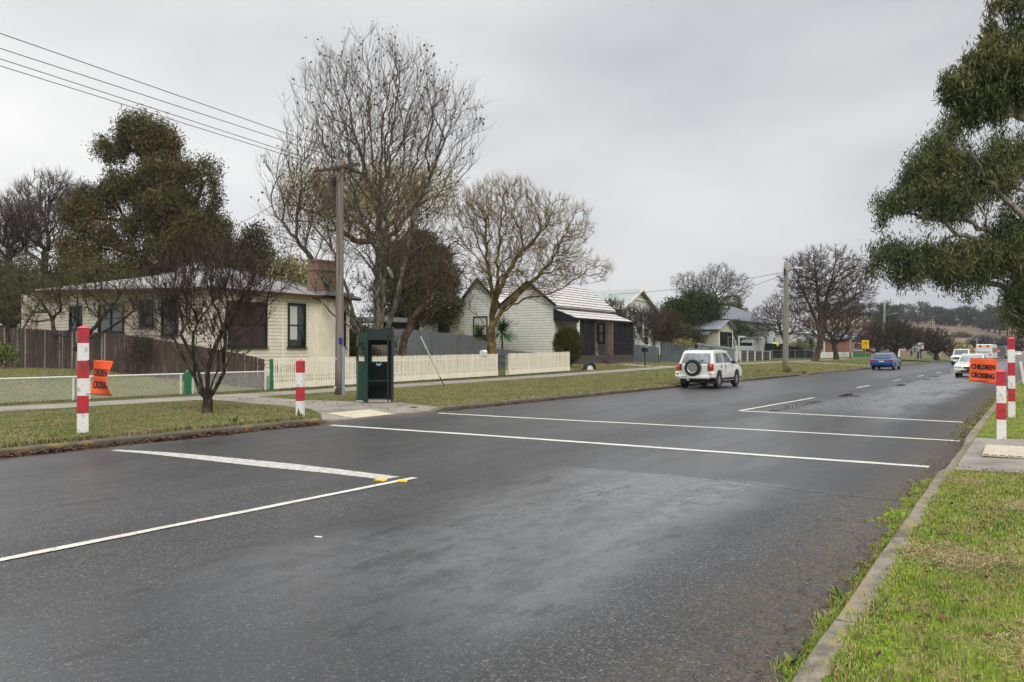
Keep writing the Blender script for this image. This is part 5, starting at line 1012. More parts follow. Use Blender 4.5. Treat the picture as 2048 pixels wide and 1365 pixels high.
# white shed + air conditioner further left
S = thing('garden_shed', 'plain white shed wall behind the corrugated fence, left of the lean-to', 'shed', (-46, 56, .8))
x0, x1 = aty(800, 55)[0], aty(862, 55)[0]; bxp(S, 'wall', ((x0+x1)/2, 56.5, 2.6), (x1-x0, 3, 4.2), 'white paint'); zt = aty(830, 55, 622)[1]; bxp(S, 'roof', ((x0+x1)/2, 56.5, 4.78), (x1-x0+.5, 3.5, .14), 'galvanised')
a = aty(847, 54.7, 655); t = thing('air_conditioner', 'white air conditioner on the plain shed wall', 'air conditioner', (a[0], 54.8, a[1])); bxp(t, 'casing', (a[0], 54.8, a[1]+.1), (.8, .35, .6), 'white paint', bevel=.03); m = MB(); m.cyl((a[0]+.1, 54.6, a[1]+.1), (a[0]+.1, 54.62, a[1]+.1), .22, n=20); m.build('fan_grille', 'dark plastic', t, world=True)
# ---- white house with a green iron roof and street facing gable
YH = 69.0; XH = -31.5; d_ = 4.3; H3 = thing('gabled_house', 'white house with a pale green iron roof whose gable faces the street, behind bare shrubs', 'house', (XH, YH, .6))
zA3 = atx(1277, XH, 580)[1]; zE3 = atx(1309, XH, 622)[1]-.1; YH = atx(1277, XH)[0]
m = MB(); v = [(XH, YH-d_, .5), (XH, YH-d_, zE3), (XH, YH, zA3-.1), (XH, YH+d_, zE3), (XH, YH+d_, .5)]; m.add(v+[(XH-12, b_, c) for a, b_, c in v], [(0, 1, 2, 3, 4), (9, 8, 7, 6, 5), (0, 5, 6, 1), (4, 3, 8, 9), (1, 6, 7, 2), (2, 7, 8, 3)]); m.build('wall', 'weatherboard far', H3, world=True)
sl_ = (zA3-zE3)/d_
def rf3(s_): return poly(H3, 'roof', [(XH+.5, YH, zA3), (XH+.5, YH+s_*(d_+.5), zE3-sl_*.5), (XH-12.3, YH+s_*(d_+.5), zE3-sl_*.5), (XH-12.3, YH, zA3)], [(0, 1, 2, 3)], 'pale roof', .1)
rf3(-1); rf3(1)
m = MB(); m.bar((XH+.52, YH, zA3), (XH+.52, YH-d_-.5, zE3-sl_*.5), .06, .24); m.bar((XH+.52, YH, zA3), (XH+.52, YH+d_+.5, zE3-sl_*.5), .06, .24); m.build('bargeboard', 'picket cream', H3, world=True)
m = MB(); m.box((XH+.06, YH, zE3+1.0), (.1, 4.6, .16)); m.build('gable_trim', 'picket cream', H3, world=True)
window(H3, 'X', XH, YH-1.5, 2.2, 3.9, 1.2, fm='white paint'); window(H3, 'X', XH, YH+1.8, 2.2, 3.9, 1.2, fm='white paint')
# ---- grey roofed house
XQ = -34; y0, y1 = atx(1425, XQ)[0], atx(1530, XQ)[0]; zr4 = atx(1470, XQ-3, 614)[1]; ze4 = atx(1470, XQ, 641)[1]; H4 = thing('grey_roofed_house', 'grey weatherboard house with a broad charcoal iron roof, behind the cream porch', 'house', (XQ, y0, .6))
quadwall(H4, 'wall', (XQ, y0), (XQ, y1+6), .5, ze4, ze4, (-.2, 0), 'grey weatherboard'); quadwall(H4, 'wall', (XQ-12, y0), (XQ-.21, y0), .5, ze4, ze4, (0, .2), 'grey weatherboard')
poly(H4, 'roof', [(XQ+.5, y0-.5, ze4), (XQ+.5, y1+6.5, ze4), (XQ-5, y1+1, zr4+.3), (XQ-5, y0+3, zr4+.3), (XQ-12.5, y0-.5, ze4), (XQ-12.5, y1+6.5, ze4)], [(0, 1, 2, 3), (0, 3, 4), (3, 2, 5, 4), (1, 5, 2)], 'grey roof', .08)
for px in (1532, 1548): y = atx(px, XQ)[0]; window(H4, 'X', XQ, y, 1.6, 3.9, 1.5, fm='white paint')
m = MB(); m.cyl((XQ-3, atx(1458, XQ-3)[0], zr4-.6), (XQ-3, atx(1458, XQ-3)[0], zr4+.35), .12); m.build('flue', 'dark plastic', H4, world=True)
# ---- small cream porch
XP = -27.2; y0, y1 = atx(1437, XP)[0], atx(1465, XP)[0]; yc = (y0+y1)/2; zt = atx(1451, XP, 642)[1]; ze = atx(1437, XP, 657)[1]; H5 = thing('cream_porch', 'small cream gabled sleep-out with tall glazed doors, right of the dark evergreen', 'outbuilding', (XP, yc, .5))
m = MB(); v = [(XP, y0, .5), (XP, y0, ze), (XP, yc, zt-.1), (XP, y1, ze), (XP, y1, .5)]; m.add(v+[(XP-5, b_, c) for a, b_, c in v], [(0, 1, 2, 3, 4), (9, 8, 7, 6, 5), (0, 5, 6, 1), (4, 3, 8, 9), (1, 6, 7, 2), (2, 7, 8, 3)]); m.build('wall', 'cement sheet', H5, world=True)
s5 = (zt-ze)/(yc-y0)
for s_ in (-1, 1): poly(H5, 'roof', [(XP+.4, yc, zt), (XP+.4, yc+s_*(yc-y0+.45), ze-s5*.45), (XP-5.2, yc+s_*(yc-y0+.45), ze-s5*.45), (XP-5.2, yc, zt)], [(0, 1, 2, 3)], 'galvanised', .07)
for a_, b_ in ((y0+.45, yc+.25), (yc+.32, y1-.35)): window(H5, 'X', XP, (a_+b_)/2, 1.0, ze-.35, b_-a_, fm='black iron', sill=False, name='glazed_door', mull=1 if a_ < yc else 0)
m = MB(); m.box((XP+.02, y0+.12, (ze+.5)/2+.2), (.08, .22, ze-.6)); m.box((XP+.02, y1-.12, (ze+.5)/2+.2), (.08, .22, ze-.6)); m.build('corner_board', 'picket cream', H5, world=True)
poly(H5, 'awning', [(XP-.6, y0-.02, ze-.3), (XP-.6, y0-1.9, ze-.75), (XP-5, y0-1.9, ze-.75), (XP-5, y0-.02, ze-.3)], [(0, 1, 2, 3)], 'grey roof', .06)
# white pergola frame beside it
y0, y1 = atx(1478, XP+.6)[0], atx(1526, XP+.6)[0]; z1 = atx(1500, XP+.6, 676)[1]; t = thing('pergola', 'white timber frame with a leaning pale sheet, between the cream porch and the power pole', 'pergola', (XP+.6, y0, .4)); m = MB()
for y in (y0, (y0+y1)/2+.6, y1): m.box((XP+.6, y, (z1+.4)/2), (.12, .12, z1-.4))
m.box((XP+.6, (y0+y1)/2, z1+.07), (.14, y1-y0+.3, .14)); m.box((XP+.6, (y0+y1)/2-.9, z1-1.0), (.1, (y1-y0)*.6, .08)); m.build('frame', 'white paint', t, world=True)
m = MB(); m.box((XP+.8, y1-.9, z1-.85), (.04, 1.7, 1.6), ry=R(8)); m.build('sheet', 'weatherboard far', t, world=True); m = MB(); m.box((XP+.3, (y0+y1)/2-.9, z1-.75), (.1, (y1-y0)*.58, .4)); m.build('panel', 'dark shade cloth', t, world=True)
# lime umbrella / round object behind the dark fence
a = atx(1550, -26.9, 688); m = MB(); m.lathe([(.0, .45), (.35, .38), (.62, .12), (.66, 0), (.6, -.02)], n=20); o = m.build('parasol', 'lime plastic' if 'lime plastic' in MATS else 'bright', None) if False else None
simple('lime plastic', (.45, .62, .06), .5, .08); m = MB(); m.lathe([(.02, .42), (.28, .36), (.48, .16), (.5, 0), (.45, -.05), (.05, -.3)], n=20); o = m.build('play_ball', 'lime plastic', smooth=True); o.location = (-26.9, a[0], a[1]-.24); tag(o, 'lime green rounded lid showing over the dark fence left of the power pole', 'garden toy')
# further houses: white behind the trees, orange brick
def far_house(name, label, px0, px1, X, ytop, yeave, mat, roof, d=9):
    y0, y1 = atx(px0, X)[0], atx(px1, X)[0]; ym = (y0+y1)/2; zt = atx((px0+px1)/2, X-3, ytop)[1]; ze = atx((px0+px1)/2, X, yeave)[1]; t = thing(name, label, 'house', (X, ym, .4))
    bxp(t, 'wall', (X-d/2, ym, (ze+.2)/2), (d, y1-y0, ze-.2), mat); poly(t, 'roof', [(X+.5, y0-.5, ze), (X+.5, y1+.5, ze), (X-d-.5, y1+.5, ze), (X-d-.5, y0-.5, ze), (X-d/2, y0+3, zt), (X-d/2, y1-3, zt)], [(0, 1, 5, 4), (1, 2, 5), (2, 3, 4, 5), (3, 0, 4), (3, 2, 1, 0)], roof)
    n = 3
    for i in range(n): window(t, 'X', X, y0+(y1-y0)*(i+.6)/n, .4+(ze-.4)*.35, .4+(ze-.4)*.8, (y1-y0)*.14, fm='white paint', rail=False)
    return t
far_house('far_house', 'white house glimpsed through the bare trees right of the second power pole', 1582, 1650, -32, 640, 668, 'weatherboard far', 'pale roof')
far_house('far_house', 'orange brick house glimpsed behind the speed sign and the lattice fence', 1690, 1790, -32, 668, 682, 'terracotta', 'grey roof')
far_house('far_house', 'low pale house at the far left bend of the street', 1850, 1900, -24, 695, 706, 'cement sheet', 'galvanised')
# ------------------------------------------------------------------ fences
def fence_run(t, P0, P1, bay, zf, panel, post=None, rail=None):
    """calls panel(a, b, za, zb, i) for each bay along the line and builds posts between them"""
    L = math.dist(P0, P1); n = max(1, round(L/bay)); pts = [(P0[0]+(P1[0]-P0[0])*i/n, P0[1]+(P1[1]-P0[1])*i/n) for i in range(n+1)]
    for i in range(n): panel(pts[i], pts[i+1], i)
    if post:
        for i, p in enumerate(pts): post(p, i)
    return t
XPK = -24.95
def picket(label, pa, pb):
    def X(y): return XPK+float(D(y))*.6
    def yy(px):
        y = 30.
        for _ in range(6): y = atx(px, X(y))[0]
        return y
    ya, yb = yy(pa), yy(pb); t = thing('picket_fence', label, 'fence', (X(ya), ya, GL(X(ya), ya)-.03)); rr = random.Random(int(pa))
    def pan(a, b, i):
        m = MB(); L = math.dist(a, b); n = round(L/.098); ux, uy = (b[0]-a[0])/L, (b[1]-a[1])/L
        for k_ in range(n):
            s = (k_+.5)/n*L; x, y = a[0]+ux*s, a[1]+uy*s; z = GL(x, y); h = 1.24+rr.uniform(-.012, .012); w_ = .029; le = rr.uniform(-.012, .012); j = rr.uniform(-.004, .004)
            q = [(-w_, .24), (w_, .24), (w_+le, h-.05), (le, h), (-w_+le, h-.05)]
            v = [(x+ux*u+j+o, y+uy*u, z+v_) for o in (.012, .030) for u, v_ in q]; m.add(v, [(4, 3, 2, 1, 0), (5, 6, 7, 8, 9)]+[(e, (e+1) % 5, 5+(e+1) % 5, 5+e) for e in range(5)])
        m.build('picket_panel', 'picket cream', t, world=True); m = MB(); za, zb = GL(*a), GL(*b)
        m.bar((a[0]-.02, a[1], za+.42), (b[0]-.02, b[1], zb+.42), .04, .07); m.bar((a[0]-.02, a[1], za+1.02), (b[0]-.02, b[1], zb+1.02), .04, .07); m.build('rail', 'picket cream', t, world=True)
        m = MB(); m.bar((a[0]+.035, a[1]+.01, za+.14), (b[0]+.035, b[1]-.01, zb+.14), .03, .235); m.build('plinth_board', 'picket cream', t, world=True)
    def po(p, i):
        z = GL(*p); m = MB(); m.box((p[0]-.09, p[1], z+.54), (.09, .09, 1.16)); m.build('post', 'picket cream', t, world=True)
    fence_run(t, (X(ya), ya), (X(yb), yb), 2.4, None, pan, po); return X, ya, yb
X_, pya, pyb = picket('long cream picket fence running behind the shelter to the wire gate', 546, 995)
_, pyc, pyd = picket('short cream picket fence between the wire gate and the round bush', 1016, 1139)
# wire gate
g = (X_(pyb), pyb); t = thing('garden_gate', 'rusty scrolled wire gate between the two cream picket fences', 'gate', (g[0], g[1], GL(*g))); L = pyc-pyb; z0 = GL(*g)+.35; m = MB(); x = g[0]+.0
m.tube([(x, pyb+.06, z0), (x, pyb+.06, z0+.75), (x, pyb+L/2, z0+.98), (x, pyc-.06, z0+.75), (x, pyc-.06, z0), (x, pyb+.06, z0)], .014, 6); m.build('gate_frame', 'black iron', t, world=True)
m = MB()
for i in range(9):
    y = pyb+.12+(L-.24)*i/8; m.tube([(x, y, z0), (x, y, z0+.8)], .007, 5)
for k_ in range(2):
    for i in range(4):
        c = (x, pyb+.2+(L-.4)*i/3, z0+.3+.38*k_); m.tube([(x, c[1]+.10*math.cos(a)*(1-a/14), c[2]+.14*math.sin(a)*(1-a/14)) for a in np.linspace(0, 9, 22)], .008, 5)
m.build('scrollwork', 'black iron', t, world=True)
# letterbox tube on the pickets
y = atx(968, X_(38))[0]; x = X_(y); z = GL(x, y)+1.18; t = thing('letterbox', 'white tube letterbox on top of the cream picket fence before the lichened tree', 'letterbox', (x, y, z)); m = MB(); m.cyl((x, y-.2, z+.15), (x, y+.2, z+.15), .12, n=18); m.box((x, y, z+.02), (.2, .34, .1)); m.build('box', 'white paint', t, world=True); m = MB(); m.cyl((x, y+.2, z+.15), (x, y+.206, z+.15), .10, n=18); m.build('opening', 'black rubber', t, world=True)
# low chain wire fence with white pipe rail
XC = -24.9
def cy_(px): return atx(px, XC)[0]
ys = [cy_(px) for px in (-90, -20, 147, 180, 362, 386)]+[cy_(531)]; t = thing('chain_wire_fence', 'low white chain wire fence with a pipe rail along the footpath at left', 'fence', (XC, ys[0], GL(XC, ys[0])))
H_ = .72
for i, y in enumerate(ys[1:]):
    z = GL(XC, y); m = MB(); m.cyl((XC, y, z-.1), (XC, y, z+H_-.02), .03, n=10); m.build('post', 'fence white', t, world=True)
for a, b_ in ((ys[0], cy_(367)), (cy_(382), cy_(543))):
    m = MB(); m.cyl((XC, a, GL(XC, a)+H_), (XC, b_, GL(XC, b_)+H_), .028, n=10); m.build('top_rail', 'fence white', t, world=True)
    m = MB(); L = b_-a; p = .075; n = int((L+H_)/p); V, F = [], []
    for s_ in (-1, 1):
        for i in range(n):
            y_ = a-H_/1.+i*p if s_ > 0 else a+i*p; za = GL(XC, a)+.03
            p0 = [y_, 0.]; p1 = [y_+s_*H_*.95, H_-.03]
            # clip to the bay
            for q in (p0, p1):
                o_ = p1 if q is p0 else p0
                lim = a if q[0] < a else b_ if q[0] > b_ else None
                if lim is not None and abs(o_[0]-q[0]) > 1e-6: tt = (lim-o_[0])/(q[0]-o_[0]); q[1] = o_[1]+(q[1]-o_[1])*tt; q[0] = lim
            if not (a-1e-3 <= p0[0] <= b_+1e-3 and a-1e-3 <= p1[0] <= b_+1e-3) or abs(p0[0]-p1[0]) < .02 or p0[1] < -.01 or p1[1] < -.01 or p0[1] > H_ or p1[1] > H_: continue
            m.tube([(XC+.004*s_, p0[0], GL(XC, p0[0])+.03+p0[1]), (XC+.004*s_, p1[0], GL(XC, p1[0])+.03+p1[1])], .0032, 3, cap=False)
    m.build('wire_mesh', 'fence white', t, world=True)
y = cy_(375); z = GL(XC, y); m = MB(); m.box((0, 0, .38), (.17, .17, .84)); m.lathe([(.11, .80), (.06, .86), (.01, .88)], n=4); o = m.build('timber_post', 'post green', loc=(0, 0, 0), bevel=.01); o.location = (XC+.02, y, z-.02); tag(o, 'stout green timber post in the middle of the chain wire fence', 'post')
y = cy_(542); z = GL(XC, y); m = MB(); m.box((0, 0, .6), (.10, .10, 1.25)); o = m.build('timber_post', 'post green', bevel=.008); o.location = (XC+.02, y, z-.02); tag(o, 'slim green timber post where the chain wire fence meets the pickets', 'post')
# paling fence down the side boundary
YP = 21.35; t = thing('paling_fence', 'tall dark weathered paling fence running back from the picket fence at left', 'fence', (-25.1, YP, GL(-25, YP)))
tops = [(0, 655), (101, 660), (240, 668), (330, 682), (430, 698), (500, 712), (540, 721)]; txs = [aty(a, YP)[0] for a, b_ in tops]; tzs = [aty(a, YP, b_)[1] for a, b_ in tops]
rr = random.Random(8); x = -25.12; bay = MB(); n_ = 0; k0 = x
while x > -58:
    w_ = .125; zt = float(np.interp(x-w_/2, txs, tzs))+rr.uniform(-.015, .015); zb = GL(x, YP)-.02; tl_ = rr.uniform(-.01, .01); o_ = rr.choice((0, .014))
    v = [(x-.003, YP-o_, zb), (x-w_+.004, YP-o_, zb), (x-w_+.004+tl_, YP-o_, zt-.01), (x-.003+tl_, YP-o_, zt)]; bay.add(v+[(a, b_+.016, c) for a, b_, c in v], [(0, 1, 2, 3), (7, 6, 5, 4), (0, 4, 5, 1), (1, 5, 6, 2), (2, 6, 7, 3), (3, 7, 4, 0)])
    x -= w_; n_ += 1
    if n_ % 20 == 0:
        bay.build('paling_panel', 'paling', t, world=True); bay = MB(); m = MB(); m.box((x, YP+.07, zb+(zt-zb)*.48), (.1, .08, (zt-zb)*.95)); m.build('post', 'dark timber', t, world=True)
        m = MB(); za, zb2 = GL(k0, YP), GL(x, YP); m.bar((k0, YP+.04, za+.35), (x, YP+.04, zb2+.35), .04, .07); m.bar((k0, YP+.04, float(np.interp(k0, txs, tzs))-.25), (x, YP+.04, float(np.interp(x, txs, tzs))-.25), .04, .07); m.build('rail', 'dark timber', t, world=True); k0 = x
# corrugated iron fences
def corr_fence(name, label, P0, P1, tops, mat, axis, rail=False, cap=None, bay=2.3, pitch=.076, amp=.009):
    """real corrugated sheet along a line; tops: [(fraction, z)]"""
    t = thing(name, label, 'fence', (P0[0], P0[1], GL(*P0)-.03)); L = math.dist(P0, P1); u = ((P1[0]-P0[0])/L, (P1[1]-P0[1])/L); nrm = (-u[1], u[0]); n = max(1, round(L/bay)); rr = random.Random(len(label))
    for i in range(n):
        m = MB(); s = np.arange(i*L/n, (i+1)*L/n-.004, pitch/4 if L < 30 else pitch/2); w_ = amp*np.sin(s*2*math.pi/pitch); dz = rr.uniform(-.012, .012); o_ = (i % 2)*.004
        v = []
        for a, b_ in zip(s, w_):
            x, y = P0[0]+u[0]*a+nrm[0]*(b_+o_), P0[1]+u[1]*a+nrm[1]*(b_+o_); zt = float(np.interp(a/L, [q[0] for q in tops], [q[1] for q in tops]))+dz; v += [(x, y, GL(x, y)-.02), (x, y, zt)]
        m.add(v, [(2*q, 2*q+1, 2*q+3, 2*q+2) for q in range(len(s)-1)]); m.build('iron_sheet', mat, t, world=True, smooth=True)
    for i in range(n+1):
        a = L*i/n; x, y = P0[0]+u[0]*a, P0[1]+u[1]*a; zt = float(np.interp(a/L, [q[0] for q in tops], [q[1] for q in tops])); m = MB(); m.box((x-nrm[0]*.06, y-nrm[1]*.06, (GL(x, y)+zt)/2-.05), (.07, .07, zt-GL(x, y)-.02)); m.build('post', 'dark timber', t, world=True)
    if rail:
        m = MB(); 
        for (fa, za), (fb, zb) in zip(tops[:-1], tops[1:]): m.bar((P0[0]+u[0]*L*fa-nrm[0]*rail, P0[1]+u[1]*L*fa-nrm[1]*rail, za-.38), (P0[0]+u[0]*L*fb-nrm[0]*rail, P0[1]+u[1]*L*fb-nrm[1]*rail, zb-.38), .05, .08)
        m.build('rail', 'dark timber', t, world=True)
    if cap:
        m = MB()
        for (fa, za), (fb, zb) in zip(tops[:-1], tops[1:]): m.bar((P0[0]+u[0]*L*fa, P0[1]+u[1]*L*fa, za), (P0[0]+u[0]*L*fb, P0[1]+u[1]*L*fb, zb), .16, cap)
        m.build('capping', 'galvanised', t, world=True)
    return t
YK = 44.2; x0 = -25.4; xk = [aty(p, YK) for p in (712,)][0][0]; L = x0-xk
tp = [((x0-aty(px, YK)[0])/L, aty(px, YK, py)[1]) for px, py in ((1104, 709), (1050, 704), (990, 697), (965, 684), (942, 672), (900, 668), (864, 664), (820, 659), (780, 658), (712, 657))]; tp[0] = (0, tp[0][1])
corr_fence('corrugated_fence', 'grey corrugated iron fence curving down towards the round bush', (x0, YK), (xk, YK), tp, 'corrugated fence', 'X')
# fences further along: dark green boundary fence, blue grey iron with rusty rail, iron with a round capping
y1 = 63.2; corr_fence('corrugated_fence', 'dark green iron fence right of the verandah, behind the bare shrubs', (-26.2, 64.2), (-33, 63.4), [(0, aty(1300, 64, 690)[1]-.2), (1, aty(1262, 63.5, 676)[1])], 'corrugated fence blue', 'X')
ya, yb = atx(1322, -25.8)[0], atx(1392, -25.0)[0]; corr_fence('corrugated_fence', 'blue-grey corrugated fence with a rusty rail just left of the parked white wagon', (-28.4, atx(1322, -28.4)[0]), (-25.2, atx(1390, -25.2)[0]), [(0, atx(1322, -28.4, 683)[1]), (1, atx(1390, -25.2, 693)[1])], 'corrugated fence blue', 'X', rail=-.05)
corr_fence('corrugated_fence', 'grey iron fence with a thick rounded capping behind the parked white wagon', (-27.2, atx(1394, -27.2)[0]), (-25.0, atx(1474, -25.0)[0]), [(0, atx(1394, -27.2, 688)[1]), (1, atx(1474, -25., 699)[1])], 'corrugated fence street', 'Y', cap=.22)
corr_fence('corrugated_fence', 'low brown iron fence panels between white posts left of the power pole', (-25.2, atx(1482, -25.2)[0]), (-24.8, atx(1541, -24.8)[0]), [(0, atx(1482, -25.2, 701)[1]), (1, atx(1541, -24.8, 703)[1])], 'dark timber', 'Y', cap=.10)
Qa, Qb = (-27.2, atx(1524, -27.2)[0]), (-24.9, atx(1628, -24.9)[0])
def on_line(px, py):
    v = ray(px, py); den = v[0]*(Qb[1]-Qa[1])-v[1]*(Qb[0]-Qa[0]); s = (Qa[0]*(Qb[1]-Qa[1])-Qa[1]*(Qb[0]-Qa[0]))/den; x, y = v[0]*s, v[1]*s
    return ((y-Qa[1])/(Qb[1]-Qa[1]), CAMH+v[2]*s)
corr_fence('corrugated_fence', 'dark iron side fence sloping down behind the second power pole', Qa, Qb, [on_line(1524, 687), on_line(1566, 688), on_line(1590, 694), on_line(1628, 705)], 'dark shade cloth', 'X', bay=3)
# post and pipe rail fences along the footpath
def rail_fence(name, label, X, pxs, h, mat, wire=True, pw=.11):
    ys = [atx(p, X)[0] for p in pxs]; t = thing(name, label, 'fence', (X, ys[0], GL(X, ys[0])))
    for y in ys: z = GL(X, y); m = MB(); m.box((X, y, z+h/2-.05), (pw, pw, h+.12)); m.lathe([(pw*.72, h+.01), (.01, h+.07)], (X, y, z), 4); m.build('post', mat, t, world=True)
    m = MB(); m.tube([(X, y, GL(X, y)+h-.06) for y in ys], .022, 6); m.build('top_rail', 'galvanised', t, world=True)
    if wire:
        m = MB()
        for q in (.25, .45, .65): m.tube([(X, y, GL(X, y)+h*q) for y in ys], .008, 4)
        m.build('wire', 'galvanised', t, world=True)
    return t
rail_fence('post_and_wire_fence', 'white post and wire fence behind the parked white wagon', -24.4, [1398, 1409, 1452, 1471], 1.05, 'fence white')
rail_fence('post_and_wire_fence', 'short white post and wire fence before the low brown iron panels', -24.3, [1481, 1495, 1510, 1525, 1540], 1.0, 'fence white')
rail_fence('post_and_wire_fence', 'grey wire mesh fence on thin posts either side of the second power pole', -24.2, [1544, 1566, 1590, 1610, 1630], 1.15, 'old pole', pw=.07)
y = atx(1474, -24.1)[0]; m = MB(); m.box((0, 0, .8), (.12, .12, 1.7)); o = m.build('gate_post', 'fence white', bevel=.01); o.location = (-24.1, y, GL(-24.1, y)-.05); tag(o, 'tall white gate post left of the white pergola frame', 'gate post')
# white breeze block / lattice fence
XL = -24.0; ya, yb = atx(1642, XL)[0], atx(1704, XL)[0]; t = thing('lattice_fence', 'white openwork block fence behind the two bare street trees', 'fence', (XL, ya, GL(XL, ya))); z0 = GL(XL, (ya+yb)/2); hgt = atx(1670, XL, 706)[1]-z0; n = 22; m = MB(); rows = 4
for r_ in range(rows+1): m.box((XL, (ya+yb)/2, z0+.1+(hgt-.1)*r_/rows), (.12, yb-ya, .13 if r_ < rows else .2))
for i in range(n+1):
    y = ya+(yb-ya)*i/n; m.box((XL, y, z0+hgt/2), (.10, (yb-ya)/n*.45, hgt))
m.build('block_panel', 'white paint', t, world=True)
corr_fence('far_fence', 'dark green fence between the lattice fence and the speed sign', (-24.0, yb+1), (-23.5, atx(1740, -23.5)[0]), [(0, z0+hgt-.1), (1, z0+hgt-.1)], 'post green', 'Y', bay=4)
# brick wall and gate posts at the far bend
t = thing('brick_wall', 'low brown brick wall between white gate posts beyond the blue wagon', 'wall', (-20, 140, 0)); y0, y1 = atx(1797, -22)[0], atx(1820, -22)[0]; bxp(t, 'wall', (-22, (y0+y1)/2, 1.0), (.3, y1-y0, 1.6), 'chimney brick'); bxp(t, 'coping', (-22, (y0+y1)/2, 1.86), (.4, y1-y0, .12), 'white paint')
for y in (y0, ): bxp(t, 'pillar', (-22, y-.4, 1.2), (.6, .6, 2.2), 'white paint')
corr_fence('far_fence', 'long grey paling fence behind the dark street tree at the far bend', (-21.5, atx(1824, -21.5)[0]), (-19, atx(1870, -19)[0]), [(0, 1.7), (1, 1.6)], 'old pole', 'Y', bay=8, pitch=.4)
# tyre planter, bricks edging, letterbox post
a = Lg(-24.3, atx(1179, -24.3)[0]); t = thing('tyre', 'half-buried car tyre with a white painted centre on the lawn by the path', 'tyre', (a[0], a[1], a[2]+.10), R(-25)); t.scale = (1.45,)*3; m = MB(); m.lathe([(.20, -.09), (.30, -.10), (.335, -.06), (.335, .06), (.30, .10), (.20, .09), (.19, 0), (.20, -.09)], n=28, axis='X', cap=False); m.build('tread', 'black rubber', t, smooth=True); m = MB(); m.lathe([(.01, -.03), (.19, -.04), (.19, .04), (.01, .05)], n=24, axis='X'); m.build('painted_disc', 'white paint', t)
t = thing('post_box', 'dark letterbox on a slim post beside the garden path', 'letterbox', (*((-23.9, atx(1290, -23.9)[0])), 0)); t.location.z = GL(t.location.x, t.location.y)
m = MB(); m.box((0, 0, .5), (.07, .07, 1.1)); m.build('post', 'black iron', t); m = MB(); m.box((0, 0, 1.25), (.38, .42, .34)); m.build('box', 'dark shade cloth', t, bevel=.03); m = MB(); m.box((.1, 0, 1.43), (.25, .36, .03), ry=R(12)); m.build('lid', 'galvanised', t)
m = MB(); rr = random.Random(3)
for i in range(34): y = 52.9+i*.27; m.box((-26.2+rr.uniform(-.04, .04), y, GL(-26.2, y)+.05), (.12, .24, .1), rz=rr.uniform(-.1, .1))
t = m.build('garden_edging', 'chimney brick'); tag(t, 'row of loose red bricks edging the bed before the verandah', 'garden edging'); t['kind'] = 'stuff'
m = MB(); m.box((XV+.45, 57.1, GL(XV, 57)+.12), (.5, 1.6, .22)); tag(m.build('doorstep', 'dark timber', loc=(XV+.45, 57.1, 0)), 'dark low step at the verandah end of the garden path', 'step')
for i, (px, X, bl, mt) in enumerate(((702, -34, [(702, 690, 10, 30), (712, 670, 12, 30), (722, 700, 12, 22)], 'cypress leaves'), (735, -36, [(735, 680, 18, 34), (765, 690, 20, 26)], 'olive leaves'))):
    leafy_px(('dark hedge in the gap between the cream house and the green shelter', 'brown-green shrub behind the shelter under the tallest bare tree')[i], px, X, bl, 7000, .13, mt, 160+i)
S2 = thing('carport', 'pale roofed carport glimpsed between the cream house and the tallest bare tree', 'carport', (-40, 44, .8)); x0, x1 = aty(695, 45.5)[0], aty(770, 45.5)[0]; z_ = aty(720, 45.5, 640)[1]; bxp(S2, 'roof', ((x0+x1)/2, 47, z_), (x1-x0, 4, .35), 'galvanised'); bxp(S2, 'wall', ((x0+x1)/2, 48.9, z_/2+.2), (x1-x0-.4, .2, z_-.6), 'dark timber')
# yuccas and strap leaved clumps
def rosette(name, label, cat, loc, n, ln, wd, stem=0., mat='yucca leaves', seed=1, group=None, droop=.4, up0=-.2):
    rg = np.random.default_rng(seed); t = thing(name, label, cat, loc, 0, group)
    if stem: m = MB(); m.tube([(0, 0, 0), (.02, .01, stem*.5), (0, 0, stem)], [.09, .075, .06], 8); m.build('trunk', 'bark brown', t)
    az = rg.uniform(0, 6.283, n); el = np.arcsin(rg.uniform(up0, .98, n)); d = np.stack([np.cos(az)*np.cos(el), np.sin(az)*np.cos(el), np.sin(el)], -1); l = ln*rg.uniform(.7, 1.1, n)[:, None]
    sd = np.cross(d, [0, 0, 1.]); sd /= np.linalg.norm(sd, axis=1)[:, None]; c = np.array([0, 0, stem]); V = np.empty((n, 7, 3)); 
    for j, (s, w_) in enumerate(((0, .5), (.45, 1.), (.8, .7))):
        p = c+d*l*s; p[:, 2] -= droop*l[:, 0]*s*s*np.cos(el); V[:, 2*j] = p-sd*wd*w_/2; V[:, 2*j+1] = p+sd*wd*w_/2
    p = c+d*l; p[:, 2] -= droop*l[:, 0]*np.cos(el); V[:, 6] = p; b_ = np.arange(n)[:, None]*7
    V2 = V.reshape(-1, 3); q = raw('leaves', V2, np.concatenate([b_+[0, 1, 3], b_+[0, 3, 2], b_+[2, 3, 5], b_+[2, 5, 4], b_+[4, 5, 6]]), mat, t); return t
YY = 50.8
for i, (px, py, s) in enumerate(((958, 672, 1.35), (1004, 662, 1.6))):
    x, z = aty(px, YY, py); rosette('yucca', ('smaller spiky yucca left of the lichened tree trunk', 'larger spiky yucca right of the lichened tree trunk')[i], 'yucca', (x, YY, GL(x, YY)), 240, 1.05*s, .07, stem=z-GL(x, YY)-.1, seed=5+i)
for i, px in enumerate((556, 578, 594)):
    y = atx(px, -25.7)[0]; rosette('strap_leaf_plant', ('strap-leaved plant at the left end of the picket fence', 'strap-leaved plant beneath the narrow window', 'strap-leaved plant behind the pickets nearest the chimney')[i], 'garden plant', (-25.7, y, GL(-25.7, y)+.55), 60, .75, .045, seed=15+i, up0=.3, mat='shrub leaves')
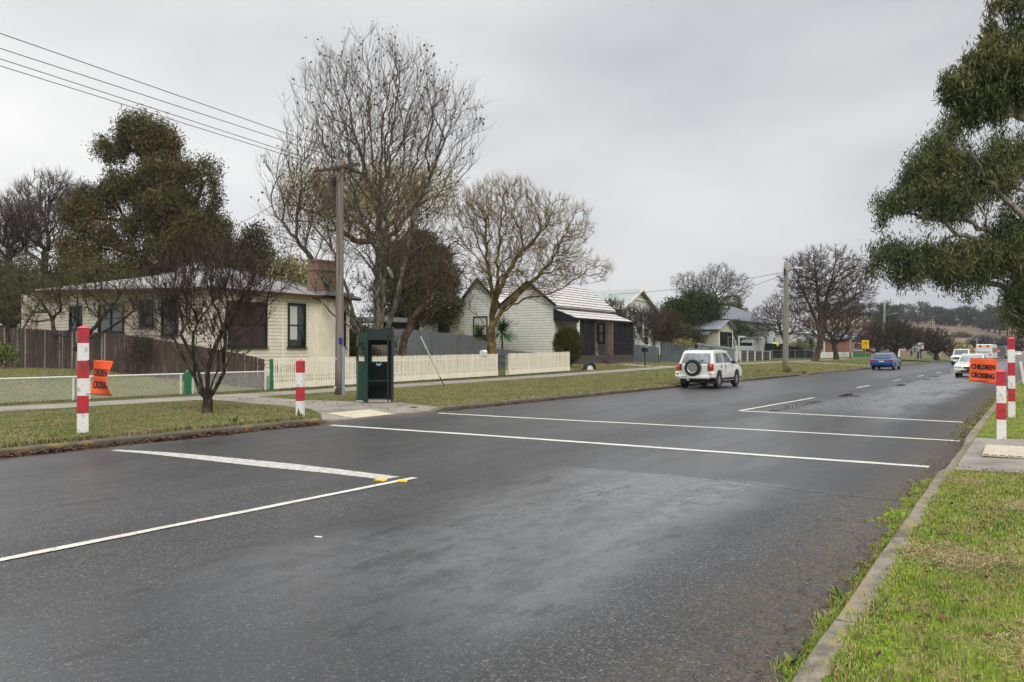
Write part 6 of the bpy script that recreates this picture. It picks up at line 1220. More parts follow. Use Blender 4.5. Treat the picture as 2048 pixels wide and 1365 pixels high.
for i, (u, y, n) in enumerate(((-13.75, 10.9, 40), (-13.7, 12.6, 34))): rosette('weed', ('leafy grey-green weed on the left kerb below the street tree', 'leafy grey-green weed on the left kerb by the short post')[i], 'weed', (u, y, .11), n, .30, .05, seed=25+i, up0=.1, mat='bright shrub leaves', droop=.5)
for i, (x, y) in enumerate(((-1.04, 4.35), (-1.06, 5.75))): rosette('weed', ('broad-leaved weed in the near gutter against the kerb', 'smaller broad-leaved weed farther up the near gutter')[i], 'weed', (x, y, .0), 22-6*i, .10, .022, seed=35+i, up0=.02, mat='bright shrub leaves', droop=.3)
b = Lg(-36.5, 19.8); 
leafy_tree('yellow-green low shrub at the left edge before the palings', 'shrub', (aty(10, 19.5)[0], 19.5, GL(-39, 19.5)), [(trk((0, 0, 0), (0, 0, .2)), -1)], blobs_px((aty(10, 19.5)[0], 19.5, GL(-39, 19.5)), [(5, 705, 20, 16), (22, 714, 14, 9), (-20, 700, 24, 20)]), 60, .03, 150, 2600, .13, 'bright shrub leaves', name='low_shrub', clump_r=.12, asp=.5, step=.25, rtip=.008)
# ------------------------------------------------------------------ crossing posts and flags
def striped(label, base, zs, ap, wd, rz, group, mats=('white paint', 'red paint'), lean=0):
    t = thing('crossing_post', label, 'post', base, rz, group); t.rotation_euler.y = lean; z0 = -.02
    for i, z1 in enumerate(zs):
        m = MB(); g = .0 if i % 2 == 0 else .0015; m.box((0, 0, (z0+z1)/2), (wd+g, wd+g, z1-z0)); m.build('white_band' if i % 2 == 0 else 'red_band', mats[i % 2], t, bevel=.004, seg=1); z0 = z1
    m = MB(); h = wd/2+.008; m.add([(-h, -h, z0), (h, -h, z0), (h, h, z0), (-h, h, z0), (-h, -h, z0+.012), (h, -h, z0+.012), (h, h, z0+.012), (-h, h, z0+.012), (0, 0, ap)], [(3, 2, 1, 0), (0, 1, 5, 4), (1, 2, 6, 5), (2, 3, 7, 6), (3, 0, 4, 7), (4, 5, 8), (5, 6, 8), (6, 7, 8), (7, 4, 8)]); m.build('cap', 'faded red paint', t)
    return t
def at_(x, y): return (x, y, (GL if x < -8 else GR)(x, y))
G1 = 'red and white children crossing posts'
striped('tall red and white striped post on the left verge, carrying an orange flag', at_(-14.91, 8.41), [.368, .695, 1.02, 1.35, 1.68, 1.955], 2.01, .19, R(-27), G1, lean=R(1.5))
striped('short red and white striped post on the left, near the green shelter', at_(-14.48, 13.39), [.373, .70, 1.04, 1.30], 1.36, .155, R(-30+48), G1)
striped('tall red and white striped post on the right verge, carrying an orange flag', at_(-.25, 21.62), [.366, .656, .953, 1.25, 1.55, 1.785], 1.845, .142, R(2), G1)
striped('short red and white striped post on the right, in front of the tall one', at_(-.34, 16.18), [.343, .626, .92, 1.153], 1.21, .142, R(4), G1)
def flag(label, base, sgn, gap, wd, z0, z1, rip, fs, rz=0, rod0=0.):
    t = thing('crossing_flag', label, 'flag', base, rz, 'orange children crossing flags'); n, m_ = 28, 22; V = []
    def P(u, v, o=0.):
        x, y, z = rip(u, v); return (x, y-o, z)
    for j in range(m_+1):
        for i in range(n+1): V.append(P(i/n, j/m_))
    F = [(j*(n+1)+i, j*(n+1)+i+1, (j+1)*(n+1)+i+1, (j+1)*(n+1)+i) for j in range(m_) for i in range(n)]
    mb = MB(); mb.add(V, F); c = mb.build('cloth', 'orange cloth', t, smooth=True); s_ = c.modifiers.new('thickness', 'SOLIDIFY'); s_.thickness = .002; s_.offset = 0
    for body, vc in (('CHILDREN', .64), ('CROSSING', .28)):
        tv, tf = text_mesh(body, .24*(z1-z0), 1.0, bold=.004); w_ = tv[:, 0].max()-tv[:, 0].min(); tv[:, 0] *= fs*wd/w_; h_ = tv[:, 1].max()-tv[:, 1].min(); tv[:, 1] *= .22*(z1-z0)/h_
        u = .5+tv[:, 0]/wd*1.; v = vc+tv[:, 1]/(z1-z0)
        if sgn < 0: pass
        mb = MB()
        for du in (-.008, .008): mb.add([P(a+du, b_, .006+du*.05) for a, b_ in zip(u, v)], tf)
        mb.build('lettering', 'black ink', c)
    mb = MB(); mb.bar(P(0, .46, .0025), P(1, .46, .0025), .003, .006); mb.build('seam', 'rusty iron', c)
    for v, nm in ((1., 'top_rod'), (0., 'bottom_rod')):
        e = P(1 if sgn > 0 else 0, v); mb = MB(); mb.cyl((rod0*sgn, 0, e[2]+(.012 if sgn > 0 else -.0) if v else e[2]+.01), (e[0], e[1], e[2]), .007, n=8); mb.build(nm, 'rusty iron', t)
    mb = MB()
    for z in (z0, z1): mb.box((rod0*sgn, -.02, z), (.02, .05, .09))
    mb.build('bracket', 'rusty iron', t); return t
# left flag hangs over the verge, bottom corner blown outwards; u runs from the post to the free end
def ripL(u, v):
    x = .31+u*.64-.08*math.sin(math.pi*v)*u-.04*(1-v)*(1-u); z = .72+v*.645+.045*(1-v)*(1-u)*0-.02*u*v; return (x, -.02+.04*math.sin(u*3.4+v*2.5)-.03*math.sin(v*5)*u, z)
flag('orange CHILDREN CROSSING flag on the tall left post, its free edge curled in', (at_(-14.91, 8.41)), 1, .15, .64, .72, 1.365, ripL, .88, R(2), .06)
def ripR(u, v):
    x = -.82+u*.55-.03*(1-v); z = .80+v*.53-.02*u*(1-v)*2.2+.015*(1-u); return (x, .01+.018*math.sin(u*5+v*2.), z)
flag('orange CHILDREN CROSSING flag held flat on the tall right post, hiding part of a car', (at_(-.25, 21.62)), -1, .24, .55, .80, 1.33, ripR, .86, 0., .0)
# ------------------------------------------------------------------ green crossing shelter
o_ = ((gz(709, 806, .12)[0]+gz(785, 806, .12)[0])/2, (gz(709, 806, .12)[1]+gz(785, 806, .12)[1])/2); B = thing('crossing_shelter', 'dark green crossing supervisor shelter with cut-out windows on the concrete pad', 'shelter', (o_[0], o_[1], GL(*o_)+.02), YAW)
HB = 2.12; FP = [(-.55, .30), (-.43, -.02), (-.13, -.20), (.53, -.04), (.50, .55), (-.30, .72)]
def zt_(x): return 1.92+.26*min(1, max(0, (x+.45)/.55))
def panel(a, b_, nm, hole=None, inner=True, mat='booth green', z0=.03):
    a = np.array(a); b_ = np.array(b_); L = np.linalg.norm(b_-a); u = (b_-a)/L; nn = np.array([u[1], -u[0]])
    def P(s, o, z): q = a+u*s+nn*o; return (q[0], q[1], z)
    m = MB()
    def blk(s0, s1, za, zb, zc=None):
        zc = zb if zc is None else zc; v = [P(s, o, z) for o in (-.014, .014) for s, z in ((s0, za), (s1, za), (s1, zc), (s0, zb))]; m.add(v, [(3, 2, 1, 0), (4, 5, 6, 7), (0, 1, 5, 4), (1, 2, 6, 5), (2, 3, 7, 6), (3, 0, 4, 7)])
    ta, tb = zt_(a[0]), zt_(b_[0])
    if hole:
        s0, s1, h0, h1 = hole[0]*L, hole[1]*L, hole[2], hole[3]; tm0 = ta+(tb-ta)*hole[0]; tm1 = ta+(tb-ta)*hole[1]
        if s0 > .001: blk(0, s0, z0, ta, tm0)
        if s1 < L-.001: blk(s1, L, z0, tm1, tb)
        blk(s0, s1, z0, h0); blk(s0, s1, h1, tm0, tm1)
    else: blk(0, L, z0, ta, tb)
    o = m.build(nm, mat, B)
    if hole:
        g = MB(); v = [P(s, q, z) for q in (-.003, .003) for s, z in ((s0, h0), (s1, h0), (s1, h1), (s0, h1))]; g.add(v, [(3, 2, 1, 0), (4, 5, 6, 7), (0, 1, 5, 4), (1, 2, 6, 5), (2, 3, 7, 6), (3, 0, 4, 7)]); g.build('window', 'perspex', o)
        r_ = MB(); 
        for p, q in ((P(s0, .02, h0), P(s1, .02, h0)), (P(s0, .02, h1), P(s1, .02, h1)), (P(s0, .02, h0), P(s0, .02, h1)), (P(s1, .02, h0), P(s1, .02, h1))): r_.bar(p, q, .02, .02, up=(nn[0], nn[1], 0.01))
        r_.build('window_seal', 'booth green', o)
    return o
panel(FP[0], FP[1], 'side_panel', (.12, 1., 1.19, 1.66)); panel(FP[1], FP[2], 'front_panel', (0., .72, 1.19, 1.66)); panel(FP[5], FP[0], 'rear_panel', (.12, .92, 1.19, 1.66), mat='booth green shaded')
panel(FP[4], FP[5], 'rear_panel', (.22, .86, 1.18, 1.70), mat='booth green shaded'); panel(FP[3], FP[4], 'side_panel', None, mat='booth green shaded')
m = MB(); v = [(x*1.03, y*1.03, zt_(x)) for x, y in FP]; m.add(v+[(a, b_, c+.035) for a, b_, c in v], [(5, 4, 3, 2, 1, 0), (6, 7, 8, 9, 10, 11)]+[(i, (i+1) % 6, 6+(i+1) % 6, 6+i) for i in range(6)]); m.build('roof', 'booth green', B)
def hdr(a, b_, z0, z1, nm, mat, o=.0):
    m = MB(); m.bar((a[0], a[1]-o, (z0+z1)/2), (b_[0], b_[1]-o, (z0+z1)/2), .03, z1-z0); return m.build(nm, mat, B)
hdr(FP[2], FP[3], 1.83, 2.15, 'header', 'booth green shaded'); m = MB(); m.box((.44, -.10, 1.0), (.035, .05, 1.95)); m.build('door_jamb', 'booth green shaded', B)
m = MB(); m.box((.03, .28, .62), (.95, .34, .03)); m.build('bench', 'booth green', B); m = MB(); m.box((.02, .28, .035), (1.0, .8, .05)); m.build('floor_pad', 'pale concrete', B)
m = MB(); m.box((-.42, -.12, 1.74), (.24, .10, .025), rz=R(-30)); m.build('rain_hood', 'booth green', B); m = MB(); m.box((0., .30, 1.165), (.9, .12, .02)); m.build('ledge', 'booth green', B)
m = MB(); m.tube([(.06, .16, 1.12), (.12, .14, 1.08), (.2, .14, 1.13), (.17, .16, 1.10)], .03, 8); tag(m.build('cloth_rag', 'hose blue', loc=(0, 0, 0)), None); q = bpy.data.objects['cloth_rag']; q.parent = B
# ------------------------------------------------------------------ power poles, wires
def pole(label, x, y, zt, r0, r1, mat='old pole', lean=(0, 0), arm=None, name='power_pole', n=14):
    t = thing(name, label, 'power pole', (x, y, (GL if x < -3 else GR)(x, y)-.1)); h = zt-t.location.z; m = MB(); m.tube([(lean[0]*s*h, lean[1]*s*h, s*h) for s in np.linspace(0, 1, 9)], np.linspace(r0, r1, 9), n); m.build('shaft', mat, t, smooth=True); return t, h
PX, PY = gz(679, 790, .12); T1, h1 = pole('weathered timber power pole with a crossarm beside the green shelter', PX, PY, 8.35, .155, .115, 'pole timber')
m = MB(); m.box((.0, -.17, h1-.36), (2.15, .08, .095)); m.build('crossarm', 'dark timber', T1)
ins = []
for x in (-.95, -.6, .35, .95):
    m = MB(); m.lathe([(.012, 0), (.015, .06), (.045, .07), (.05, .10), (.03, .12), (.045, .15), (.02, .18)], (x, -.17, h1-.30), 10); m.build('insulator', 'ceramic', T1, smooth=True); ins.append((PX+x, PY-.17, T1.location.z+h1-.14))
m = MB(); m.bar((-.5, -.16, h1-.38), (-.02, -.14, h1-.85), .03, .006); m.bar((.5, -.16, h1-.38), (.02, -.14, h1-.85), .03, .006); m.build('arm_brace', 'rusty iron', T1)
m = MB(); m.tube([(-.16, -.02, h1-.6), (-.3, -.05, h1-1.), (-.18, -.06, h1-1.5)], .02, 6); m.box((-.24, -.05, h1-.8), (.12, .12, .3)); m.build('cable_joint', 'black rubber', T1)
m = MB(); m.cyl((.19, -.02, .1), (.19, -.02, 1.75), .03, n=8); m.box((.20, -.02, .9), (.06, .09, 1.75)); m.build('conduit', 'grey conduit', T1); m = MB(); m.box((.14, -.09, 1.98), (.13, .05, .2), rz=.3); m.build('tag_plate', 'blue plastic', T1)
for i, (z, x) in enumerate(((.36, -.04), (1.34, -.03))): m = MB(); m.cyl((x, -.17, z), (x, -.185, z), .055, n=16); o = m.build('disc', 'fence white', T1); m = MB(); m.cyl((x, -.186, z), (x, -.19, z), .02, n=10); m.build('disc_bolt', 'black rubber', o)
def wire(name, label, a, b_, sag, r, mat='black rubber', n=16, group=None):
    a = np.array(a); b_ = np.array(b_); s = np.linspace(0, 1, n)[:, None]; P = a+(b_-a)*s; P[:, 2] -= (4*sag*s*(1-s))[:, 0]; m = MB(); m.tube(P-a, r, 5); o = m.build(name, mat); o.location = a; return tag(o, label, 'wire', group)
PE = dup(T1, (PX+.1, -22, T1.location.z), 0, 'weathered timber power pole behind the viewer carrying the far end of the wires'); PE.scale = (1, 1, 1.2)
lb = ['highest of the four power lines at upper left', 'second highest of the four power lines at upper left', 'third highest of the four power lines at upper left', 'lowest of the four power lines at upper left']
for i, ((x, y, z), py) in enumerate(zip(ins[::-1], (67, 97, 118, 132))):
    q = atx(0, x, py); sl_ = (q[1]-z)/(y-q[0]); wire('power_line', lb[i], (x, y, z), (x, -22, z+sl_*(y+22)), .0, .010, group='power lines at upper left')
# guy with white sleeve
GX, GY = gz(890, 775, .12); a = np.array((PX, PY+.1, 7.9)); g_ = np.array((GX, GY, GL(GX, GY)-.05)); t = thing('guy_wire', 'stay wire with a white plastic sleeve from the pole to the verge', 'stay wire', tuple(g_))
def on(s): return (g_+(a-g_)*s-g_)
m = MB(); m.tube([on(0), on(.5), on(1)], .009, 6); m.build('cable', 'black iron', t); m = MB(); m.tube([on(.115), on(.27)], .030, 10); m.build('sleeve', 'sleeve white', t); m = MB(); m.tube([on(0), on(.06)], .02, 6); m.build('anchor_rod', 'rusty iron', t)
m = MB(); m.tube([on(.555), on(.575), on(.60)], [.05, .075, .05], 10); m.build('stay_insulator', 'galvanised', t)
wire('service_wire', 'thin house wire running left from the power pole into the trees', (PX-.9, PY, 8.0), tuple(atd(395, 470, 52)), .5, .010)
# second pole and others along the verge
x2, y2 = gz(1571, 741, .30); zt2 = atx(1577, x2, 527)[1]; T2, h2 = pole('tall grey timber power pole with a street light, on the verge past the parked wagon', x2, y2, zt2, .20, .15, lean=(.010, 0))
m = MB(); m.tube([(.1, 0, h2-1.3), (.1+.0, -.15, h2-1.2)], .03, 6); m.box((.02, -.18, h2-.7), (.12, .10, .45)); m.build('cable_joint', 'black rubber', T2)
m = MB(); m.bar((.16, -.1, .1), (.20, -.1, h2-.6), .10, .05); m.build('conduit', 'galvanised', T2)
lx, lz = .55, atx(1600, x2, 547)[1]-T2.location.z; m = MB(); m.tube([(.1, 0, lz-.1), (lx*.6, .3, lz+.05), (lx+.1, .5, lz)], .03, 8); o = m.build('lamp_arm', 'galvanised', T2); m = MB(); m.box((lx+.25, .55, lz), (.5, .2, .1), rz=R(20)); m.build('lamp_head', 'white paint', o, bevel=.04)
wire('service_wire', 'long wire from the second power pole down left to the gabled house', (x2, y2, zt2-.7), tuple(atd(1200, 590, 80)), .3, .016); wire('service_wire', 'short wire from the second power pole down left to the grey roofed house', (x2, y2, zt2-.8), tuple(atd(1462, 583, 78)), .15, .016)
for i, (px, X, pyt, r_, ln) in enumerate(((1701, -20.3, 592, .19, (0, 0)), (1766, -17.5, 606, .2, (.03, 0)), (1867, -13.5, 652, .2, (.02, 0)))):
    y = atx(px, X)[0]; T, h = pole(('pale timber power pole between the lattice fence and the speed sign', 'leaning timber power pole before the pyramidal pine', 'slender dark power pole near the far bend')[i], X, y, atx(px, X, pyt)[1], r_, r_*.75, lean=ln)
    m = MB(); m.box((ln[0]*h, 0, h-.5), (1.8, .12, .12)) if i != 1 else m.tube([(ln[0]*h*.9, 0, h-2.0), (1.3+ln[0]*h, 0, h-1.6)], .035, 6); o = m.build('crossarm' if i != 1 else 'lamp_arm', 'dark timber' if i != 1 else 'galvanised', T)
    if i == 0: wire('power_line', 'wire between the second pole and the pale pole beyond it', (x2, y2, zt2-.2), (X, y, atx(px, X, pyt)[1]-.3), .5, .018); q3 = (X, y, atx(px, X, pyt)[1]-.3)
    if i == 1: m = MB(); m.box((1.5+ln[0]*h, 0, h-1.6), (.45, .2, .1)); m.build('lamp_head', 'galvanised', o); wire('power_line', 'wire between the pale pole and the leaning pole', q3, (X, y, atx(px, X, pyt)[1]-.3), .6, .022)
for i, (px, py, d, x) in enumerate(((1954, 676, 250, 0), (1972, 682, 270, 0), (1994, 681, 240, 0), (2002, 682, 280, 0))):
    p = atd(px, py, d); m = MB(); m.tube([(0, 0, 0), (0, 0, p.z)], [.16, .12], 8); m.box((0, 0, p.z-.6), (2.2, .15, .15)) if i % 2 == 0 else None; o = m.build('far_pole', 'galvanised'); o.location = (p.x, p.y, 0); tag(o, ('far pale pole rising just left of the bus', 'far pale pole rising behind the bus roof', 'far pale pole rising right of the bus', 'far pale pole beside the signal mast arm')[i], 'pole')
p = atd(2019, 702, 230); t = thing('traffic_light', 'distant traffic signal on a mast arm showing red, left of the tall striped post', 'traffic light', (p.x, p.y, 0)); m = MB(); m.tube([(0, 0, 0), (0, 0, 3.4)], .1, 8); m.tube([(0, 0, 3.2), (-3.2, 0, 2.6)], .06, 6); m.build('mast', 'galvanised', t); m = MB(); m.box((-.2, -.2, 2.3), (.4, .3, 1.1)); h_ = m.build('housing', 'black iron', t); m = MB(); m.cyl((-.2, -.36, 2.62), (-.2, -.4, 2.62), .2, n=12); m.build('red_lamp', 'tail glow', h_)
# ------------------------------------------------------------------ signs
def plate_text(par, body, size, loc, rz, mat, sx=1., bold=.0, wdt=None, hgt=None):
    tv, tf = text_mesh(body, size, sx, bold=bold)
    if wdt: tv[:, 0] *= wdt/(tv[:, 0].max()-tv[:, 0].min())
    if hgt: tv[:, 1] *= hgt/(tv[:, 1].max()-tv[:, 1].min())
    m = MB(); c, s = math.cos(rz), math.sin(rz); m.add([(loc[0]+c*a, loc[1]+s*a, loc[2]+b_) for a, b_ in tv[:, :2]], tf); return m.build('lettering', mat, par)
def ring(par, c, r0, r1, mat, n=32, nm='ring'):
    m = MB(); an = np.linspace(0, 2*math.pi, n, endpoint=False); v = [(c[0]+r*math.cos(a), c[1], c[2]+r*math.sin(a)) for r in (r0, r1) for a in an]; m.add(v, [(i, (i+1) % n, n+(i+1) % n, n+i) for i in range(n)]); return m.build(nm, mat, par)
x, y = gz(1731, 723, .34); d = -x*math.sin(YAW)+y*math.cos(YAW); k_ = d/FPX; zc = CAMH+(702-689.5)*k_; t = thing('speed_sign', 'yellow 50 AHEAD speed sign on a slim post behind the blue wagon', 'road sign', (x, y, GL(x, y)), R(6)); b0 = GL(x, y)
m = MB(); m.cyl((0, .04, -.1), (0, .04, zc-b0+.35), .035, n=8); m.build('post', 'galvanised', t); W_, H_ = 13*k_, 17*k_; m = MB(); m.box((0, 0, zc-b0), (W_, .02, H_)); pl_ = m.build('sign_plate', 'sign yellow', t, bevel=.01)
ring(pl_, (0, -.013, zc-b0+.12), .26, .305, 'black ink'); plate_text(pl_, '50', .5, (0, -.014, zc-b0+.12), 0, 'black ink', bold=.012, wdt=.38, hgt=.27); plate_text(pl_, 'AHEAD', .2, (0, -.014, zc-b0-H_*.36), 0, 'black ink', bold=.006, wdt=.5, hgt=.11)
x, y = gz(1833, 720, .3); d = -x*math.sin(YAW)+y*math.cos(YAW); k_ = d/FPX; b0 = GL(x, y); zc = CAMH+(702-695)*k_-b0; t = thing('road_sign', 'large grey-backed road sign beside a white speed sign at the far bend', 'road sign', (x, y, b0), R(8))
for s in (-5.5*k_, 5.5*k_): m = MB(); m.cyl((s, .06, -.2), (s, .06, zc+.3), .06, n=8); m.build('post', 'galvanised', t)
m = MB(); m.box((-1*k_, 0, zc), (15*k_, .05, 16*k_)); pl_ = m.build('sign_plate', 'sign grey back', t); m = MB(); m.box((8*k_, -.08, zc+.2), (10*k_, .03, 12*k_)); p2_ = m.build('speed_plate', 'white paint', t); ring(p2_, (8*k_, -.1, zc+.2), 3.5*k_, 4.6*k_, 'red paint'); plate_text(p2_, '60', .5, (8*k_, -.101, zc+.2), 0, 'black ink', bold=.01, wdt=4.2*k_, hgt=3.2*k_)
m = MB(); m.box((0, 0, .5), (.12, .03, 1.1)); o = m.build('guide_post', 'white paint'); xg = aty(2046, 44)[0]; o.location = (xg+.05, 44, GR(xg, 44)); o.rotation_euler = (0, R(-8), 0); tag(o, 'white guide post leaning at the right edge of the picture', 'guide post')
# ------------------------------------------------------------------ vehicles (local x forward, z up)
def wheel(par, x, y, r, wd, side, rim='alloy', spokes=6):
    t = MB(); t.lathe([(r*.62, -wd/2), (r*.9, -wd/2), (r, -wd*.36), (r, wd*.36), (r*.9, wd/2), (r*.62, wd/2), (r*.62, -wd/2)], (x, y, r), 26, axis='Y', cap=False); o = MB
    w_ = bpy.data.objects.new('wheel', None); col.objects.link(w_); w_.parent = par; w_.empty_display_size = .1
    t.build('tyre', 'black rubber', w_, smooth=False); m = MB(); s = side*wd*.34
    m.lathe([(r*.63, s-.02*side), (r*.60, s), (r*.52, s-.025*side), (r*.5, s-.05*side), (.01, s-.05*side)], (x, y, r), 26, axis='Y'); q = m.build('rim', rim, w_); m = MB()
    for k_ in range(spokes):
        a = 2*math.pi*k_/spokes; m.bar((x+.03*math.cos(a), y+s-.01*side, r+.03*math.sin(a)), (x+r*.55*math.cos(a), y+s-.01*side, r+r*.55*math.sin(a)), .03, r*.2, up=(0, 1, 0))
    m.cyl((x, y+s-.04*side, r), (x, y+s+.012*side, r), r*.14, n=12); m.build('spokes', rim, q); m = MB(); m.cyl((x, y+s-.056*side, r), (x, y+s-.052*side, r), r*.5, n=20); m.build('brake_shadow_plate' if False else 'spoke_shade_disc', 'dark plastic', q); return w_  # last disc is dark to stand for the shade behind the spokes
def arch(cx, r, z0, n=10, fwd=True):
    a0 = math.asin(min(1, max(-1, (z0-ARZ)/r))); an = np.linspace(math.pi-a0, a0, n); return [(cx+r*math.cos(a), ARZ+r*math.sin(a)) for a in an]
ARZ = .34
def side_face(mb, pts, hw, side, off):
    v = [(x, side*(hw(z)+off), z) for x, z in pts]; w_ = [(x, side*(hw(z)+off-.02), z) for x, z in pts]; n = len(pts); mb.add(v+w_, [tuple(range(n)), tuple(range(2*n-1, n-1, -1))]+[(i, (i+1) % n, n+(i+1) % n, n+i) for i in range(n)])
def car(name, label, cat, loc, rz, paint, lower, green, hw, W, wheels, wr, wins, glass='car glass', rear=None, front=None, bev=.05, rim='alloy', group=None):
    global ARZ
    t = thing(name, label, cat, loc, rz, group); m = MB()
    n = len(lower)
    def hwl(z): return W/2-.0-.05*max(0, z-.75)-.04*max(0, .55-z)
    m.add([(x, s*hwl(z), z) for s in (-1, 1) for x, z in lower], [tuple(range(n))[::-1], tuple(range(n, 2*n))]+[(i, (i+1) % n, n+(i+1) % n, n+i) for i in range(n)]); body = m.build('body', paint, t, bevel=bev, seg=3)
    m = MB(); n = len(green); m.add([(x, s*hw(z), z) for s in (-1, 1) for x, z in green], [tuple(range(n))[::-1], tuple(range(n, 2*n))]+[(i, (i+1) % n, n+(i+1) % n, n+i) for i in range(n)]); m.build('cabin', paint, t, bevel=bev*.8, seg=3)
    for w_ in wins:
        for s in (-1, 1): m = MB(); side_face(m, w_, hw, s, .006); m.build('side_window', glass, t)
    for x in wheels:
        for s in (-1, 1): wheel(t, x, s*(W/2-.11), wr, .2, s, rim)
        m = MB(); m.box((x, 0, wr+.10), (wr*2.15, W-.24, wr*1.3)); m.build('wheel_well', 'dark plastic', t)
    m = MB(); m.box(((wheels[0]+wheels[1])/2, 0, .32), (wheels[1]-wheels[0]-.9, W*.8, .16)); m.build('underbody', 'dark plastic', t)
    return t
def cross_face(par, nm, pts, mat, th=.012, bevel=0):
    """thin plate from 3D corner points"""
    P = np.array(pts, float); nrm = np.cross(P[1]-P[0], P[2]-P[0]); nrm /= np.linalg.norm(nrm); n = len(P); m = MB(); m.add(list(P+nrm*th/2)+list(P-nrm*th/2), [tuple(range(n)), tuple(range(2*n-1, n-1, -1))]+[(i, (i+1) % n, n+(i+1) % n, n+i) for i in range(n)]); return m.build(nm, mat, par, bevel=bevel)
# white compact off-roader with spare wheel
ARZ = .36; lower = [(.06, .47), (.0, .62), (.02, .98), (.08, 1.07), (2.72, 1.07), (3.55, .98), (3.86, .84), (3.93, .66), (3.90, .46)]+arch(3.17, .43, .42)[::-1]+arch(.76, .43, .42)[::-1]
green = [(.10, 1.04), (.36, 1.58), (.50, 1.655), (1.2, 1.685), (2.0, 1.665), (2.25, 1.60), (2.95, 1.04)]
hwR = lambda z: .80-.23*(z-1.05)
SX, SY = -12.16, 34.75
t = car('parked_car', 'white compact off-roader with a rear spare wheel parked at the left kerb', 'car', (SX, SY-.76, 0), R(90-1.0), 'car white', lower, green, hwR, 1.70, (.76, 3.17), .36,
        [[(.45, 1.12), (.58, 1.52), (.98, 1.55), (.98, 1.12)], [(1.04, 1.12), (1.04, 1.555), (1.50, 1.56), (1.50, 1.12)], [(1.56, 1.12), (1.56, 1.56), (2.12, 1.535), (2.62, 1.12)]], glass='sky sheen car glass')
def rr_(x, z, s, b_=0.): # point on rear slope plane
    return (x+b_, s, z)
cross_face(t, 'rear_window', [(.105, -.66, 1.10), (.105, .66, 1.10), (.315, .575, 1.535), (.315, -.575, 1.535)], 'sky sheen car glass', .02)
m = MB(); m.add([(-.02, s*y, z) for s in (1,) for y, z in ((-.735, .56), (.735, .56), (.735, 1.04), (-.735, 1.04))]+[(.02, y, z) for y, z in ((-.735, .56), (.735, .56), (.735, 1.04), (-.735, 1.04))], [(0, 1, 2, 3), (7, 6, 5, 4), (0, 4, 5, 1), (1, 5, 6, 2), (2, 6, 7, 3), (3, 7, 4, 0)]); m.build('tailgate', 'car white', t, bevel=.012)
for s in (-1, 1):
    m = MB(); m.box((.0, s*.735, .93), (.16, .20, .30)); o = m.build('tail_light', 'lamp red', t, bevel=.03); m = MB(); m.box((-.015, s*.745, .985), (.15, .14, .12)); m.build('indicator', 'lamp amber', o, bevel=.03); m = MB(); m.box((-.006, s*.64, .93), (.15, .07, .29)); m.build('bezel', 'dark plastic', o, bevel=.01)
    m = MB(); m.box((.02, s*.78, .60), (.34, .22, .28)); m.build('bumper_corner', 'car white', t, bevel=.06); m = MB(); m.box((-.155, s*.75, .655), (.02, .12, .035)); m.build('reflector', 'lamp red', t)
    m = MB(); m.box((.36, s*.72, .36), (.02, .20, .30)); m.build('mud_flap', 'dark plastic', t)
    m = MB(); m.box((2.35, s*.94, 1.13), (.12, .18, .14)); m.build('wing_mirror', 'dark plastic', t, bevel=.03)
    m = MB(); m.box((1.96, s*.853, .60), (1.35, .02, .035)); m.box((1.96, s*.853, .70), (1.4, .02, .03)); m.build('side_moulding', 'car silver white', t)
    for x in (1.0, 1.62): m = MB(); m.box((x, s*.842, .93), (.13, .03, .045)); m.build('door_handle', 'dark plastic', t, bevel=.008)
    m = MB(); m.box((1.54, s*.838, .78), (.012, .03, .56)); m.box((1.02, s*.838, .90), (.012, .03, .3)); m.build('door_gap', 'dark plastic', t)
    m = MB(); m.tube([(.75, s*.60, 1.70), (.85, s*.60, 1.73), (1.95, s*.60, 1.715), (2.05, s*.6, 1.67)], .014, 6); m.build('roof_rail', 'alloy', t); m = MB(); m.box((1.96, s*.80, .335), (1.45, .12, .04)); m.build('side_step', 'alloy', t, bevel=.01)
    m = MB(); m.box((3.86, s*.62, .80), (.14, .30, .18)); m.build('headlight', 'lamp clear', t, bevel=.03)
m = MB(); m.box((-.03, 0, .50), (.24, 1.42, .16)); m.build('rear_bumper', 'car white', t, bevel=.05)
SP = bpy.data.objects.new('spare_wheel', None); col.objects.link(SP); SP.parent = t; SP.empty_display_size = .1
m = MB(); m.lathe([(.22, -.20), (.33, -.20), (.365, -.16), (.365, -.04), (.33, .0), (.22, .0), (.22, -.20)], (0, .06, .90), 32, axis='X', cap=False); m.build('tyre', 'black rubber', SP); m = MB(); m.lathe([(.235, -.19), (.225, -.205), (.20, -.19), (.01, -.185)], (0, .06, .90), 32, axis='X'); o = m.build('rim', 'alloy', SP); m = MB()
for k_ in range(6): a = 2*math.pi*(k_+.5)/6; m.cyl((-.18, .06+.125*math.cos(a), .90+.125*math.sin(a)), (-.197, .06+.125*math.cos(a), .90+.125*math.sin(a)), .036, n=10)
m.cyl((-.17, .06, .90), (-.20, .06, .90), .03, n=12); m.build('rim_holes' if False else 'wheel_cutout', 'dark plastic', o)
m = MB(); m.bar((.09, -.05, 1.09), (.17, -.36, 1.26), .02, .03); m.build('wiper', 'dark plastic', t); m = MB(); m.box((-.16, .42, .50), (.012, .37, .12)); o = m.build('number_plate', 'plate', t)
tv, tf = text_mesh('NTC 094', .1, 1., bold=.002); m = MB(); m.add([(-.168, .42-a*.62, .50+b_*.9) for a, b_ in tv[:, :2]], tf); m.build('lettering', 'black ink', o)
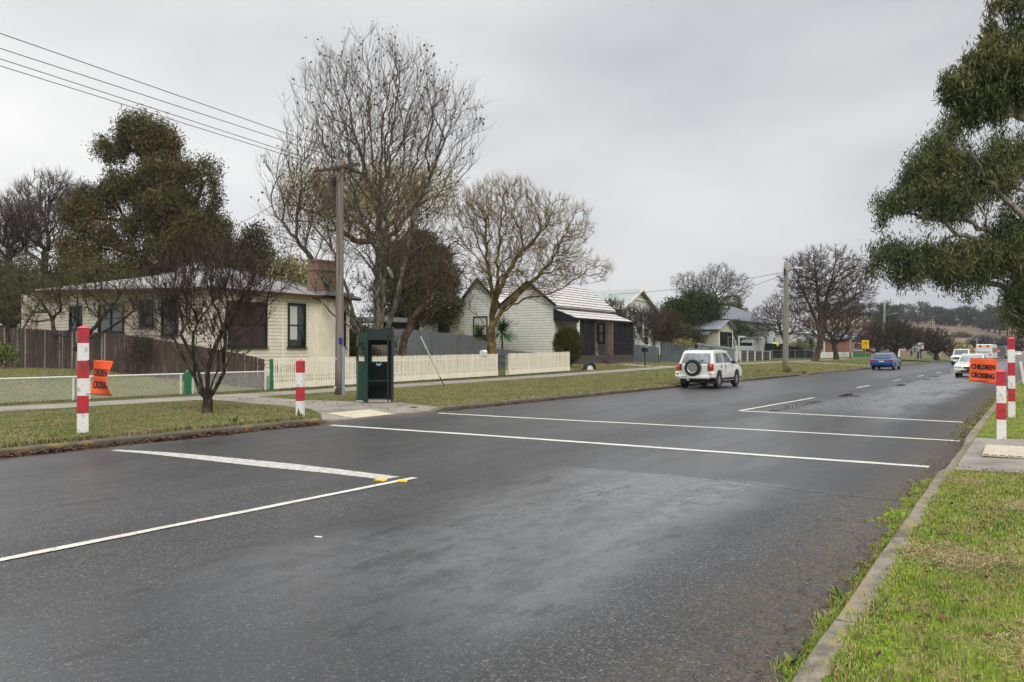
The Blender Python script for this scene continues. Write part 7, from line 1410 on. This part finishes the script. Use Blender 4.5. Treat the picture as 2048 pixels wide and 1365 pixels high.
m = MB(); m.box((-.08, .28, .38), (.12, .10, .05)); m.build('tow_hitch', 'white paint', t); m = MB(); m.tube([(.1, -.45, .33), (-.08, -.45, .33)], .03, 8); m.build('exhaust', 'dark plastic', t); m = MB(); m.cyl((.76, -.6, .36), (.76, .6, .36), .05, n=8); m.box((.76, 0, .36), (.3, .3, .25)); m.build('rear_axle', 'dark plastic', t)
# sedans / wagons
def sedan(label, loc, rz, paint, wagon=False, sc_=1., name='car', plate='', facing_front=True):
    global ARZ
    ARZ = .32; L = 4.75 if wagon else 4.6; W = 1.84 if wagon else 1.76; w0, w1 = (.95, 3.82) if wagon else (.95, 3.62)
    deck = .93 if wagon else .95
    lower = [(.05, .36), (.0, .55), (.03, .88), (.10, deck)]+([(1.0, .97)] if not wagon else [])+[(L-1.45, .93), (L-.45, .80), (L-.08, .66), (L, .50), (L-.02, .26)]+arch(w1, .385, .25)[::-1]+arch(w0, .385, .25)[::-1]
    green = [(.12, .90), (.42, 1.36), (.65, 1.46), (1.7, 1.495), (2.5, 1.46), (L-1.40, .90)] if wagon else [(.70, .94), (1.25, 1.38), (1.6, 1.45), (2.2, 1.46), (2.6, 1.40), (L-1.25, .91)]
    hw = (lambda z: .81-.36*(z-.92)) if wagon else (lambda z: .77-.33*(z-.92))
    wins = [[(.50, 1.0), (.70, 1.36), (1.30, 1.40), (1.30, 1.0)], [(1.38, 1.0), (1.38, 1.40), (2.0, 1.40), (2.0, 1.0)], [(2.08, 1.0), (2.08, 1.40), (2.42, 1.38), (3.05, 1.0)]] if wagon else [[(1.05, 1.0), (1.35, 1.34), (1.78, 1.38), (1.78, 1.0)], [(1.85, 1.0), (1.85, 1.38), (2.5, 1.34), (3.0, 1.0)]]
    t = car(name, label, 'car', loc, rz, paint, lower, green, hw, W, (w0, w1), .33, wins)
    g = green; a, b_ = (g[-1], g[-2]); f = lambda p, s, k_: (p[0]+k_*.012, s*(hw(p[1])-.07), p[1]+.01)
    def lerp(p, q, u): return (p[0]+(q[0]-p[0])*u, p[1]+(q[1]-p[1])*u)
    p, q = lerp(a, b_, .10), lerp(a, b_, .93); cross_face(t, 'windscreen', [f(p, -1, 1), f(p, 1, 1), f(q, 1, 1), f(q, -1, 1)], 'sky sheen car glass', .02)
    a, b_ = g[0], g[1]; p, q = lerp(a, b_, .16), lerp(a, b_, .95); cross_face(t, 'rear_window', [f(p, 1, -1), f(p, -1, -1), f(q, -1, -1), f(q, 1, -1)], 'car glass', .02)
    for s in (-1, 1):
        m = MB(); m.box((.07, s*(W/2-.20), .80), (.16, .30, .17)); m.build('tail_light', 'lamp red', t, bevel=.03); m = MB(); m.box((L-.17, s*(W/2-.25), .64), (.34, .40, .15)); m.build('headlight', 'lamp clear', t, bevel=.05)
        m = MB(); m.box((L-1.55, s*(W/2+.06), 1.0), (.12, .20, .13)); m.build('wing_mirror', paint, t, bevel=.03); m = MB(); m.box((L-.04, s*(W/2-.28), .36), (.06, .26, .10)); m.build('fog_recess', 'dark plastic', t)
    m = MB(); m.box((L-.03, 0, .60), (.08, .72, .10)); m.box((L-.0, 0, .38), (.05, .95, .12)); m.build('grille', 'black iron', t); m = MB(); m.box((L+.01, 0, .47), (.04, .37, .11)); m.build('number_plate', 'dark plastic', t); m = MB(); m.box((-.015, 0, .73), (.02, .40, .12)); m.build('number_plate', 'plate', t)
    m = MB(); m.box((-.005, 0, .85), (.03, .9 if wagon else .5, .03)); m.build('chrome_strip', 'alloy', t); m = MB(); m.cyl((L-.02, 0, .66), (L+.0, 0, .66), .055, n=14); m.build('badge', 'alloy', t); t.scale = (sc_,)*3; return t
sedan('blue station wagon parked at the left kerb below the speed sign', (-10.35, 75.3, 0), R(90-1.4), 'car blue', True, name='parked_car')
sedan('cream sedan driving towards the crossing, partly behind the right flag', (-2.75, 61.6, 0), R(-90-1.), 'car silver white')
# tall white wagon behind the sedan
ARZ = .38; p = atd(1923, 702, 92); L = 4.9; lower = [(.05, .5), (0, .7), (.05, 1.1), (L-1.3, 1.12), (L-.2, 1.02), (L, .8), (L-.03, .45)]+arch(3.9, .45, .42)[::-1]+arch(1.0, .45, .42)[::-1]
t = car('car', 'tall white four wheel drive following the cream sedan', 'car', (p.x, p.y+4.9, 0), R(-92), 'car white', lower, [(.08, 1.08), (.2, 1.7), (.5, 1.86), (3.0, 1.84), (3.75, 1.1)], lambda z: .86-.16*(z-1.1), 1.9, (1.0, 3.9), .38, [[(.5, 1.2), (.55, 1.7), (1.6, 1.7), (1.6, 1.2)], [(1.7, 1.2), (1.7, 1.7), (2.9, 1.68), (3.4, 1.2)]])
cross_face(t, 'windscreen', [(3.69, -.74, 1.18), (3.69, .74, 1.18), (3.12, .66, 1.76), (3.12, -.66, 1.76)], 'car glass', .02); m = MB(); m.box((L-.0, 0, .82), (.06, 1.3, .18)); m.build('grille', 'black iron', t)
for s in (-1, 1): m = MB(); m.box((L-.05, s*.72, .86), (.16, .3, .2)); m.build('headlight', 'lamp clear', t, bevel=.03)
# coach
p = atd(1968, 702, 134); W_, H_, L_ = 2.45, 2.72, 10.5; t = thing('bus', 'white coach seen from behind with a lit orange destination panel and red lamps', 'bus', (p.x, p.y, 0), R(90-2.5))
m = MB(); v = [(0, .35), (0, 2.3), (.12, H_), (L_-.4, H_), (L_, 1.4), (L_, .35)]; n = len(v); m.add([(x, s*(W_/2-.05*max(0, z-1)), z) for s in (-1, 1) for x, z in v], [tuple(range(n))[::-1], tuple(range(n, 2*n))]+[(i, (i+1) % n, n+(i+1) % n, n+i) for i in range(n)]); m.build('body', 'bus white', t, bevel=.08)
m = MB(); m.box((-.02, 0, 2.42), (.06, 1.5, .26)); o = m.build('header_panel', 'dark plastic', t); m = MB(); m.box((-.06, 0, 2.38), (.03, .62, .22)); q = m.build('destination_panel', 'destination glow', o); m = MB(); tv, tf = text_mesh('LR', .24, 1., bold=.01)
m = MB(); m.add([(-.08, -a, 2.38+b_) for a, b_ in tv[:, :2]], tf); m.build('lettering', 'black ink', t)
for s in (-1, 1):
    m = MB(); m.box((-.02, s*.95, 2.46), (.06, .36, .12)); m.build('marker_lamp', 'tail glow', t); m = MB(); m.box((-.02, s*.92, .95), (.06, .2, .24)); m.build('tail_light', 'lamp amber' if s > 0 else 'lamp red', t)
    m = MB(); m.box((L_/2, s*(W_/2-.015), 1.75), (L_-1.2, .05, .8)); m.build('side_window', 'window glass', t)
    for x in (2.6, L_-2.2): wheel(t, x, s*(W_/2-.14), .48, .26, s, 'alloy')
m = MB(); m.box((-.02, 0, 1.45), (.05, 1.8, .12)); m.build('grille', 'sign grey back', t); m = MB(); m.box((-.04, 0, .62), (.03, .4, .12)); m.build('number_plate', 'plate', t)
# dim traffic at the end of the street
p = atd(1999, 702, 178); t = thing('truck', 'dark truck with a bright red lamp, queued ahead of the coach', 'truck', (p.x, p.y, 0), R(88)); m = MB(); m.box((3, 0, 1.5), (6, 2.3, 2.3)); m.build('box_body', 'car grey', t, bevel=.08); m = MB(); m.box((6.9, 0, 1.2), (1.6, 2.1, 1.8)); m.build('cab', 'car grey', t, bevel=.1); m = MB(); m.cyl((-.03, .2, 1.6), (-.06, .2, 1.6), .24, n=14); m.build('stop_lamp', 'tail glow', t)
for x in (1.2, 6.6):
    for s in (-1, 1): wheel(t, x, s*1.0, .45, .25, s)
p = atd(2010, 702, 205); sedan('small white car far off, just left of the tall right post', (p.x, p.y, 0), R(90), 'car white', True)
p = atd(2036, 702, 225); sedan('far white car glimpsed just right of the tall right post', (p.x, p.y, 0), R(-90), 'car white')
p = atd(2052, 702, 235); sedan('far pale car at the right edge of the picture', (p.x, p.y, 0), R(-90), 'car silver white', True)
# ------------------------------------------------------------------ person walking on the far footpath
def skinned(name, verts, edges, rad, mat, parent, sub=2, root=0):
    me = bpy.data.meshes.new(name); me.from_pydata(verts, edges, []); o = bpy.data.objects.new(name, me); col.objects.link(o); s = o.modifiers.new('s', 'SKIN'); sd = me.skin_vertices[0].data if me.skin_vertices else None
    if sd is None:
        bm = bmesh.new(); bm.from_mesh(me); bm.verts.layers.skin.verify(); bm.to_mesh(me); bm.free(); sd = me.skin_vertices[0].data
    for i, r_ in enumerate(rad): sd[i].radius = (r_, r_) if isinstance(r_, (int, float)) else r_; sd[i].use_root = (i == root)
    u = o.modifiers.new('u', 'SUBSURF'); u.levels = sub; u.render_levels = sub; dg = bpy.context.evaluated_depsgraph_get(); dg.update(); ne = bpy.data.meshes.new_from_object(o.evaluated_get(dg)); bpy.data.objects.remove(o)
    ne.materials.clear(); ne.materials.append(M(mat)); q = bpy.data.objects.new(name, ne); col.objects.link(q); q.parent = parent; ne.polygons.foreach_set('use_smooth', [True]*len(ne.polygons)); return q
XP_ = -23.0; yp = atx(1638, XP_)[0]; t = thing('person', 'person in dark clothes walking along the far footpath behind the leaning street tree', 'person', (XP_, yp, GL(XP_, yp)+.01), R(90))
V_ = [(0, 0, .93), (.01, 0, 1.12), (.02, 0, 1.32), (.03, 0, 1.46), (.05, 0, 1.55), (.06, 0, 1.66), (.02, .18, 1.40), (-.10, .23, 1.15), (-.02, .22, .92), (.01, .21, .84), (.02, -.18, 1.40), (.10, -.23, 1.16), (.26, -.20, .98), (.32, -.19, .92), (0, .09, .90), (.16, .10, .50), (.22, .10, .08), (.34, .10, .03), (0, -.09, .90), (-.04, -.10, .50), (-.26, -.10, .14), (-.18, -.10, .03)]
E__ = [(0, 1), (1, 2), (2, 3), (3, 4), (4, 5), (2, 6), (6, 7), (7, 8), (8, 9), (2, 10), (10, 11), (11, 12), (12, 13), (0, 14), (14, 15), (15, 16), (16, 17), (0, 18), (18, 19), (19, 20), (20, 21)]
rd = [.12, .115, .13, .06, .06, .095, .06, .045, .035, .04, .06, .045, .035, .04, .09, .06, .04, .035, .09, .06, .04, .035]; bd = skinned('body', V_, E__, rd, 'skin', t)
cl = [r_+.018 for r_ in rd]; skinned('jacket', [V_[i] for i in (0, 1, 2, 3, 6, 7, 8, 10, 11, 12)], [(0, 1), (1, 2), (2, 3), (2, 4), (4, 5), (5, 6), (2, 7), (7, 8), (8, 9)], [cl[i] for i in (0, 1, 2, 3, 6, 7, 8, 10, 11, 12)], 'navy cloth', t)
skinned('trousers', [V_[i] for i in (0, 14, 15, 16, 18, 19, 20)], [(0, 1), (1, 2), (2, 3), (0, 4), (4, 5), (5, 6)], [cl[i] for i in (0, 14, 15, 16, 18, 19, 20)], 'navy cloth', t)
m = MB(); m.lathe([(.02, 1.78), (.07, 1.775), (.10, 1.72), (.105, 1.66), (.08, 1.62)], (.045, 0, 0), 14); m.build('hair', 'brown hair', t, smooth=True)
for i in (16, 20): m = MB(); x, y, z = V_[i]; m.box((x+.07, y, z-.04), (.26, .10, .10)); m.build('shoe', 'black rubber', t, bevel=.03)
# dry grass clump at the second pole, stump-like debris
rosette('dry_grass_clump', 'tuft of tall dry straw-coloured grass at the foot of the second power pole', 'grass clump', (x2+.35, y2-.8, GL(x2, y2)), 420, .75, .02, seed=61, up0=-.05, mat='willow leaves', droop=.6)
rosette('dry_grass_clump', 'spreading dry grass on the kerb before the second power pole', 'grass clump', (x2+1.8, y2-2.5, GL(x2+1.8, y2-2.5)), 260, .5, .02, seed=62, up0=-.05, mat='willow leaves', droop=.6)
# ------------------------------------------------------------------ air
k = NT('air'); k.t.nodes.remove(k.b); pv = k.n('ShaderNodeVolumePrincipled'); pv.inputs['Density'].default_value = HAZE = .00022; pv.inputs['Color'].default_value = (.93, .95, .97, 1); pv.inputs['Anisotropy'].default_value = .2; k.l(pv.outputs[0], k.out.inputs['Volume']); MATS['air'] = k.m
m = MB(); m.box((-60, 295, 39), (1560, 880, 84)); h = m.build('haze', 'air'); tag(h, kind='stuff')
